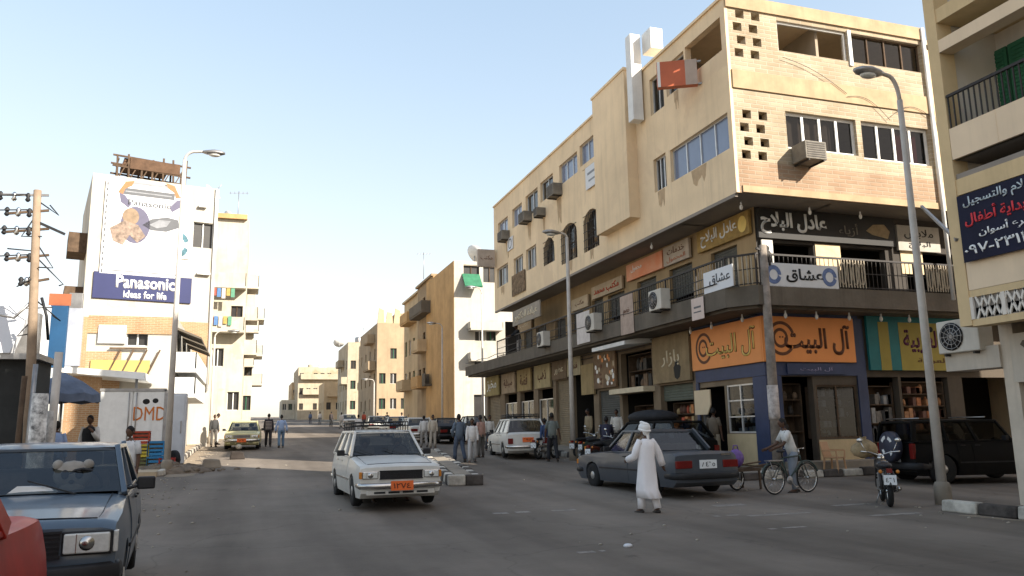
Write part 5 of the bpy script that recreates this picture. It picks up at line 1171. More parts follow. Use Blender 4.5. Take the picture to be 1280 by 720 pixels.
# rooftop and facade clutter
for px, py, Y, lb, r_ in ((425, 428, 126, 'small satellite dish on the pale cream far house', .9), (485, 404, 100, 'satellite dish on the brown tower house roof', .8), (285, 270, 62, 'satellite dish on the slim cream building roof', .7), (262, 236, 52, 'satellite dish at the roof corner of the poster building', .6), (404, 459, 170, 'small satellite dish on the far cream arcade house', 1.1)):
    p_ = PY(px, py, Y); dish((p_.x, p_.y + 1.2, p_.z - .9), lb, r_, rnd.uniform(0, 6))
for px, py, Y, lb, m_ in ((448, 430, 127, 'grey tank on the pale cream far house', M_steel), (300, 345, 78, 'rusty tank on the end building of the row', M_ochre2), (388, 462, 172, 'pale tank on the far cream house', M_cream3)):
    p_ = PY(px, py, Y); tank((p_.x, p_.y, p_.z - .4), lb, m_)
for px, py, Y, lb in ((297, 275, 61, 'thin television aerial on the slim cream building'), (455, 428, 125, 'thin television aerial on the pale cream far house'), (531, 345, 72, 'thin television aerial on the ochre building')):
    p_ = PY(px, py, Y); o = thing('aerial', lb, 'aerial', (p_.x, p_.y + .5, p_.z - .2)); q = MB(); q.tube([(0, 0, 0), (0, 0, 2.6)], .03, 5); q.bar((-.7, 0, 2.4), (.7, 0, 2.5), .03)
    for k in range(5): q.bar((-.6 + .3 * k, -.35, 2.42 + .02 * k), (-.6 + .3 * k, .35, 2.42 + .02 * k), .02)
    q.build('mast', M_steel, o)
lrc = [(.5, .1, .08), (.1, .2, .4), (.55, .5, .45), (.4, .3, .1), (.12, .3, .2)]
for px, py, Y, lb in ((276, 395, 58.9, 'coloured washing on the lower balcony of the slim cream building'), (280, 360, 58.9, 'coloured washing on the upper balcony of the slim cream building'), (298, 430, 74.9, 'washing hung on the end building balcony')):
    o = thing('washing_line', lb, 'washing', PY(px, py, Y)); q = MB(); q.tube([(-.8, 0, 0), (0, 0, -.05), (.8, 0, 0)], .012, 4); q.build('line', M_black, o)
    for k in range(5): c_ = lrc[k]; q = MB(); q.box(-.75 + .31 * k, -.75 + .31 * k + .25, -.015, .015, -.55 - .1 * (k % 3), -.01); q.build('garment', mat('garment_%d' % k, c_, .95, .2, 4), o)
tower('narrow cream house with a roof room between the brown tower and pale cream house', 455, 480, 418, 134, 10, M_cream3, 2, 5, [(1, 4, 7, 'W'), (2, 5, 10, 'W')])
tower('tan house rising behind the brown tower house', 494, 518, 392, 118, 10, M_tan2, 2, 5, [(1, 5, 9, 'W')])
tower('small white house at the bend of the street', 352, 374, 500, 178, 12, M_cream2, 3, 2, [])
# ---------------------------------------------------------------- the shaded left corner: kiosk, hoardings, utility pole
Yk = 19.0; xk0, xk1 = Xp(-60, Yk, 2), Xp(40, Yk, 2)
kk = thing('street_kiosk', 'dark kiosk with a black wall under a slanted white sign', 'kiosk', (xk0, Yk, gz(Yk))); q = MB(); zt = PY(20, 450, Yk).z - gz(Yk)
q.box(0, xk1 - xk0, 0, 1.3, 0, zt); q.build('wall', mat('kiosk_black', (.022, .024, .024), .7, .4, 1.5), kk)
q = MB(); q.box(-.1, xk1 - xk0 + .1, -.25, 1.4, zt, zt + .12); q.build('roof', M_steel, kk)
zs1 = PY(20, 382, Yk).z - gz(Yk)
sg = MB(); sg.hexa([(-.2, -.3, zt + .12), (xk1 - xk0 - .45, -.3, zt + .12), (xk1 - xk0 - .45, 0, zt + .12), (-.2, 0, zt + .12), (-.2, .1, zs1), (xk1 - xk0 - .2, .1, zs1), (xk1 - xk0 - .2, .3, zs1), (-.2, .3, zs1)]); s2 = sg.build('kiosk_sign', M_poster, None); s2.location = kk.location; tag(s2, 'slanted white sign with red marks above the black kiosk', 'sign')
lettering('لحوم', (xk1 - xk0 - 1.6, -.24, zt + .75), (1, 0, 0), (0, .3, 1), mat('letter_red', (.45, .03, .03), .6, .1, 4), s2, w=.9, h=.5, arabic=True)
q = MB(); q.box(xk1 - xk0 - .52, xk1 - xk0 - .1, .35, .6, zt - .1, zs1 - .1); wbk = q.build('side_panel', M_steel, kk)
Yh = 26.0
def hoard(name, label, pxa, pxb, pya, pyb, m, Y=Yh, t=.15, cat='hoarding'):
    a, b = Xp(pxa, Y, 4), Xp(pxb, Y, 4); z1, z0 = PY((pxa + pxb) / 2, pya, Y).z, PY((pxa + pxb) / 2, pyb, Y).z
    return board(name, label, cat, ((a + b) / 2, Y, (z0 + z1) / 2), 0, b - a, z1 - z0, m, t)
ho = hoard('hoarding', 'blue and orange hoarding panel behind the utility pole', 60, 82, 368, 460, mat('hoarding_blue', (.015, .07, .16), .6, .2, 1))
w_ = ho.dimensions if False else None
zt_ = PY(70, 368, Yh).z - ho.location.z; brect(ho, -.29, .29, zt_ - .35, zt_, mat('hoarding_orange', (.34, .11, .05), .6, .2, 2), t=.15)
hoard('hoarding', 'silvery tilted poster panel next to the blue hoarding', 81, 101, 386, 458, mat('silver_poster', (.42, .45, .52), .35, .35, .8), Y=26.4)
hoard('hoarding', 'plain white cloth hoarding between the utility pole and blue hoarding', 46, 60, 383, 452, M_poster, Y=25.6)
hoard('grille_box', 'grey slatted box on top of the silvery poster panel', 82, 99, 367, 387, M_steel, Y=26.8)
wlw = thing('yard_wall', 'brown brick wall under the canopy behind the umbrella', 'wall', (Xp(78, 34, 2), 34, gz(34))); q = MB(); q.box(0, Xp(122, 34, 2) - Xp(78, 34, 2), 0, .25, 0, PY(100, 470, 34).z - gz(34)); q.build('wall', M_rbrick, wlw)
# leaning wooden utility pole
Yu = 18.0; pb = Vector((Xp(33, Yu, .3), Yu, gz(Yu))); ptp = PY(47, 238, Yu); up_ = thing('utility_pole', 'wooden utility pole with cross arms and tangled insulators', 'utility pole', pb)
q = MB(); q.tube([(0, 0, -.2), (ptp - pb) * .5, ptp - pb], [.105, .09, .075], 10); q.build('pole', mat('pole_wood', (.27, .20, .14), .9, .3, 2.5, bump=.3, streak=.4), up_)
D = ptp - pb
for py, L_ in ((243, .62), (262, .5), (285, .55), (318, .5), (348, .25)):
    t = PY(44, py, Yu) - pb; q = MB(); q.bar(t + Vector((.25, 0, .0)), t + Vector((-L_, 0, -.05 if py == 243 else -.12)), .045); ar = q.build('cross_arm', M_wood if py > 250 else M_steel, up_)
    for k in range(3): q = MB(); c = t + Vector((-L_ + k * L_ * .4, 0, -.08)); q.lathe([(.02, -.09), (.055, -.05), (.03, 0), (.055, .05), (.02, .10)], 'Z', 8, tuple(c)); q.build('insulator', M_chrome if k % 2 else M_black, ar)
q = MB()
for k in range(9):
    a = PY(46, 250 + k * 18, Yu) - pb; b = a + Vector((rnd.uniform(-.5, .5), rnd.uniform(-.1, .1), rnd.uniform(-.7, -.1))); m_ = (a + b) / 2 + Vector((rnd.choice((-1, 1)) * .3, 0, -.25)); q.tube([a, a * .5 + m_ * .5, m_, m_ * .5 + b * .5, b], .014, 5)
a = PY(48, 278, Yu) - pb; q.bar(a, a + Vector((.5, 0, -.22)), .05)
q.tube([PY(52, 372, Yu) - pb, PY(58, 395, Yu) - pb, PY(60, 425, Yu) - pb], .03, 5); q.build('cable_tangle', M_black, up_)
for i, (py, dz, lb) in enumerate(((243, -.2, 'topmost'), (262, .1, 'second'), (285, -.1, 'third'), (318, -.3, 'lowest'))):
    a = PY(40, py, Yu); w = MB(); b = a + Vector((-22, -3, dz)); w.tube([a + (b - a) * (t / 12) - Vector((0, 0, .9 * math.sin(math.pi * t / 12))) for t in range(13)], .014, 5)
    o = w.build('overhead_wire', M_black); tag(o, lb + ' black wire strung from the wooden utility pole', 'wire')
w = MB(); a = PY(45, 372, Yu); b = PY(-8, 392, Yu); w.tube([a, (a + b) / 2 - Vector((0, 0, .25)), b], .03, 6); o = w.build('overhead_wire', M_steel); tag(o, 'thick drooping cable crossing the white kiosk sign', 'wire')
for (px, lab, tp, r_, m) in ((12, 'thin brown post in front of the black kiosk wall', 470, .05, M_wood), (25, 'thin grey post beside the thin brown one at the kiosk', 455, .045, M_steel), (54, 'grey lamp stay post with torn paper next to the utility pole', 440, .075, M_pole)):
    p = at(px, 17.2); o = thing('post', lab, 'post', p); q = MB(); zt = PY(px, tp, 17.2).z - p.z; q.tube([(0, 0, 0), (.03, 0, zt)], r_, 8); q.build('pole', m, o)
    if px == 54: q = MB(); q.lathe([(r_ + .006, .9), (r_ + .01, 1.5), (r_ + .006, 2.0)], 'Z', 10); q.build('torn_paper', mat('torn_paper', (.55, .53, .50), .9, .6, 6), o)
p = at(37, 16.9); o = thing('paper_covered_post', 'stubby post plastered with black and white torn bills', 'post', p); q = MB(); q.lathe([(.14, 0), (.15, .4), (.14, PY(37, 492, 16.9).z - p.z)], 'Z', 12); q.build('post', mat('torn_bills', (.62, .60, .56), .9, .95, 5, col2=(.05, .05, .05)), o)
# market umbrella
p = at(77, 22.5, gz(22.5) + 2.2); p.z = gz(22.5); um = thing('market_umbrella', 'faded blue grey market umbrella beside the torn bill post', 'umbrella', p); zt = PY(74, 466, 22.5).z - p.z; q = MB(); n = 8; rs = []
for r_, z in ((.03, zt), (.45, zt - .22), (.85, zt - .52), (.88, zt - .72)):
    rs.append([(r_ * math.cos(2 * math.pi * k / 16) * (1.0 if k % 2 == 0 else .93), r_ * math.sin(2 * math.pi * k / 16) * (1.0 if k % 2 == 0 else .93), z - (.05 if k % 2 else 0) * (r_ > .5)) for k in range(16)])
q.rings(rs, cap=False, smooth=False); q.build('canopy', mat('umbrella_cloth', (.12, .15, .21), .9, .45, 1.2), um); q = MB(); q.tube([(0, 0, 0), (0, 0, zt)], .03, 8); q.build('pole', M_steel, um)
# ---------------------------------------------------------------- signs, air conditioners, lamps on the right
SX = -math.pi / 2
def signX(label, y0, y1, z0, z1, m, X=14.44, t=.08, name='shop_sign', cat='sign', group=None): return board(name, label, cat, (X, (y0 + y1) / 2, (z0 + z1) / 2), SX, abs(y1 - y0), z1 - z0, m, t, group)
def signY(label, x0, x1, z0, z1, m, Y=19.84, t=.08, name='shop_sign', cat='sign'): return board(name, label, cat, ((x0 + x1) / 2, Y, (z0 + z1) / 2), 0, x1 - x0, z1 - z0, m, t)
M_sor = mat('sign_orange', (.80, .30, .09), .6, .08, .8); M_brown = mat('letter_brown', (.12, .045, .02), .6, .2, 4); M_yel = mat('letter_yellow', (.78, .56, .16), .5, .1, 4)
def calligraphy(o, w, h, t, side):
    """the ring swash and the name, outlined in dark brown"""
    s = -1
    bdisc(o, -w * .30, .02, h * .36, h * .38, M_brown, 'swash', t=t, inner=.82, a0=20, a1=320, n=30); bdisc(o, -w * .31, .03, h * .2, h * .22, M_brown, 'swash', t=t, inner=.7, a0=120, a1=480 - 1, n=24)
    for dx in (-.05, .05): bdisc(o, -w * .30 + dx, .06, .025, .025, M_brown, 'swash', t=t + .002)
    if side: btext(o, 'آل البيت', w * .09, -.0, M_brown, w=w * .70, h=h * .66, t=t, arabic=True, bold=.02); btext(o, 'آل البيت', w * .09, .0, M_yel, w=w * .70, h=h * .66, t=t + .008, arabic=True, bold=-.004)
    else: btext(o, 'آل البيت', w * .09, -.0, M_brown, w=w * .72, h=h * .68, t=t, arabic=True, bold=.025)
o = signX('orange shop sign with yellow outlined calligraphy on the street side of the corner', 19.82, 23.72, 3.43, 4.79, M_sor, X=14.45, t=.10); calligraphy(o, 3.9, 1.36, .10, True)
o = signY('orange shop sign with dark calligraphy on the side street face of the corner', 14.36, 17.72, 3.43, 4.79, M_sor, Y=19.85, t=.10); calligraphy(o, 3.36, 1.36, .10, False)
o = signY('navy lettering strip under the dark lettered orange sign', 15.2, 17.3, 3.06, 3.38, M_navy, Y=19.83, t=.04); btext(o, 'آل البيت', 0, 0, mat('letter_lilac', (.30, .28, .42), .6), w=1.2, h=.14, t=.04, arabic=True)
M_teal = mat('sign_teal', (.012, .15, .16), .6, .2, 1); M_mus = mat('sign_mustard', (.32, .25, .045), .6, .15, 1)
o = signY('teal and mustard shop sign with purple lettering on the side street', 18.25, 22.6, 3.2, 5.0, M_teal, Y=19.85, t=.09)
brect(o, -1.75, -1.35, -.9, .62, M_mus, t=.09); brect(o, -.95, 2.17, -.9, .62, M_mus, t=.09); btext(o, 'خان العربية', .5, .02, mat('letter_plum', (.10, .02, .05), .6), w=2.6, h=.75, t=.096, arabic=True, bold=.02); btext(o, 'العربية', .3, -.6, M_brown, w=1.2, h=.2, t=.096, arabic=True); bdisc(o, .35, .42, .09, .09, M_ink, t=.096)
M_sblk = mat('sign_black', (.02, .018, .016), .55, .3, 1)
o = signY('long black fascia with big white lettering under the overhang', 14.52, 19.75, 7.2, 8.12, M_sblk, t=.10, Y=19.86)
btext(o, 'عادل البلاح', -1.30, .03, M_wht, w=2.45, h=.72, t=.10, arabic=True, bold=.035); btext(o, 'أزياء', .75, -.02, mat('letter_dull', (.17, .15, .12), .7, .2, 4), w=.75, h=.45, t=.10, arabic=True); bpoly(o, [(1.45, .0), (1.75, .22), (2.2, .25), (2.4, .02), (2.3, -.22), (1.7, -.12)], mat('painted_shoe', (.30, .22, .12), .7, .3, 4), t=.10)
o = signY('small white sign with black lettering at the end of the black fascia', 19.85, 21.6, 7.1, 7.95, mat('dull_white_sign', (.40, .37, .32), .7, .2, 2), t=.10, Y=19.86); btext(o, 'ملابس', 0, .15, M_ink, w=1.2, h=.35, t=.10, arabic=True); btext(o, 'البلاح', 0, -.22, M_ink, w=.9, h=.25, t=.10, arabic=True)
o = signX('brown and gold sign with white lettering at the upper corner', 19.98, 22.95, 7.38, 8.12, mat('sign_gold', (.36, .23, .07), .7, .4, 3), t=.10); btext(o, 'عادل البلاح', -.2, 0, M_wht, w=2.1, h=.55, t=.10, arabic=True, bold=.02); bdisc(o, 1.15, .0, .22, .26, M_yel, t=.10)
o = signY('tall white panel with a man in a black suit by the corner', 14.62, 15.02, 5.85, 7.15, mat('panel_white', (.60, .57, .52), .7, .1, 2), t=.05, Y=19.84)
bdisc(o, 0, .38, .055, .075, M_ink, 'silhouette', t=.05); bpoly(o, [(-.05, .31), (.05, .31), (.14, .2), (.16, -.35), (.1, -.36), (.09, -.62), (-.09, -.62), (-.1, -.36), (-.16, -.35), (-.14, .2)], M_ink, 'silhouette', t=.05)
o = signY('white cloth banner with black calligraphy tied to the corner railing', 13.95, 16.55, 5.52, 6.22, mat('banner_white', (.62, .63, .64), .8, .08, 2), Y=18.9, t=.03); btext(o, 'عشاق', .1, .0, M_ink, w=1.3, h=.42, t=.03, arabic=True, bold=.02)
for sx_ in (-1, 1): bdisc(o, sx_ * .98, 0, .26, .28, mat('banner_blue', (.12, .17, .32), .7, .3, 8), t=.03, inner=.55, n=20)
o = signX('white notice with grey lettering on the street side railing near the corner', 19.2, 20.75, 5.55, 6.2, M_poster, X=13.14, t=.03); btext(o, 'عشاق', .1, .02, M_pgrey, w=1.1, h=.34, t=.03, arabic=True, bold=.01)
o = signX('pale paper notice hanging below the balcony edge', 20.75, 21.45, 4.82, 5.5, mat('pink_paper', (.62, .50, .44), .8, .1, 3), X=13.08, t=.02); brect(o, -.2, .2, .02, .08, M_pgrey, t=.02); brect(o, -.22, .2, -.12, -.08, M_pgrey, t=.02)
o = signX('orange fading to white phone shop fascia on the first floor', 25.4, 28.35, 7.38, 8.05, mat('fascia_red', (.62, .17, .06), .6, .3, .7, col2=(.72, .42, .28)), t=.10); btext(o, 'محمول', -.6, .08, M_wht, w=.9, h=.28, t=.10, arabic=True)
o = signX('white fascia with red and brown lettering beside the orange one', 23.5, 25.3, 7.38, 8.08, mat('fascia_pale', (.48, .40, .32), .7, .2, 2, streak=.3), t=.10); btext(o, 'خدمات', 0, .14, M_brown, w=1.2, h=.25, t=.10, arabic=True); btext(o, 'المحمول', 0, -.18, mat('letter_rust', (.40, .12, .05), .6), w=1.3, h=.2, t=.10, arabic=True)
o = signX('pale fascia with red lettering on the first floor', 28.8, 31.85, 7.2, 7.75, mat('fascia_cream', (.44, .34, .23), .7, .2, 2, streak=.3), t=.10); btext(o, 'مكتب محمد', 0, 0, mat('letter_red2', (.50, .07, .03), .6), w=2.5, h=.36, t=.10, arabic=True, bold=.02)
o = signX('small beige office plate between first floor shutters', 32.3, 34.2, 7.0, 7.55, mat('fascia_tan', (.48, .38, .26), .7, .2, 2), t=.10); btext(o, 'مكتب', 0, 0, M_brown, w=1.0, h=.26, t=.10, arabic=True)
o = signX('grey board with raised white letters hung in front of the first floor', 35.4, 39.6, 6.95, 7.75, mat('board_grey', (.30, .26, .21), .8, .2, 2), X=13.25, t=.07); btext(o, 'عيادة الدكتور', 0, 0, M_ltan, w=3.5, h=.5, t=.07, arabic=True, bold=.02)
o = signX('brown office plate over the far first floor windows', 39.9, 42.2, 6.95, 7.6, mat('fascia_brown', (.34, .24, .14), .7, .2, 2), t=.10); btext(o, 'محاسب', 0, 0, M_ltan, w=1.4, h=.34, t=.10, arabic=True)
# ground floor fascias
def fascia(label, y0, y1, z0, z1, col, txt, tm, w, h, v=.2, bold=.015):
    col = tuple(c * .68 for c in col); m = mat('fascia_%d' % int(y0 * 10), col, .85, max(v, .25), 1.6, streak=.45); o = signX(label, y0, y1, z0, z1, m, t=.10)
    if txt: btext(o, txt, 0, 0, tm, w=w, h=h, t=.10, arabic=True, bold=bold)
    return o
o = fascia('beige bazaar fascia with cream lettering and a black jar shape beside the orange sign', 23.88, 26.5, 3.15, 4.85, (.40, .29, .16), 'بازار', M_ltan, 1.3, .6)
bpoly(o, [(.35, -.1), (.55, -.1), (.6, -.25), (.72, -.35), (.62, -.7), (.45, -.78), (.28, -.7), (.22, -.35), (.33, -.25)], M_ink, 'jar_shape', t=.10)
o = fascia('mosaic brown and white patterned fascia above a grey shutter', 29.75, 31.9, 3.25, 4.75, (.34, .22, .13), None, None, 0, 0, .5)
rr = random.Random(3)
for k in range(34): bdisc(o, rr.uniform(-.95, .95), rr.uniform(-.65, .65), rr.uniform(.05, .13), rr.uniform(.05, .13), rr.choice([M_ltan, M_brown, M_wht, M_sor]), 'mosaic_piece', t=.10, d=.004 + .0004 * k, n=9)
fascia('plain ochre board next to the mosaic fascia', 31.95, 33.35, 3.05, 4.4, (.48, .35, .17), None, None, 0, 0)
fascia('cream doorway sign over the dark passage', 33.4, 35.0, 4.0, 4.85, (.58, .48, .30), 'فندق', M_brown, .9, .35)
fascia('brown carved fascia over a tan shutter', 35.1, 37.0, 3.95, 4.85, (.26, .18, .11), 'عطور', M_ltan, 1.2, .45)
fascia('yellow cream fascia with dark figures over the glass shop', 37.3, 39.6, 3.65, 4.85, (.60, .48, .26), 'ذهب', M_brown, 1.2, .6)
fascia('ochre fascia with an arch shape over the far glass shop', 40.2, 42.5, 3.65, 4.85, (.52, .38, .18), 'فضة', M_brown, 1.2, .6)
fascia('pinkish fascia near the far end of the arcade', 42.9, 45.4, 3.65, 4.8, (.56, .42, .28), 'صيدلية', M_brown, 1.6, .5)
fascia('yellow fascia with white letters at the end of the arcade', 46.0, 48.9, 3.65, 4.85, (.50, .40, .18), 'مخبز', M_wht, 2.0, .7)
o = board('projecting_sign', 'small box sign sticking out at the far end of the peach facade', 'sign', (12.5, 42.3, 11.2), 0, 1.0, 1.0, mat('box_sign', (.45, .38, .32), .6, .2, 2), .25); btext(o, 'مكتب', 0, .0, M_brown, w=.7, h=.3, t=.25, arabic=True)
o = board('light_box', 'orange and red light box sticking out of the upper facade', 'sign', (12.5, 20.6, 12.55), 0, 1.25, .85, mat('lightbox_red', (.50, .13, .06), .5, .2, .8), .22); brect(o, .25, .62, -.42, .42, mat('lightbox_grey', (.45, .36, .30), .5), t=.22); 
o.rotation_euler = (0, 0, R(-28)); brect(o, -.61, -.52, -.42, .42, M_whitep, t=.22)
q = MB(); q.box(.5, .75, -.16, -.06, -.4, -.35); q.box(.5, .75, -.16, -.06, .35, .4); q.build('bracket', M_steel, o)
o = board('round_notice', 'round white notice on the far end of the peach facade', 'sign', (13.08, 39.4, 11.45), SX, .9, .7, M_poster, .04); bdisc(o, 0, 0, .28, .28, M_pgrey, t=.04, inner=.8)
o = signX('white advert panel under the upper window row', 27.55, 29.1, 11.35, 12.3, M_poster, X=13.06, t=.05); brect(o, -.55, .55, .1, .2, M_ppale, t=.05); brect(o, -.45, .45, -.2, -.12, M_ppale, t=.05)
o = signX('brown patterned rug hung below the far lower windows', 37.1, 39.2, 8.5, 9.6, mat('rug', (.22, .15, .09), .95, .7, 5), X=13.06, t=.03, name='hanging_rug', cat='rug')
o = signX('pinkish cloth banner hung over the first floor railing', 25.45, 26.5, 4.95, 6.4, mat('pink_cloth', (.42, .32, .26), .9, .2, 3), X=13.1, t=.02, name='cloth_banner', cat='banner'); btext(o, 'خصم', 0, .1, M_brown, w=.5, h=.3, t=.02, arabic=True)
o = signX('white cloth draped over the railing beside an air conditioner', 29.35, 30.7, 5.05, 6.35, mat('white_cloth', (.62, .56, .52), .9, .15, 3), X=13.1, t=.02, name='cloth_banner', cat='banner')
# blue banner on the right building
M_bnavy = mat('banner_navy', (.008, .009, .03), .75, .3, 1.2)
yb0, yb1 = 10.45, 7.0; zb1, zb0 = nz(248, 1196), nz(330, 1205); bw_ = yb0 - yb1
o = board('cloth_banner', 'navy blue cloth banner with white and red handwriting on the near balcony', 'banner', (XN - .06, (yb0 + yb1) / 2, (zb0 + zb1) / 2), SX, bw_, zb1 - zb0, M_bnavy, .02)
bh_ = zb1 - zb0; M_bred = mat('letter_scarlet', (.62, .04, .05), .6, .1, 4); lx = -bw_ / 2 + .85
btext(o, 'للاستعلام والتسجيل', lx + .15, bh_ * .36, mat('letter_pale', (.5, .56, .58), .6), w=1.75, h=bh_ * .19, t=.02, arabic=True, bold=.01)
btext(o, 'مدرسة بداية أطفال', lx + .25, bh_ * .12, M_bred, w=1.95, h=bh_ * .24, t=.02, arabic=True, bold=.02)
btext(o, 'فرع أسوان', lx + .0, -bh_ * .12, M_wht, w=.95, h=bh_ * .17, t=.02, arabic=True, bold=.01)
btext(o, '٠٩٧-٢٣١٣٣٠٠', lx + .05, -bh_ * .33, M_wht, w=1.7, h=bh_ * .15, t=.02, bold=.012)
# air conditioners
def aircon(loc, rz, label, group=None, w=.85, h=.68, old=False):
    o = thing('air_conditioner', label, 'air conditioner', loc, rz, group); b = MB(); d = .36 if not old else .62; b.box(-w / 2, w / 2, -d / 2, d / 2, 0, h); b.build('casing', mat('aircon_casing', (.56, .52, .45), .6, .12, 2.5, streak=.3) if not old else mat('old_casing', (.20, .18, .15), .7, .3, 3), o, bevel=.02)
    f = MB(); y = -d / 2
    if not old:
        f.lathe([(.02, .0), (h * .42, .0), (h * .43, -.012), (h * .02, -.013)], 'Y', 20, (-w * .14, y - .003, h / 2)); fo = f.build('fan_opening', M_black, o); g = MB()
        for r_ in (.12, .25, .38): g.tube([(-w * .14 + h * r_ * math.cos(t), y - .022, h / 2 + h * r_ * math.sin(t)) for t in [2 * math.pi * k / 16 for k in range(17)]], .008, 4, False)
        for k in range(6): a = math.pi * k / 6; g.bar((-w * .14 - h * .42 * math.cos(a), y - .022, h / 2 - h * .42 * math.sin(a)), (-w * .14 + h * .42 * math.cos(a), y - .022, h / 2 + h * .42 * math.sin(a)), .007)
        g.build('fan_guard', M_steel, fo)
    else:
        for k in range(7): f.box(-w * .42, w * .42, y - .012, y + .001, .06 + k * h * .125, .06 + k * h * .125 + .035)
        f.build('louvre_panel', mat('old_louvre', (.10, .09, .08), .7, .3, 5), o)
    k = MB(); 
    for x in (-w * .35, w * .35): k.bar((x, -d / 2, -.03), (x, d / 2 + .2, -.03), .04)
    k.build('bracket', M_iron, o); return o
aircon((12.92, 23.2, 5.42), SX, 'white air conditioner on the railing beside the dark shuttered bay near the corner')
aircon((12.92, 28.6, 5.38), SX, 'white air conditioner next to the draped white cloth')
aircon((12.92, 34.3, 5.35), SX, 'white air conditioner on the railing near the street lamp')
aircon((12.95, 40.0, 11.75), SX, 'old window air conditioner under the second far upper window', old=True, h=.5); aircon((12.95, 36.4, 11.85), SX, 'old window air conditioner under the third upper window', old=True, h=.5)
aircon((12.95, 32.3, 12.0), SX, 'old window air conditioner under the middle upper window', old=True, h=.55); aircon((12.95, 34.3, 11.6), SX, 'small dark air conditioner lowest on the upper facade', old=True, h=.4, w=.5)
o = aircon((15.45, 18.35, 9.2), 0, 'dusty brown air conditioner jutting from the brick end wall', old=True, w=.75, h=.55)
zq = nz(440, 1190); aircon((12.85, 11.45, zq + .05), SX, 'big white air conditioner with a round fan under the near balcony', w=.92, h=.62)
dz_ = MB(); dz_.box(-.35, .35, -.5, 0, 0, 3.0); 
o = thing('roof_duct', 'tall white metal duct fixed on the upper facade', 'duct', (12.7, 24.05, 12.4)); q = MB(); q.box(-.08, .34, -.2, .2, 0, 3.3); q.build('duct', M_whitep, o, bevel=.02); q = MB(); q.box(.45, .95, -.75, -.1, 2.55, 3.35); q.build('duct_head', M_whitep, o, bevel=.02)
# bulbs under the slabs
bul = [(13.6, 19.25, 8.1), (16.0, 19.2, 8.1), (17.9, 19.2, 8.1), (13.5, 24.6, 8.1)]
low_b = [(14.1, 20.3, 4.9), (14.1, 22, 4.9), (14.1, 23.3, 4.9), (14.9, 19.3, 4.9), (16.0, 19.3, 4.9), (17.2, 19.3, 4.9), (18.4, 19.3, 4.9), (19.5, 19.3, 4.9)]
for g_, lst, lb in (('bare bulbs under the upper overhang', bul, 'bare white bulb hanging under the upper overhang'), ('bare bulbs under the balcony slab', low_b, 'bare white bulb hanging under the balcony slab over the shop signs')):
    first = None
    for p in lst:
        if first is None:
            first = thing('light_bulb', lb, 'light bulb', p, 0, g_); q = MB(); q.ball((0, 0, -.16), (.05, .05, .085), 10, 8); q.build('bulb', mat('bulb_glass', (.75, .72, .66), .2), first); q = MB(); q.tube([(0, 0, 0), (0, 0, -.09)], .025, 6); q.build('socket', M_whitep, first)
        else: c = copy_tree(first); c.location = p
# street lamps
def street_lamp(label, base, H, tip, r=.10, group='street lamps'):
    o = thing('street_lamp', label, 'street lamp', base, 0, group); t = Vector(tip) - Vector(base)
    q = MB(); q.lathe([(r * 1.65, -.1), (r * 1.65, .34), (r * 1.4, .42), (r * 1.05, .44)], 'Z', 14); q.build('base', M_stone, o)
    q = MB(); q.tube([(0, 0, .3), (0, 0, H * .45), (0, 0, H)], [r, r * .82, r * .6], 14); q.build('pole', M_pole, o)
    q = MB(); h = Vector((t.x, t.y, 0)); pts = [Vector((0, 0, H - .02)) + h * (1 - math.cos(a)) * .55 + Vector((0, 0, (t.z - H) * math.sin(a))) for a in [math.pi / 2 * k / 8 for k in range(9)]] + [h * .8 + Vector((0, 0, t.z)), h + Vector((0, 0, t.z))]
    q.tube(pts, r * .45, 8); q.build('arm', M_pole, o)
    d = h.normalized(); e = h + Vector((0, 0, t.z)); hd = MB(); s_ = d.cross(Vector((0, 0, 1)))
    rs = []
    for u, w, z0, z1 in ((-.08, .05, -.04, .04), (.06, .12, -.08, .07), (.3, .17, -.09, .11), (.52, .15, -.07, .09), (.66, .06, -.03, .04)):
        c = e + d * u; rs.append([tuple(c + s_ * (w * math.cos(a)) + Vector((0, 0, (z1 if math.sin(a) > 0 else -z0) * math.sin(a)))) for a in [2 * math.pi * k / 12 for k in range(12)]])
    hd.rings(rs); ho = hd.build('lamp_head', M_steel, o); l = MB(); l.ball(tuple(e + d * .32 + Vector((0, 0, -.08))), (.2, .12, .07), 10, 6); l.build('lens', M_lens, ho)
    return o
b = Vector((12.95, 12.45, .0)); tp_ = PY(1136, 108, 12.45); street_lamp('tall grey street lamp between the motorbike and the jeep', b, tp_.z - .35, (PY(1100, 93, 12.45).x, 12.45, PY(1100, 92, 12.45).z), .095)
b = at(717, 28.2); b.z += .1; street_lamp('grey street lamp in front of the arched windows', b, PY(713, 297, 28.2).z - b.z, (PY(698, 292, 28.2).x, 28.2, PY(698, 291, 28.2).z), .10)
b = at(208, 28.0); street_lamp('pale street lamp standing before the poster building', b, PY(231, 200, 28).z - b.z, (PY(256, 193, 28).x, 28, PY(256, 190, 28).z), .105)
b = at(604, 52); street_lamp('thin street lamp before the white end wall', b, PY(606, 368, 52).z - b.z, (PY(594, 360, 52).x, 52, PY(594, 359, 52).z), .09)
b = at(553, 60); street_lamp('pale street lamp before the ochre building', b, PY(553, 410, 60).z - b.z, (PY(544, 404, 60).x, 60, PY(544, 404, 60).z), .09)
b = at(467, 95); street_lamp('distant pale street lamp before the brown tower house', b, PY(466, 478, 95).z - b.z, (PY(460, 474, 95).x, 95, PY(460, 474, 95).z), .09)
b = at(262, 52); street_lamp('bare white lamp post next to the slim cream building', b, 6.5, (b.x + .8, b.y, b.z + 6.9), .09)
st_ = MB(); a_, b_s = PY(1152, 258, 12.4), PX(1196, 300, XN - .02); st_.bar(a_, b_s, .05); o = st_.build('stay_bar', M_steel); tag(o, 'grey metal stay between the tall lamp and the near balcony', 'bar')
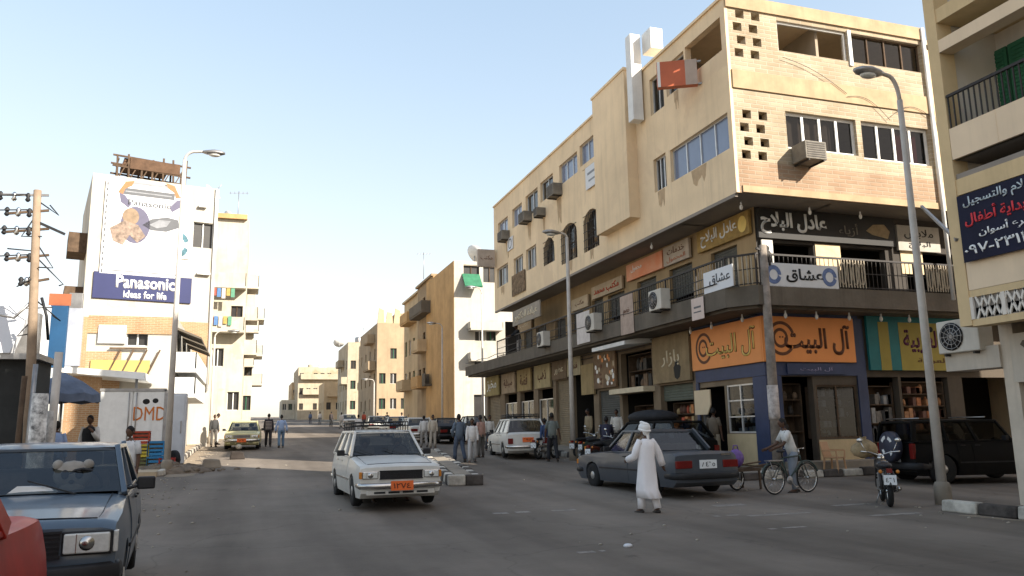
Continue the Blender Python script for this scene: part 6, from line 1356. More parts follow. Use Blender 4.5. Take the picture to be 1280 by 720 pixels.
# rough pole by the shop corner
b = Vector((Xp(973, 18.9, .4), 18.9, gz(18.9))); o = thing('utility_pole', 'rough grey pole with torn posters before the orange shop corner', 'utility pole', b); zt = PY(975, 308, 18.9).z - b.z
q = MB(); q.tube([(0, 0, -.1), (.02, 0, zt * .5), (.03, 0, zt)], [.15, .13, .11], 12); q.build('pole', mat('rough_pole', (.26, .22, .185), .9, .45, 3, bump=.4, streak=.4), o)
q = MB(); q.lathe([(.152, 1.6), (.156, 1.7), (.152, 2.55)], 'Z', 12); q.build('torn_poster', mat('torn_poster', (.50, .44, .40), .9, .5, 5), o)
q = MB(); q.bar((-.2, 0, zt - .1), (.25, 0, zt - .25), .06); q.bar((.1, -.05, zt), (.2, -.05, zt - .6), .05); q.tube([(.1, 0, zt), (.3, 0, zt - .4), (.15, 0, zt - .9), (.2, 0, zt - 1.4)], .02, 5); q.build('bracket', M_iron, o)
# ------------------------------------------------ goods and furniture at the shops
def shelf(label, c, rz, w, h, d, cols, rows, n, group=None, back=None):
    o = thing('display_shelf', label, 'display shelf', c, rz, group); f = MB()
    for x in (-w / 2, w / 2): f.box(x - .02, x + .02, -d / 2, d / 2, 0, h)
    for k in range(rows + 1): z = h * k / rows; f.box(-w / 2, w / 2, -d / 2, d / 2, z - .015, z + .015)
    f.box(-w / 2, w / 2, d / 2 - .02, d / 2, 0, h); f.build('rack', back or M_wood, o)
    for ci, c_ in enumerate(cols):
        g = MB()
        for k in range(rows):
            for j in range(n):
                if (j * 7 + k * 3 + rnd.randint(0, 2)) % len(cols) != ci: continue
                x = -w / 2 + w * (j + .5) / n; z = h * k / rows + .016; a = w / n * rnd.uniform(.3, .46); hh = h / rows * rnd.uniform(.45, .85)
                if rnd.random() < .5: g.box(x - a, x + a, -d * .38, d * .2, z, z + hh)
                else: g.lathe([(a * .7, 0), (a, hh * .3), (a * .9, hh * .7), (a * .4, hh)], 'Z', 8, (x, -d * .1, z))
        if g.v: gg = g.build('goods', mat('goods_%d_%d_%d' % tuple(int(v * 100) for v in c_), c_, .6, .4, 6), o); gg['kind'] = 'stuff'
    return o
shelf('shelf of orange and red goods in the green shuttered shop', (15.1, 25.1, .42), SX, 2.0, 2.0, .4, [(.55, .22, .08), (.5, .1, .05), (.45, .32, .16), (.12, .06, .04)], 5, 9)
shelf('tall glass case shelf of white ornaments by the blue corner pillar', (14.95, 21.28, 1.35), SX, 1.35, 1.45, .35, [(.6, .6, .56), (.45, .42, .36), (.15, .18, .25)], 5, 7)
shelf('shelf of scarves and masks beside the shop doorway', (15.2, 22.35, .42), SX, .7, 2.3, .4, [(.35, .14, .05), (.2, .1, .06), (.5, .35, .15)], 6, 4)
shelf('wooden display case of brown ornaments on the side street', (17.0, 20.25, 1.16), 0, 1.45, 1.55, .35, [(.15, .08, .045), (.46, .44, .42), (.07, .035, .025)], 5, 9)
shelf('shelf of orange goods under the mustard sign', (20.4, 20.2, .95), 0, 1.8, 1.9, .35, [(.40, .14, .05), (.45, .22, .10), (.14, .06, .04)], 5, 10)
shelf('dark rack of hanging clothes beside the mustard sign doorway', (18.8, 20.3, .42), 0, 1.0, 2.3, .4, [(.30, .30, .30), (.07, .07, .08), (.2, .18, .16)], 4, 6)
shelf('rack of pottery in the open bay above the white ledge', (15.0, 28.2, 3.15), SX, 2.2, 1.3, .5, [(.05, .045, .04), (.16, .10, .06), (.03, .03, .03)], 2, 6)
shelf('rack of dark souvenirs in the low bay under the ledge', (15.2, 28.2, .42), SX, 2.2, 2.0, .5, [(.08, .06, .05), (.2, .12, .07), (.04, .04, .04)], 4, 7)
shelf('narrow shelf of clothes in the orange shop doorway', (15.6, 20.5, .4), 0, .8, 2.4, .4, [(.05, .04, .04), (.16, .12, .09), (.26, .18, .12)], 5, 4)
o = thing('shop_ledge', 'white ledge dividing the open bay with dark goods', 'ledge', (14.2, 28.2, 2.9)); q = MB(); q.box(-.2, .6, -1.5, 1.5, 0, .2); q.build('ledge', M_ltan, o, bevel=.01); q = MB(); q.hexa([(-.9, -1.5, 1.75), (.3, -1.5, 1.85), (.3, 1.5, 1.85), (-.9, 1.5, 1.75), (-.9, -1.5, 1.9), (.3, -1.5, 2.1), (.3, 1.5, 2.1), (-.9, 1.5, 1.9)]); q.build('canopy', M_whitep, o)
q = MB(); w_, h_ = .95, .80; q.prism([(-w_ / 2, -h_ / 2), (w_ * .28, -h_ / 2), (w_ / 2, -.1), (w_ / 2, h_ / 2), (-w_ / 2, h_ / 2)], 'Y', -.02, .02); q.xf(Matrix.Rotation(SX, 4, 'Z')); o = q.build('hanging_board', mat('cream_board', (.66, .52, .34), .7, .05, 2)); o.location = (14.2, 22.95, 2.35); tag(o, 'cream board with a cut corner hung in the shop doorway', 'board')
# white plastic chair by the side street plinth
def chair(label, loc, rz, m):
    o = thing('chair', label, 'chair', loc, rz); s = MB(); s.box(-.22, .22, -.22, .22, .42, .455); s.build('seat', m, o, bevel=.015); s = MB(); s.hexa([(-.22, -.22, .46), (.22, -.22, .46), (.22, -.19, .46), (-.22, -.19, .46), (-.20, -.32, .88), (.20, -.32, .88), (.20, -.29, .88), (-.20, -.29, .88)]); s.build('backrest', m, o, bevel=.01)
    for x in (-.19, .19):
        for y in (-.19, .19): l = MB(); l.bar((x, y, .42), (x * 1.15, y * 1.15, 0), .04); l.build('leg', m, o)
        a = MB(); a.bar((x * 1.2, -.24, .64), (x * 1.2, .2, .64), .04); a.bar((x * 1.2, .2, .64), (x * 1.1, .2, .42), .035); a.build('armrest', m, o)
    return o
chair('tan plastic chair by the plinth on the side street', (15.9, 18.95, .2), R(200), mat('tan_plastic', (.46, .26, .13), .5, .1, 3))
# ---------------------------------------------------------------- vehicles
P_white = mat('paint_dusty_white', (.60, .58, .53), .42, .10, 1.6, coat=.25, dirt=.25)
P_navy = mat('paint_dusty_blue', (.060, .085, .115), .36, .22, 1.2, coat=.5)
P_red = mat('paint_faded_red', (.40, .028, .018), .5, .25, 2.5, coat=.08)
P_grey = mat('paint_dark_grey', (.062, .070, .082), .40, .15, 1.2, coat=.25)
P_black = mat('paint_black', (.005, .005, .005), .6, .2, 1.5, spec=.15)
P_cream = mat('paint_yellowish', (.50, .47, .25), .45, .1, 1.5, coat=.2)
P_silver = mat('paint_silver', (.38, .38, .36), .4, .1, 1.5, coat=.3)
S504 = dict(L=4.6, W=1.69, H=1.52, hf=.83, belt=.96, rbelt=.98, tail=.96, cowl=.80, rbase=-2.12, rooff=.22, roofr=-1.78, wf=1.42, wb=-1.42, wr=.31, paint=P_white, pillars=[.30, .62], estate=True,
            chrome=True, gz=(.57, .72), gw=.42, hl=(.45, .76), tz=(.55, .76), tlw=.20, rack=True, plate=(M_plate_or, '٤٧٢١', .44), rplate=(M_plate_or, '٨٥٣٢', .72), cp=.09, tw=.72, bump=M_chrome, sy=.1)
g = G(489, 637)
c1 = car('taxi_car', 'white estate taxi with roof rack and orange plate driving towards the camera', 'car', (2.85, 18.1, gz(18.1)), math.pi + R(1), dict(S504, gbar=M_black, interior=1), None)
rlp = Vector((9.95, 29.3, 0)); c2 = car('parked_car', 'white estate car with roof rack seen from behind, parked beyond the median', 'car', (at(641, 31.0).x + .35, 31.6, gz(31.6)), R(-7), dict(S504, rplate=(M_plate_or, '٣١٩٦', .70), plate=(M_plate_or, '٣١٩٦', .44)), None)
S505 = dict(L=4.58, W=1.72, H=1.43, hf=.78, belt=.90, rbelt=.93, tail=.93, cowl=.75, rbase=-1.30, rooff=.12, roofr=-.88, wf=1.40, wb=-1.34, wr=.31, paint=P_grey, pillars=[.46], chrome=False, gz=(.56, .70), hl=(.44, .78), tz=(.60, .76), tlw=.40,
            rplate=(M_plate_wh, '٥٦٤٨', .68), plate=(M_plate_wh, '٥٦٤٨', .42), cp=.20, tw=.74, bump=M_black, bh=.07)
c3 = car('sedan_car', 'dark grey sedan turning, seen from behind next to the white robed man', 'car', (at(812, 17.6, 1.0).x, 17.6, gz(17.6)), R(4), S505)
q = MB(); q.box(.35, .60, -2.345, -2.33, .86, .90); bd2 = q.build('badge', M_chrome, c3)
SREG = dict(L=4.26, W=1.66, H=1.43, hf=.84, belt=.96, rbelt=.98, tail=.98, cowl=.80, rbase=-1.35, rooff=.10, roofr=-.95, wf=1.35, wb=-1.10, wr=.29, paint=P_navy, pillars=[.48], chrome=False, gz=(.60, .78), gw=.40, hl=(.41, .76), amb=False,
            plate=(M_plate_wh, '٥٣', .46), rplate=(M_plate_wh, '٥٣', .70), bump=M_black, bh=.10, gbar=M_black, tw=.76, cp=.16)
CB, CBR = (-1.90, 9.15, .10), math.pi + R(4.5)
c4 = car('parked_car', 'dark blue sedan with a dusty windscreen facing the camera, pale plush toy inside', 'car', CB, CBR, SREG)
# hanging cardboard sunshade with a bear face shape left plain, cloth on the dashboard
q = MB(); q.ball((.15, .30, 1.15), (.17, .06, .14), 12, 8); q.ball((.15, .30, 1.03), (.11, .06, .08), 12, 8); q.ball((.02, .30, 1.25), (.05, .04, .05), 8, 6); q.ball((.28, .30, 1.25), (.05, .04, .05), 8, 6)
t_ = q.build('plush_toy', mat('plush_white', (.30, .28, .25), .95, .2, 10)); t_.matrix_world = Matrix.Translation(CB) @ Matrix.Rotation(CBR, 4, 'Z') @ Matrix.Translation((-.42, .08, -.02)); tag(t_, 'pale plush toy on the dashboard of the dark blue sedan', 'toy'); q = MB(); q.ball((.09, .355, 1.16), (.035, .02, .045), 8, 6); q.ball((.21, .355, 1.16), (.035, .02, .045), 8, 6); q.ball((.15, .36, 1.09), (.025, .015, .02), 8, 6); q.build('face_patch', M_black, t_)
q = MB(); q.hexa([(-.2, -.1, 0), (.2, -.1, 0), (.2, .1, 0), (-.2, .1, 0), (-.12, -.06, .06), (.14, -.05, .05), (.12, .06, .07), (-.14, .05, .05)]); t_ = q.build('tissue_cloth', mat('cloth_white', (.7, .69, .66), .95)); t_.matrix_world = Matrix.Translation(CB) @ Matrix.Rotation(CBR, 4, 'Z') @ Matrix.Translation((.02, .62, .99)); tag(t_, 'crumpled white cloth on the dashboard of the dark blue sedan', 'cloth')
c5 = car('parked_car', 'faded red car beside the dark blue sedan, only a corner showing', 'car', (-2.62, 5.05, .08), R(2), dict(SREG, paint=P_red, tail=1.02, rbelt=1.02, rbase=-1.15, bump=P_red, plate=(M_plate_wh, '٧١', .46)))
c5.location = (-1.98, 3.88, .08); c5.rotation_euler = (0, 0, math.pi)
SJ = dict(L=3.9, W=1.70, H=1.58, hf=.95, belt=1.02, rbelt=1.04, tail=1.02, cowl=.72, rbase=-1.95, rooff=.35, roofr=-1.86, wf=1.28, wb=-1.25, wr=.36, paint=P_black, pillars=[.36, .66], estate=True, chrome=False, gz=(.75, .95), hl=(.5, .76), tz=(.62, 1.0), tlw=.16,
          rplate=(M_plate_wh, '٢٩٤٧', .55), bump=M_black, bh=.09, cp=.12, tw=.83)
jl = at(1150, 16.0); ja = R(-109 + 7); c6 = car('jeep', 'black jeep with a covered spare wheel parked along the side street', 'jeep', (jl.x + 1.95, 16.3, gz(16.3)), ja, SJ)
q = MB(); q.lathe([(.02, -.0), (.36, -.0), (.385, .03), (.385, .19), (.36, .21), (.02, .21)], 'Y', 26, (.12, -2.27, .92)); sp = q.build('spare_wheel', mat('spare_cover', (.045, .05, .075), .5, .2, 3), c6)
q = MB()
for a0, a1, r_ in ((30, 75, .27), (100, 150, .28), (200, 235, .25), (300, 330, .27)):
    pts = [(.12 + r_ * math.cos(R(a)), .92 + r_ * math.sin(R(a))) for a in range(a0, a1 + 1, 8)] + [(.12 + (r_ - .08) * math.cos(R(a)), .92 + (r_ - .08) * math.sin(R(a))) for a in range(a1, a0 - 1, -8)]
    q = MB(); q.prism(pts, 'Y', -2.278, -2.268); q.build('cover_mark', M_wht, sp)
q = MB(); q.tube([(-.7, -1.7, 1.62), (.7, -1.7, 1.62)], .02, 6); q.tube([(-.7, .1, 1.63), (.7, .1, 1.63)], .02, 6); q.build('roof_bars', M_steel, c6)
SB = dict(S504, paint=P_black, rack=False, rplate=(M_plate_wh, '٦٤٨', .70)); bl = at(817, 23.0)
c7 = car('parked_car', 'black estate car loaded with a dark bundle, half hidden behind the grey sedan', 'car', (bl.x, 23.3, gz(23.3)), R(14), SB)
q = MB(); q.ball((0, 0, .2), (.62, 1.0, .24), 14, 8); lo = q.build('luggage_bundle', mat('dark_tarp', (.02, .02, .022), .8, .4, 3)); lo.location = (bl.x, 22.9, gz(23.3) + 1.44); lo.rotation_euler = (0, 0, R(14)); tag(lo, 'dark tarpaulin bundle tied on the roof of the black estate car', 'luggage')
# pale front and quarter posts as in the photo
def place_car(name, label, px, Y, rz, S, dx=0): p = at(px, Y); return car(name, label, 'car', (p.x + dx, Y, gz(Y)), rz, S)
place_car('parked_car', 'yellowish cream saloon parked on the sunny kerb facing the camera', 304, 44.5, math.pi - R(2), dict(S505, paint=P_cream, chrome=True, bump=M_chrome, plate=(M_plate_or, '٢٧', .44)))
place_car('car', 'black sedan seen from behind near the far end of the median', 556, 46, R(0), dict(S505, paint=P_black, rplate=(M_plate_wh, '٩١', .68)))
place_car('car', 'white sedan stopped beside the black sedan in the distance', 519, 49, R(2), dict(S505, paint=P_white, chrome=True, bump=M_chrome))
place_car('car', 'dark blue sedan in the far queue behind the white taxi', 494, 58, R(0), dict(S505, paint=P_navy))
place_car('car', 'silver grey sedan in the far queue beside the dark blue one', 470, 66, R(-3), dict(S505, paint=P_silver))
place_car('car', 'black sedan parked by the arcade end before the tan shutters', 590, 55, R(3), dict(S505, paint=P_black))
place_car('car', 'tiny white car far away where the street bends', 436, 92, R(180), dict(S505, paint=P_white))

# white box truck
tl = Vector((Xp(122, 31.0, 2), 31.0, gz(31))); tr = Xp(206, 31.0, 2); tw_ = tr - tl.x
tk = thing('box_truck', 'white box truck seen from behind with an orange lettered door', 'truck', ((tl.x + tr) / 2, 31.0, gz(31)), 0); zt = PY(165, 487, 31).z - gz(31); zb0_ = PY(165, 557, 31).z - gz(31)
q = MB(); q.box(-tw_ / 2, tw_ / 2, .02, 4.2, zb0_, zt); q.build('cargo_box', M_whitep, tk, bevel=.03)
for s_ in (-1, 1):
    q = MB(); q.box(s_ * .02, s_ * (tw_ / 2 - .04), -.03, .018, zb0_ + .06, zt - .07); d_ = q.build('rear_door', M_whitep, tk, bevel=.012)
    q = MB(); q.tube([(s_ * .12, -.06, zb0_ + .1), (s_ * .12, -.06, zt - .1)], .018, 6); q.build('door_bar', M_steel, d_)
q = MB(); q.box(-tw_ / 2, tw_ / 2, -.05, .05, zt - .06, zt + .04); q.box(tw_ / 2 - .06, tw_ / 2 + .03, -.05, .06, zb0_, zt); q.box(-tw_ / 2, tw_ / 2, -.1, .1, zb0_ - .16, zb0_); q.build('door_frame', M_steel, tk)
lettering('DMD', (tw_ * .26, -.034, PY(188, 517, 31).z - gz(31)), (1, 0, 0), (0, 0, 1), mat('letter_orange', (.55, .16, .02), .6, .2, 4), tk, w=1.05, h=.48, depth=.01, bold=.0)
q = MB(); q.ball((tw_ * .20, -.03, PY(188, 502, 31).z - gz(31)), (.12, .006, .10), 8, 6); q.ball((tw_ * .34, -.03, PY(188, 501, 31).z - gz(31)), (.1, .006, .09), 8, 6); q.build('painted_mark', M_ink, tk)
for x in (-tw_ / 2 + .25, tw_ / 2 - .25): wheel(tk, x + (.1 if x > 0 else -.1), 1.1, .40, .28); wheel(tk, x + (.1 if x > 0 else -.1), 5.0, .40, .24)
q = MB(); q.box(-tw_ / 2 + .3, tw_ / 2 - .3, .2, 5.6, .45, zb0_ - .01); q.build('chassis', M_black, tk)
q = MB(); q.box(-.95, .95, 4.3, 5.9, .5, 2.0); q.build('cab', M_whitep, tk, bevel=.12)
fz = thing('freezer_cabinet', 'tall pale blue white cabinet standing beside the box truck', 'cabinet', (Xp(219, 31.3, 2), 31.3, gz(31.3))); zf = PY(218, 492, 31.3).z - gz(31.3); q = MB(); q.box(-.36, .36, -.3, .3, .12, zf); q.build('cabinet', mat('freezer_paint', (.55, .58, .62), .5, .1, 2, streak=.2), fz, bevel=.02)
q = MB(); q.box(-.33, .30, -.325, -.302, .25, zf - .08); dd = q.build('door', mat('freezer_paint', (.5, .5, .5)), fz, bevel=.01); q = MB(); q.box(.2, .24, -.36, -.325, zf * .45, zf * .62); q.build('handle', M_steel, dd)
q = MB()
for x in (-.3, .3): q.box(x - .04, x + .04, -.25, .25, 0, .12)
q.build('foot', M_black, fz)
def crate(label, loc, col, w=.52, d=.36, h=.42, group=None, rz=0):
    m = mat('crate_%d_%d_%d' % tuple(int(c * 100) for c in col), col, .5, .15, 3); o = thing('crate', label, 'crate', loc, rz, group); t = .02; q = MB()
    for z in (0, h * .28, h * .56, h * .84):
        zz = z + h * .16 if z else h * .2
        for a, b, c_, e in ((-w / 2, w / 2, -d / 2, -d / 2 + t), (-w / 2, w / 2, d / 2 - t, d / 2), (-w / 2, -w / 2 + t, -d / 2, d / 2), (w / 2 - t, w / 2, -d / 2, d / 2)): q.box(a, b, c_, e, z, zz)
    q.box(-w / 2 + t, w / 2 - t, -d / 2 + t, d / 2 - t, .0, .02); q.build('slatted_sides', m, o)
    q = MB()
    for x in (-w / 2, w / 2):
        for y in (-d / 2, d / 2): q.box(x - .02 * (1 if x > 0 else -1) - .02, x + .02 - .02 * (1 if x > 0 else -1), y - .022, y + .022, 0, h)
    q.build('corner_post', m, o)
    q = MB(); q.box(-w * .42, w * .42, -d * .4, d * .4, h * .3, h * .9); q.build('contents', mat('crate_contents', (.10, .08, .06), .8, .5, 9), o); return o
Yc = 29.6; k_ = (29.6 / 985 * 1.02)
def pc(px, py): return PY(px, py, Yc)
b = pc(195, 583); z0 = gz(Yc)
for px, zz, col, lb in ((195, 0, (.03, .20, .42), 'lower bright blue crate beside the box truck'), (195, .5, (.03, .20, .42), 'upper bright blue crate on top of the lower one by the truck'), (176, 0, (.12, .13, .05), 'olive crate at the bottom behind the pedestrian by the truck'), (176, .46, (.48, .38, .04), 'yellow crate in the middle of the stack by the truck'), (176, .9, (.36, .05, .02), 'red crate topmost of the stack by the truck'), (210, 0, (.34, .04, .03), 'red crate on the ground between the blue crates and tyre')):
    crate(lb, (Xp(px, Yc, 1), Yc, z0 + zz), col, h=.48 if px == 195 else .42)
o = thing('tyre', 'black tyre leaning by the pale cabinet', 'tyre', (Xp(218, 29.9, 1), 29.9, gz(29.9) + .32), R(30)); q = MB(); q.lathe([(.2, -.09), (.3, -.09), (.33, -.05), (.33, .05), (.3, .09), (.2, .09)], 'X', 22); q.build('tyre', M_rubber, o)
# stone blocks and rubble in the road
for px, py, w_, lb in ((264, 585, .68, 'pale stone block lying at the road edge in front'), (296, 574, .62, 'dark stone block lying on the road farther back')):
    gp = G(px, py); q = MB(); q.hexa([(-w_ / 2, -.2, 0), (w_ / 2, -.22, 0), (w_ / 2 - .03, .2, 0), (-w_ / 2 + .04, .22, 0), (-w_ / 2 + .06, -.16, .34), (w_ / 2 - .08, -.15, .30), (w_ / 2 - .1, .15, .31), (-w_ / 2 + .1, .16, .33)]); o = q.build('stone_block', M_stone if px < 280 else mat('dark_stone', (.035, .028, .024), .95, .4, 3, bump=.5), bevel=.05, seg=3); o.location = (gp.x, gp.y, gp.z - .01); o.rotation_euler = (0, 0, R(8)); tag(o, lb, 'stone')
gp = G(298, 566); q = MB(); q.ball((0, 0, .08), (.16, .14, .12), 7, 5); o = q.build('stone', M_kw); o.location = (gp.x, gp.y, gp.z + .2); tag(o, 'small white stone behind the dark block', 'stone')
q = MB(); rr2 = random.Random(5)
for k in range(150):
    a = rr2.uniform(0, 6.28); d = abs(rr2.gauss(0, 1.0)); x, y = d * 1.2 * math.cos(a), d * .8 * math.sin(a); z = max(0, .30 - .22 * d); s_ = rr2.uniform(.03, .13); q.ball((x, y, z), (s_, s_ * .9, s_ * .7), 6, 4)
q.ball((0, 0, -.12), (1.5, 1.0, .38), 16, 8); gp = at(205, 29.0); o = q.build('rubble', mat('rubble', (.17, .135, .10), .97, .4, 4, bump=.5)); o.location = (gp.x + .2, 28.6, gz(28.6)); o['kind'] = 'stuff'
q = MB()
for k in range(520):
    x = rr2.choice([rr2.uniform(-6, 12), rr2.uniform(-2.4, -1.2), rr2.uniform(11.4, 12.2), rr2.uniform(-2.4, -1.6)]); y = rr2.uniform(9, 60); s_ = rr2.uniform(.008, .032); q.ball((x, y, gz(y) + s_ * .3), (s_ * 1.3, s_, s_ * .6), 5, 4)
o = q.build('litter', mat('litter', (.36, .32, .26), .95, .6, 9)); o['kind'] = 'stuff'
gp = G(785, 684); q = MB(); q.ball((0, 0, .02), (.07, .05, .03), 8, 5); o = q.build('paper_scrap', M_poster); o.location = gp; tag(o, 'white paper scrap on the road in front of the robed man', 'litter')

# ---------------------------------------------------------------- two-wheelers
def two_wheel(root, y, r, t, spokes=16, tm=None):
    w = MB(); w.tube([(0, y + (r - t) * math.cos(a), r + (r - t) * math.sin(a)) for a in [2 * math.pi * k / 28 for k in range(29)]], t, 8, False); wo = w.build('wheel', tm or M_rubber, root)
    s_ = MB(); s_.tube([(0, y + (r - t * 2) * math.cos(a), r + (r - t * 2) * math.sin(a)) for a in [2 * math.pi * k / 28 for k in range(29)]], t * .55, 6, False); s_.tube([(-.05, y, r), (.05, y, r)], .03, 8)
    for k in range(spokes): a = 2 * math.pi * k / spokes; s_.tube([(.03 * (-1) ** k, y, r), (0, y + (r - t * 2) * math.cos(a), r + (r - t * 2) * math.sin(a))], .0035, 4)
    s_.build('rim', M_chrome, wo)
def bicycle(label, loc, rz, m, group=None):
    o = thing('bicycle', label, 'bicycle', loc, rz, group); two_wheel(o, .53, .34, .02); two_wheel(o, -.53, .34, .02); f = MB()
    A = (0, -.53, .34); B = (0, -.08, .30); S_ = (0, -.22, .80); Hh = (0, .34, .84); H2 = (0, .37, .70); F = (0, .53, .34)
    for a, b in ((B, S_), (S_, Hh), (B, H2), (Hh, H2)): f.tube([a, b], .018, 8)
    for s_ in (-1, 1): f.tube([(s_ * .05, *A[1:]), (s_ * .02, *B[1:])], .010, 6); f.tube([(s_ * .05, *A[1:]), (s_ * .02, *S_[1:])], .010, 6); f.tube([(0, *H2[1:]), (s_ * .05, .42, .62), (s_ * .05, *F[1:])], .013, 6)
    f.build('frame', m, o)
    h = MB(); h.tube([Hh, (0, .31, .98)], .014, 6); h.tube([(-.28, .14, 1.0), (-.2, .28, 1.02), (0, .33, .99), (.2, .28, 1.02), (.28, .14, 1.0)], .012, 6); h.build('handlebar', M_chrome, o)
    s_ = MB(); s_.tube([S_, (0, -.24, .93)], .014, 6); s_.ball((0, -.26, .95), (.075, .13, .035), 10, 6); s_.build('saddle', M_black, o)
    c = MB(); c.lathe([(.02, .04), (.095, .045), (.095, .05), (.02, .055)], 'X', 16, (0, -.08, .30)); c.bar((.07, -.08, .30), (.09, .02, .17), .02); c.bar((-.07, -.08, .30), (-.09, -.18, .43), .02); c.box(.07, .15, -.03, .07, .15, .175); c.box(-.15, -.07, -.23, -.13, .42, .445); c.build('crank', M_steel, o)
    r_ = MB(); r_.box(-.07, .07, -.72, -.28, .74, .76)
    for sd in (-1, 1): r_.tube([(sd * .06, -.68, .75), (sd * .06, -.53, .36)], .007, 5)
    r_.build('rear_rack', M_steel, o)
    for yy in (.53, -.53): mg = MB(); mg.tube([(0, yy + .375 * math.cos(a), .34 + .375 * math.sin(a)) for a in [R(20) + R(140) * k / 10 for k in range(11)]], (.022), 6, False); mg.build('mudguard', m, o)
    return o
def motorbike(label, loc, rz, m, group=None, plate=True):
    o = thing('motorbike', label, 'motorbike', loc, rz, group); two_wheel(o, .62, .30, .045, 18); two_wheel(o, -.62, .30, .055, 18)
    f = MB()
    for s_ in (-1, 1): f.tube([(s_ * .09, .62, .30), (s_ * .09, .42, .85)], .024, 8); f.tube([(s_ * .10, -.62, .30), (s_ * .10, -.05, .34)], .022, 8); f.tube([(s_ * .11, -.58, .34), (s_ * .11, -.42, .66)], .03, 8)
    f.tube([(0, .40, .82), (0, .1, .66), (0, -.62, .70)], .025, 8); f.tube([(0, .38, .72), (0, .25, .35), (0, -.12, .30), (0, -.2, .64)], .022, 8); f.build('frame', M_iron, o)
    e = MB(); e.box(-.13, .13, -.10, .18, .28, .48); e.lathe([(.10, .0), (.12, .03), (.10, .06), (.12, .09), (.10, .12), (.12, .15), (.08, .18)], 'Z', 12, (0, .16, .44)); e.build('engine', M_steel, o)
    t = MB(); t.ball((0, .16, .76), (.14, .27, .12), 14, 10); t.build('fuel_tank', m, o)
    s_ = MB(); s_.ball((0, -.34, .77), (.13, .38, .065), 12, 8); s_.build('seat', M_black, o)
    h = MB(); h.tube([(-.36, .24, 1.02), (-.2, .36, 1.0), (0, .40, .93), (.2, .36, 1.0), (.36, .24, 1.02)], .014, 6)
    for sd in (-1, 1): h.tube([(sd * .25, .33, 1.0), (sd * .34, .36, 1.2)], .008, 5); h.ball((sd * .36, .36, 1.24), (.06, .015, .045), 8, 6)
    h.build('handlebar', M_chrome, o)
    l = MB(); l.lathe([(.03, -.10), (.09, -.02), (.095, .03), (.02, .045)], 'Y', 14, (0, .50, .88)); l.build('headlight', M_chrome, o)
    x = MB(); x.tube([(.13, .2, .40), (.16, .1, .26), (.17, -.3, .28), (.17, -.78, .36)], [.018, .022, .035, .04], 8); x.build('exhaust', M_chrome, o)
    for yy, a0, a1, r_ in ((-.62, 40, 160, .36), (.62, 30, 150, .35)): g = MB(); g.tube([(0, yy + r_ * math.cos(R(a0 + (a1 - a0) * k / 10)), .30 + r_ * math.sin(R(a0 + (a1 - a0) * k / 10))) for k in range(11)], [(.03, .07)] * 11, 8); g.build('mudguard', m, o)
    b = MB(); b.box(-.05, .05, -1.0, -.93, .66, .74); b.build('tail_light', M_red, o); i = MB()
    for sd in (-1, 1): i.ball((sd * .15, -.93, .68), (.035, .03, .035), 8, 6)
    i.build('indicator', M_amber, o)
    if plate: p_ = MB(); p_.box(-.11, .11, -1.0, -.985, .44, .62); po = p_.build('licence_plate', M_plate_wh, o); lettering('٤٦١', (0, -1.002, .53), (1, 0, 0), (0, 0, 1), M_ink, po, w=.15, h=.08, depth=.003)
    s2 = MB(); s2.tube([(-.1, -.05, .25), (-.2, -.1, .02)], .012, 5); s2.build('side_stand', M_steel, o)
    return o
gm_ = G(1110, 634); mb1 = motorbike('dark motorbike parked with its tail to the camera beside the jeep', (gm_.x + .42, gm_.y + .48, 0.0), R(-37), mat('bike_black', (.03, .03, .032), .35, .2, 4, coat=.4))
q = MB(); q.rings([[((.26 + .03 * math.sin(k * 1.9 + j)) * w_ * math.cos(2 * math.pi * k / 14), (.20 + .025 * math.sin(k * 2.7 + j * 2)) * w_ * math.sin(2 * math.pi * k / 14), z_ + .02 * math.sin(k * 1.3 + j)) for k in range(14)] for j, (w_, z_) in enumerate(((.5, -.17), (.95, -.12), (1.05, -.02), (.95, .08), (.6, .15), (.22, .19), (.3, .24)))]); o = q.build('sack', mat('sack_cloth', (.34, .25, .14), .95, .4, 5, bump=.4)); o.location = (gm_.x + .55, gm_.y + 1.1, 1.06); tag(o, 'tan sack tied on the motorbike beside the jeep', 'sack')
gb = G(990, 617); bicycle('old bicycle held by the man in the white shirt', (gb.x, gb.y, gz(gb.y)), R(-80), mat('bicycle_paint', (.05, .07, .06), .5, .3, 5))
bike_spots = [(735, 28.5, -60, 'dark motorbike parked by the lamp post below the arched windows', (.06, .06, .065)), (752, 27.6, -75, 'greenish motorbike beside the pavement group', (.05, .07, .05)), (683, 29.6, -50, 'grey motorbike just behind the white parked estate', (.12, .12, .12)), (760, 24.6, -65, 'motorbike half hidden behind the bonnet of the grey sedan', (.1, .03, .02))]
for px, Y, a, lb, col in bike_spots:
    p = at(px, Y); motorbike(lb, p, R(a), mat('bike_%d' % px, col, .4, .2, 4), group='motorbikes parked along the kerb')

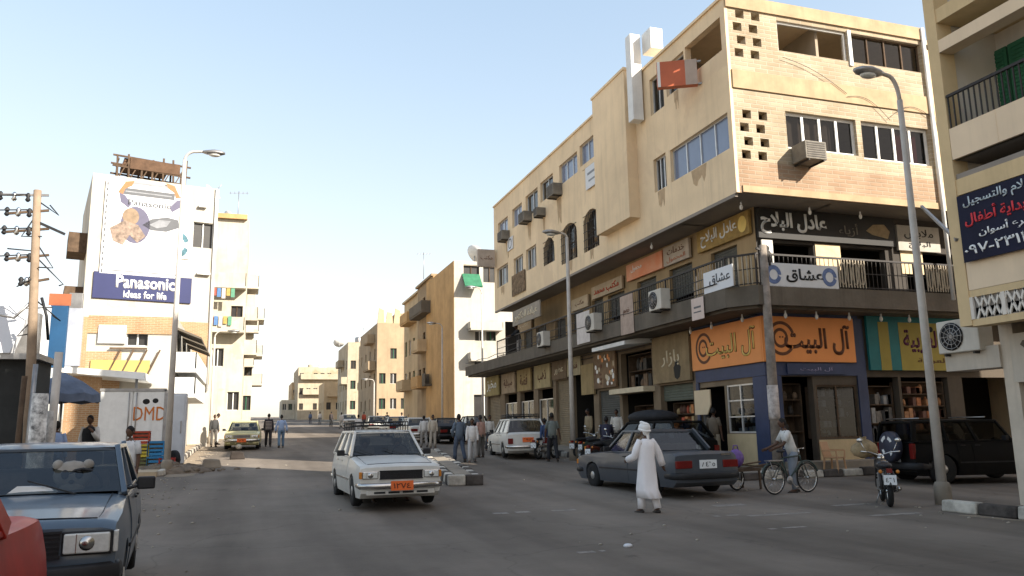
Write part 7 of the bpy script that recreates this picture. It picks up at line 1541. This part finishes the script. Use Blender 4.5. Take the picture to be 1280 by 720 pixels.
# ---------------------------------------------------------------- people
def pers(px, Y, label, dz=0.0, **k): p = at(px, Y, gz(Y) + 1.3); p.z = gz(Y) + dz; return person(label, p, **k)
WALK = dict(L=((-.05, .30, -1), (-.03, .02, -1)), R=((.05, -.18, -1), (.03, -.50, -1)))
WALK2 = dict(L=((-.05, -.15, -1), (-.03, -.45, -1)), R=((.05, .28, -1), (.03, .0, -1)))
gm2 = G(806, 642)
person('man in a long white robe and white turban crossing the road, seen from behind', (gm2.x + .14, gm2.y + .1, 0), R(8), H=1.61, robe=(.84, .80, .79), robe_hem=.30, hat='turban', skin=0, legs=dict(L=((-.04, .20, -1), (-.02, .02, -1)), R=((.05, -.08, -1), (.02, -.30, -1))),
       arms=dict(L=((-.25, .25, -1), (-.05, .9, -.3)), R=((.62, .05, -1), (.42, .12, -1))), head_turn=R(5))
pers(989, 15.75, 'man in a white shirt and grey shorts leaning over his bicycle', H=1.70, rz=R(75), top=(.62, .60, .56), bot=(.22, .24, .27), sleeve='short', lean=.32, legs=dict(L=((-.04, .22, -1), (-.02, -.1, -1)), R=((.05, .0, -1), (.03, -.25, -1))), arms=dict(L=((-.1, .5, -1), (-.1, .9, -.35)), R=((.1, .55, -1), (.1, .9, -.4))), skin=0, dz=.0)
p = Vector((14.0, Yp(893, 14.0, 1.2), .36)); person('man in a grey brown shirt seen from behind at the orange shop doorway', p, R(-62), H=1.76, top=(.16, .125, .09), bot=(.30, .25, .18), sleeve='short', arms=dict(L=((-.15, .1, -1), (-.05, .5, -.6)), R=((.2, 0, -1), (.1, .1, -1))))
pers(574, 29.3, 'man in a grey blue shirt and jeans walking beside the man in white', H=1.76, rz=R(10), top=(.10, .13, .17), bot=(.07, .09, .13), legs=WALK, arms=dict(L=((-.3, .1, -1), (.3, .5, -.6)), R=((.3, .1, -1), (-.3, .5, -.6))))
pers(590, 28.8, 'person in a white top and pale trousers next to the parked white estate', H=1.60, rz=R(170), top=(.66, .64, .62), bot=(.42, .42, .42), legs=WALK2)
pers(601, 31.5, 'person in a pinkish patterned shirt behind the pair in the road', H=1.68, rz=R(30), top=(.42, .25, .20), bot=(.10, .09, .08))
pers(690, 27.9, 'man in a faded teal shirt and dark trousers walking away past the white estate', H=1.78, rz=R(-8), top=(.16, .18, .165), bot=(.025, .026, .03), legs=WALK, sleeve='short', arms=dict(L=((-.2, .15, -1), (.0, .4, -1)), R=((.25, -.1, -1), (.2, .1, -1))))
pers(681, 29.3, 'boy in a blue shirt and pale jeans behind the teal shirted man', H=1.55, rz=R(20), top=(.05, .08, .17), bot=(.30, .30, .30))
pers(736, 30.0, 'man in khaki standing by the grey shutter under the mosaic fascia', dz=.17, H=1.72, rz=R(100), top=(.30, .23, .14), bot=(.22, .17, .10))
pers(771, 28.0, 'man in a white shirt on the pavement among the motorbikes', dz=.17, H=1.70, rz=R(140), top=(.60, .55, .48), bot=(.10, .09, .08))
pers(757, 25.4, 'man in dark clothes bending over a motorbike', H=1.72, rz=R(-30), top=(.03, .03, .05), bot=(.05, .04, .05), lean=.55, arms=dict(L=((-.1, .6, -1), (.1, .8, -.7)), R=((.1, .7, -1), (0, .8, -.6))))
pers(845, 24.5, 'dark haired person with bare arms behind the grey sedan', H=1.50, rz=R(160), top=(.34, .22, .17), bot=(.1, .1, .1), sleeve='short')
pers(883, 23.6, 'person in grey near the green shuttered shop door', dz=.35, H=1.68, rz=R(60), top=(.14, .13, .12), bot=(.08, .08, .08))
pers(70, 22.0, 'man in a light blue shirt seen from behind under the umbrella', dz=.05, H=1.68, rz=R(10), top=(.30, .40, .62), bot=(.08, .08, .10))
pers(112, 23.0, 'man in a black waistcoat over white, scratching his chin under the umbrella', dz=.1, H=1.76, rz=R(165), top=(.55, .54, .52), bot=(.05, .05, .06), vest=(.02, .02, .022), arms=dict(L=((-.3, .35, -1), (.35, .55, .8)), R=((.15, .05, -1), (.05, .2, -1))))
pers(163, 17.5, 'young man in a white t-shirt just behind the dark blue sedan', H=1.66, rz=R(150), top=(.60, .60, .60), bot=(.10, .10, .12), sleeve='short')
pers(336, 46.0, 'person in a dark striped jumper walking away with a blue shirted companion', H=1.78, rz=R(-5), top=(.04, .035, .04), bot=(.04, .035, .035), stripes=(.42, .36, .34), legs=WALK)
pers(352, 44.5, 'person in a sky blue shirt and jeans walking away in the sun lit distance', H=1.72, rz=R(5), top=(.30, .40, .60), bot=(.14, .22, .32), legs=WALK2, arms=dict(L=((-.35, .0, -1), (-.1, .1, -1)), R=((.35, .0, -1), (.1, .1, -1))))
pers(272, 47.0, 'person in white standing by the white wall near the yellowish saloon', dz=.15, H=1.65, rz=R(-80), top=(.62, .58, .54), bot=(.5, .48, .46))
pers(268, 44.0, 'person with dark hair in dark clothes on the sunny pavement near the yellowish saloon', dz=.15, H=1.60, rz=R(200), top=(.05, .05, .05), bot=(.1, .09, .08))
p = Vector((13.55, Yp(649, 13.55, 6.2), 5.33)); person('person in dark clothes leaning on the first floor railing', p, R(95), H=1.74, top=(.02, .02, .022), bot=(.45, .42, .4), lean=.25, arms=dict(L=((-.1, .7, -.7), (.1, .8, -.2)), R=((.1, .7, -.7), (-.1, .8, -.2))))
far = [(448, 52, 'person in white raising above the taxi roof in the distance', (.62, .6, .58), (.5, .5, .5)), (472, 70, 'distant person in a white shirt near the silver sedan', (.6, .58, .55), (.1, .1, .1)), (484, 74, 'distant person in black between the far cars', (.04, .04, .05), (.05, .05, .05)), (502, 62, 'distant person in pale blue between the far cars', (.35, .42, .52), (.1, .1, .12)),
       (513, 78, 'distant person in brown near the far kerb', (.2, .12, .07), (.08, .07, .06)), (530, 41, 'person in white shirt crossing before the black sedan', (.62, .60, .57), (.30, .28, .26)), (541, 40, 'person in a cream robe crossing beside the black sedan', (.55, .48, .38), (.45, .40, .33)), (427, 84, 'distant person in white at the far crossing', (.6, .58, .56), (.4, .4, .4)),
       (414, 96, 'tiny person in dark clothes at the far crossing', (.06, .05, .05), (.05, .05, .05)), (400, 110, 'tiny person in white where the street bends', (.55, .52, .48), (.2, .2, .2)), (388, 118, 'tiny person in blue where the street bends', (.12, .16, .25), (.08, .08, .1)), (612, 36, 'person in a white shirt on the pavement by the glass shop', (.58, .55, .5), (.08, .08, .09)), (455, 88, 'tiny person in red beyond the silver sedan', (.4, .08, .05), (.1, .1, .1)), (560, 66, 'distant person in grey by the ochre building', (.22, .22, .22), (.08, .08, .08))]
for i, (px, Y, lb, t, b) in enumerate(far):
    pers(px, Y, lb, H=1.62 + .03 * (i % 5), rz=R([0, 180, 20, -30, 170][i % 5]), top=t, bot=b, legs=WALK if i % 2 else None, fingers=Y < 60, group='people in the distance')
# driver and passenger of the taxi
SIT = dict(L=((-.1, 1, -.1), (0, .1, -1)), R=((.1, 1, -.1), (0, .1, -1)))
ca, cx, cy = math.pi + R(1), 2.85, 18.1
for lx, lb, t in ((-.36, 'driver in a grey shirt at the wheel of the white taxi', (.18, .20, .24)), (.36, 'passenger in a white shirt in the front of the taxi', (.42, .42, .42))):
    w_ = Vector((cx, cy, gz(18.1))) + Matrix.Rotation(ca, 3, 'Z') @ Vector((lx, -.02, 0)); person(lb, w_, ca, H=1.66, top=t, bot=(.05, .05, .06), legs=SIT, hip=.50, arms=dict(L=((-.1, .5, -1), (.1, .9, .2)), R=((.1, .5, -1), (-.1, .9, .2))), fingers=False)
# plastic bag held at the right of the sedan
q = MB(); q.ball((0, 0, .22), (.20, .16, .22), 10, 8); q.tube([(-.08, 0, .4), (-.05, 0, .52), (.05, 0, .52), (.08, 0, .4)], .015, 5); o = q.build('plastic_bag', mat('purple_bag', (.16, .09, .28), .5, .35, 8)); gp = at(920, 16.62, .8); gp.z = gz(16.6); o.location = (gp.x, gp.y, gp.z + .525); tag(o, 'purple plastic bag lying on the handcart beside the grey sedan', 'bag')
ct = thing('handcart', 'low handcart frame with long shafts between the sedan and the bicycle', 'handcart', at(925, 16.6), R(-75)); q = MB(); q.box(-.3, .3, -.45, .45, .45, .52); q.build('platform', M_wood, ct); q = MB()
for s_ in (-1, 1): q.tube([(s_ * .27, -.45, .5), (s_ * .25, 1.1, .62)], .02, 6)
q.build('shaft', M_wood, ct); two_wheel(ct, -.1, .28, .025, 10)
for s_ in (-1, 1): q = MB(); q.bar((s_ * .27, .4, .48), (s_ * .27, .42, .02), .04); q.build('leg', M_wood, ct)
o = signX('tiny notice stuck on the dark passage wall', 33.2, 33.5, 3.5, 4.0, M_poster, X=14.45, t=.03) if False else None
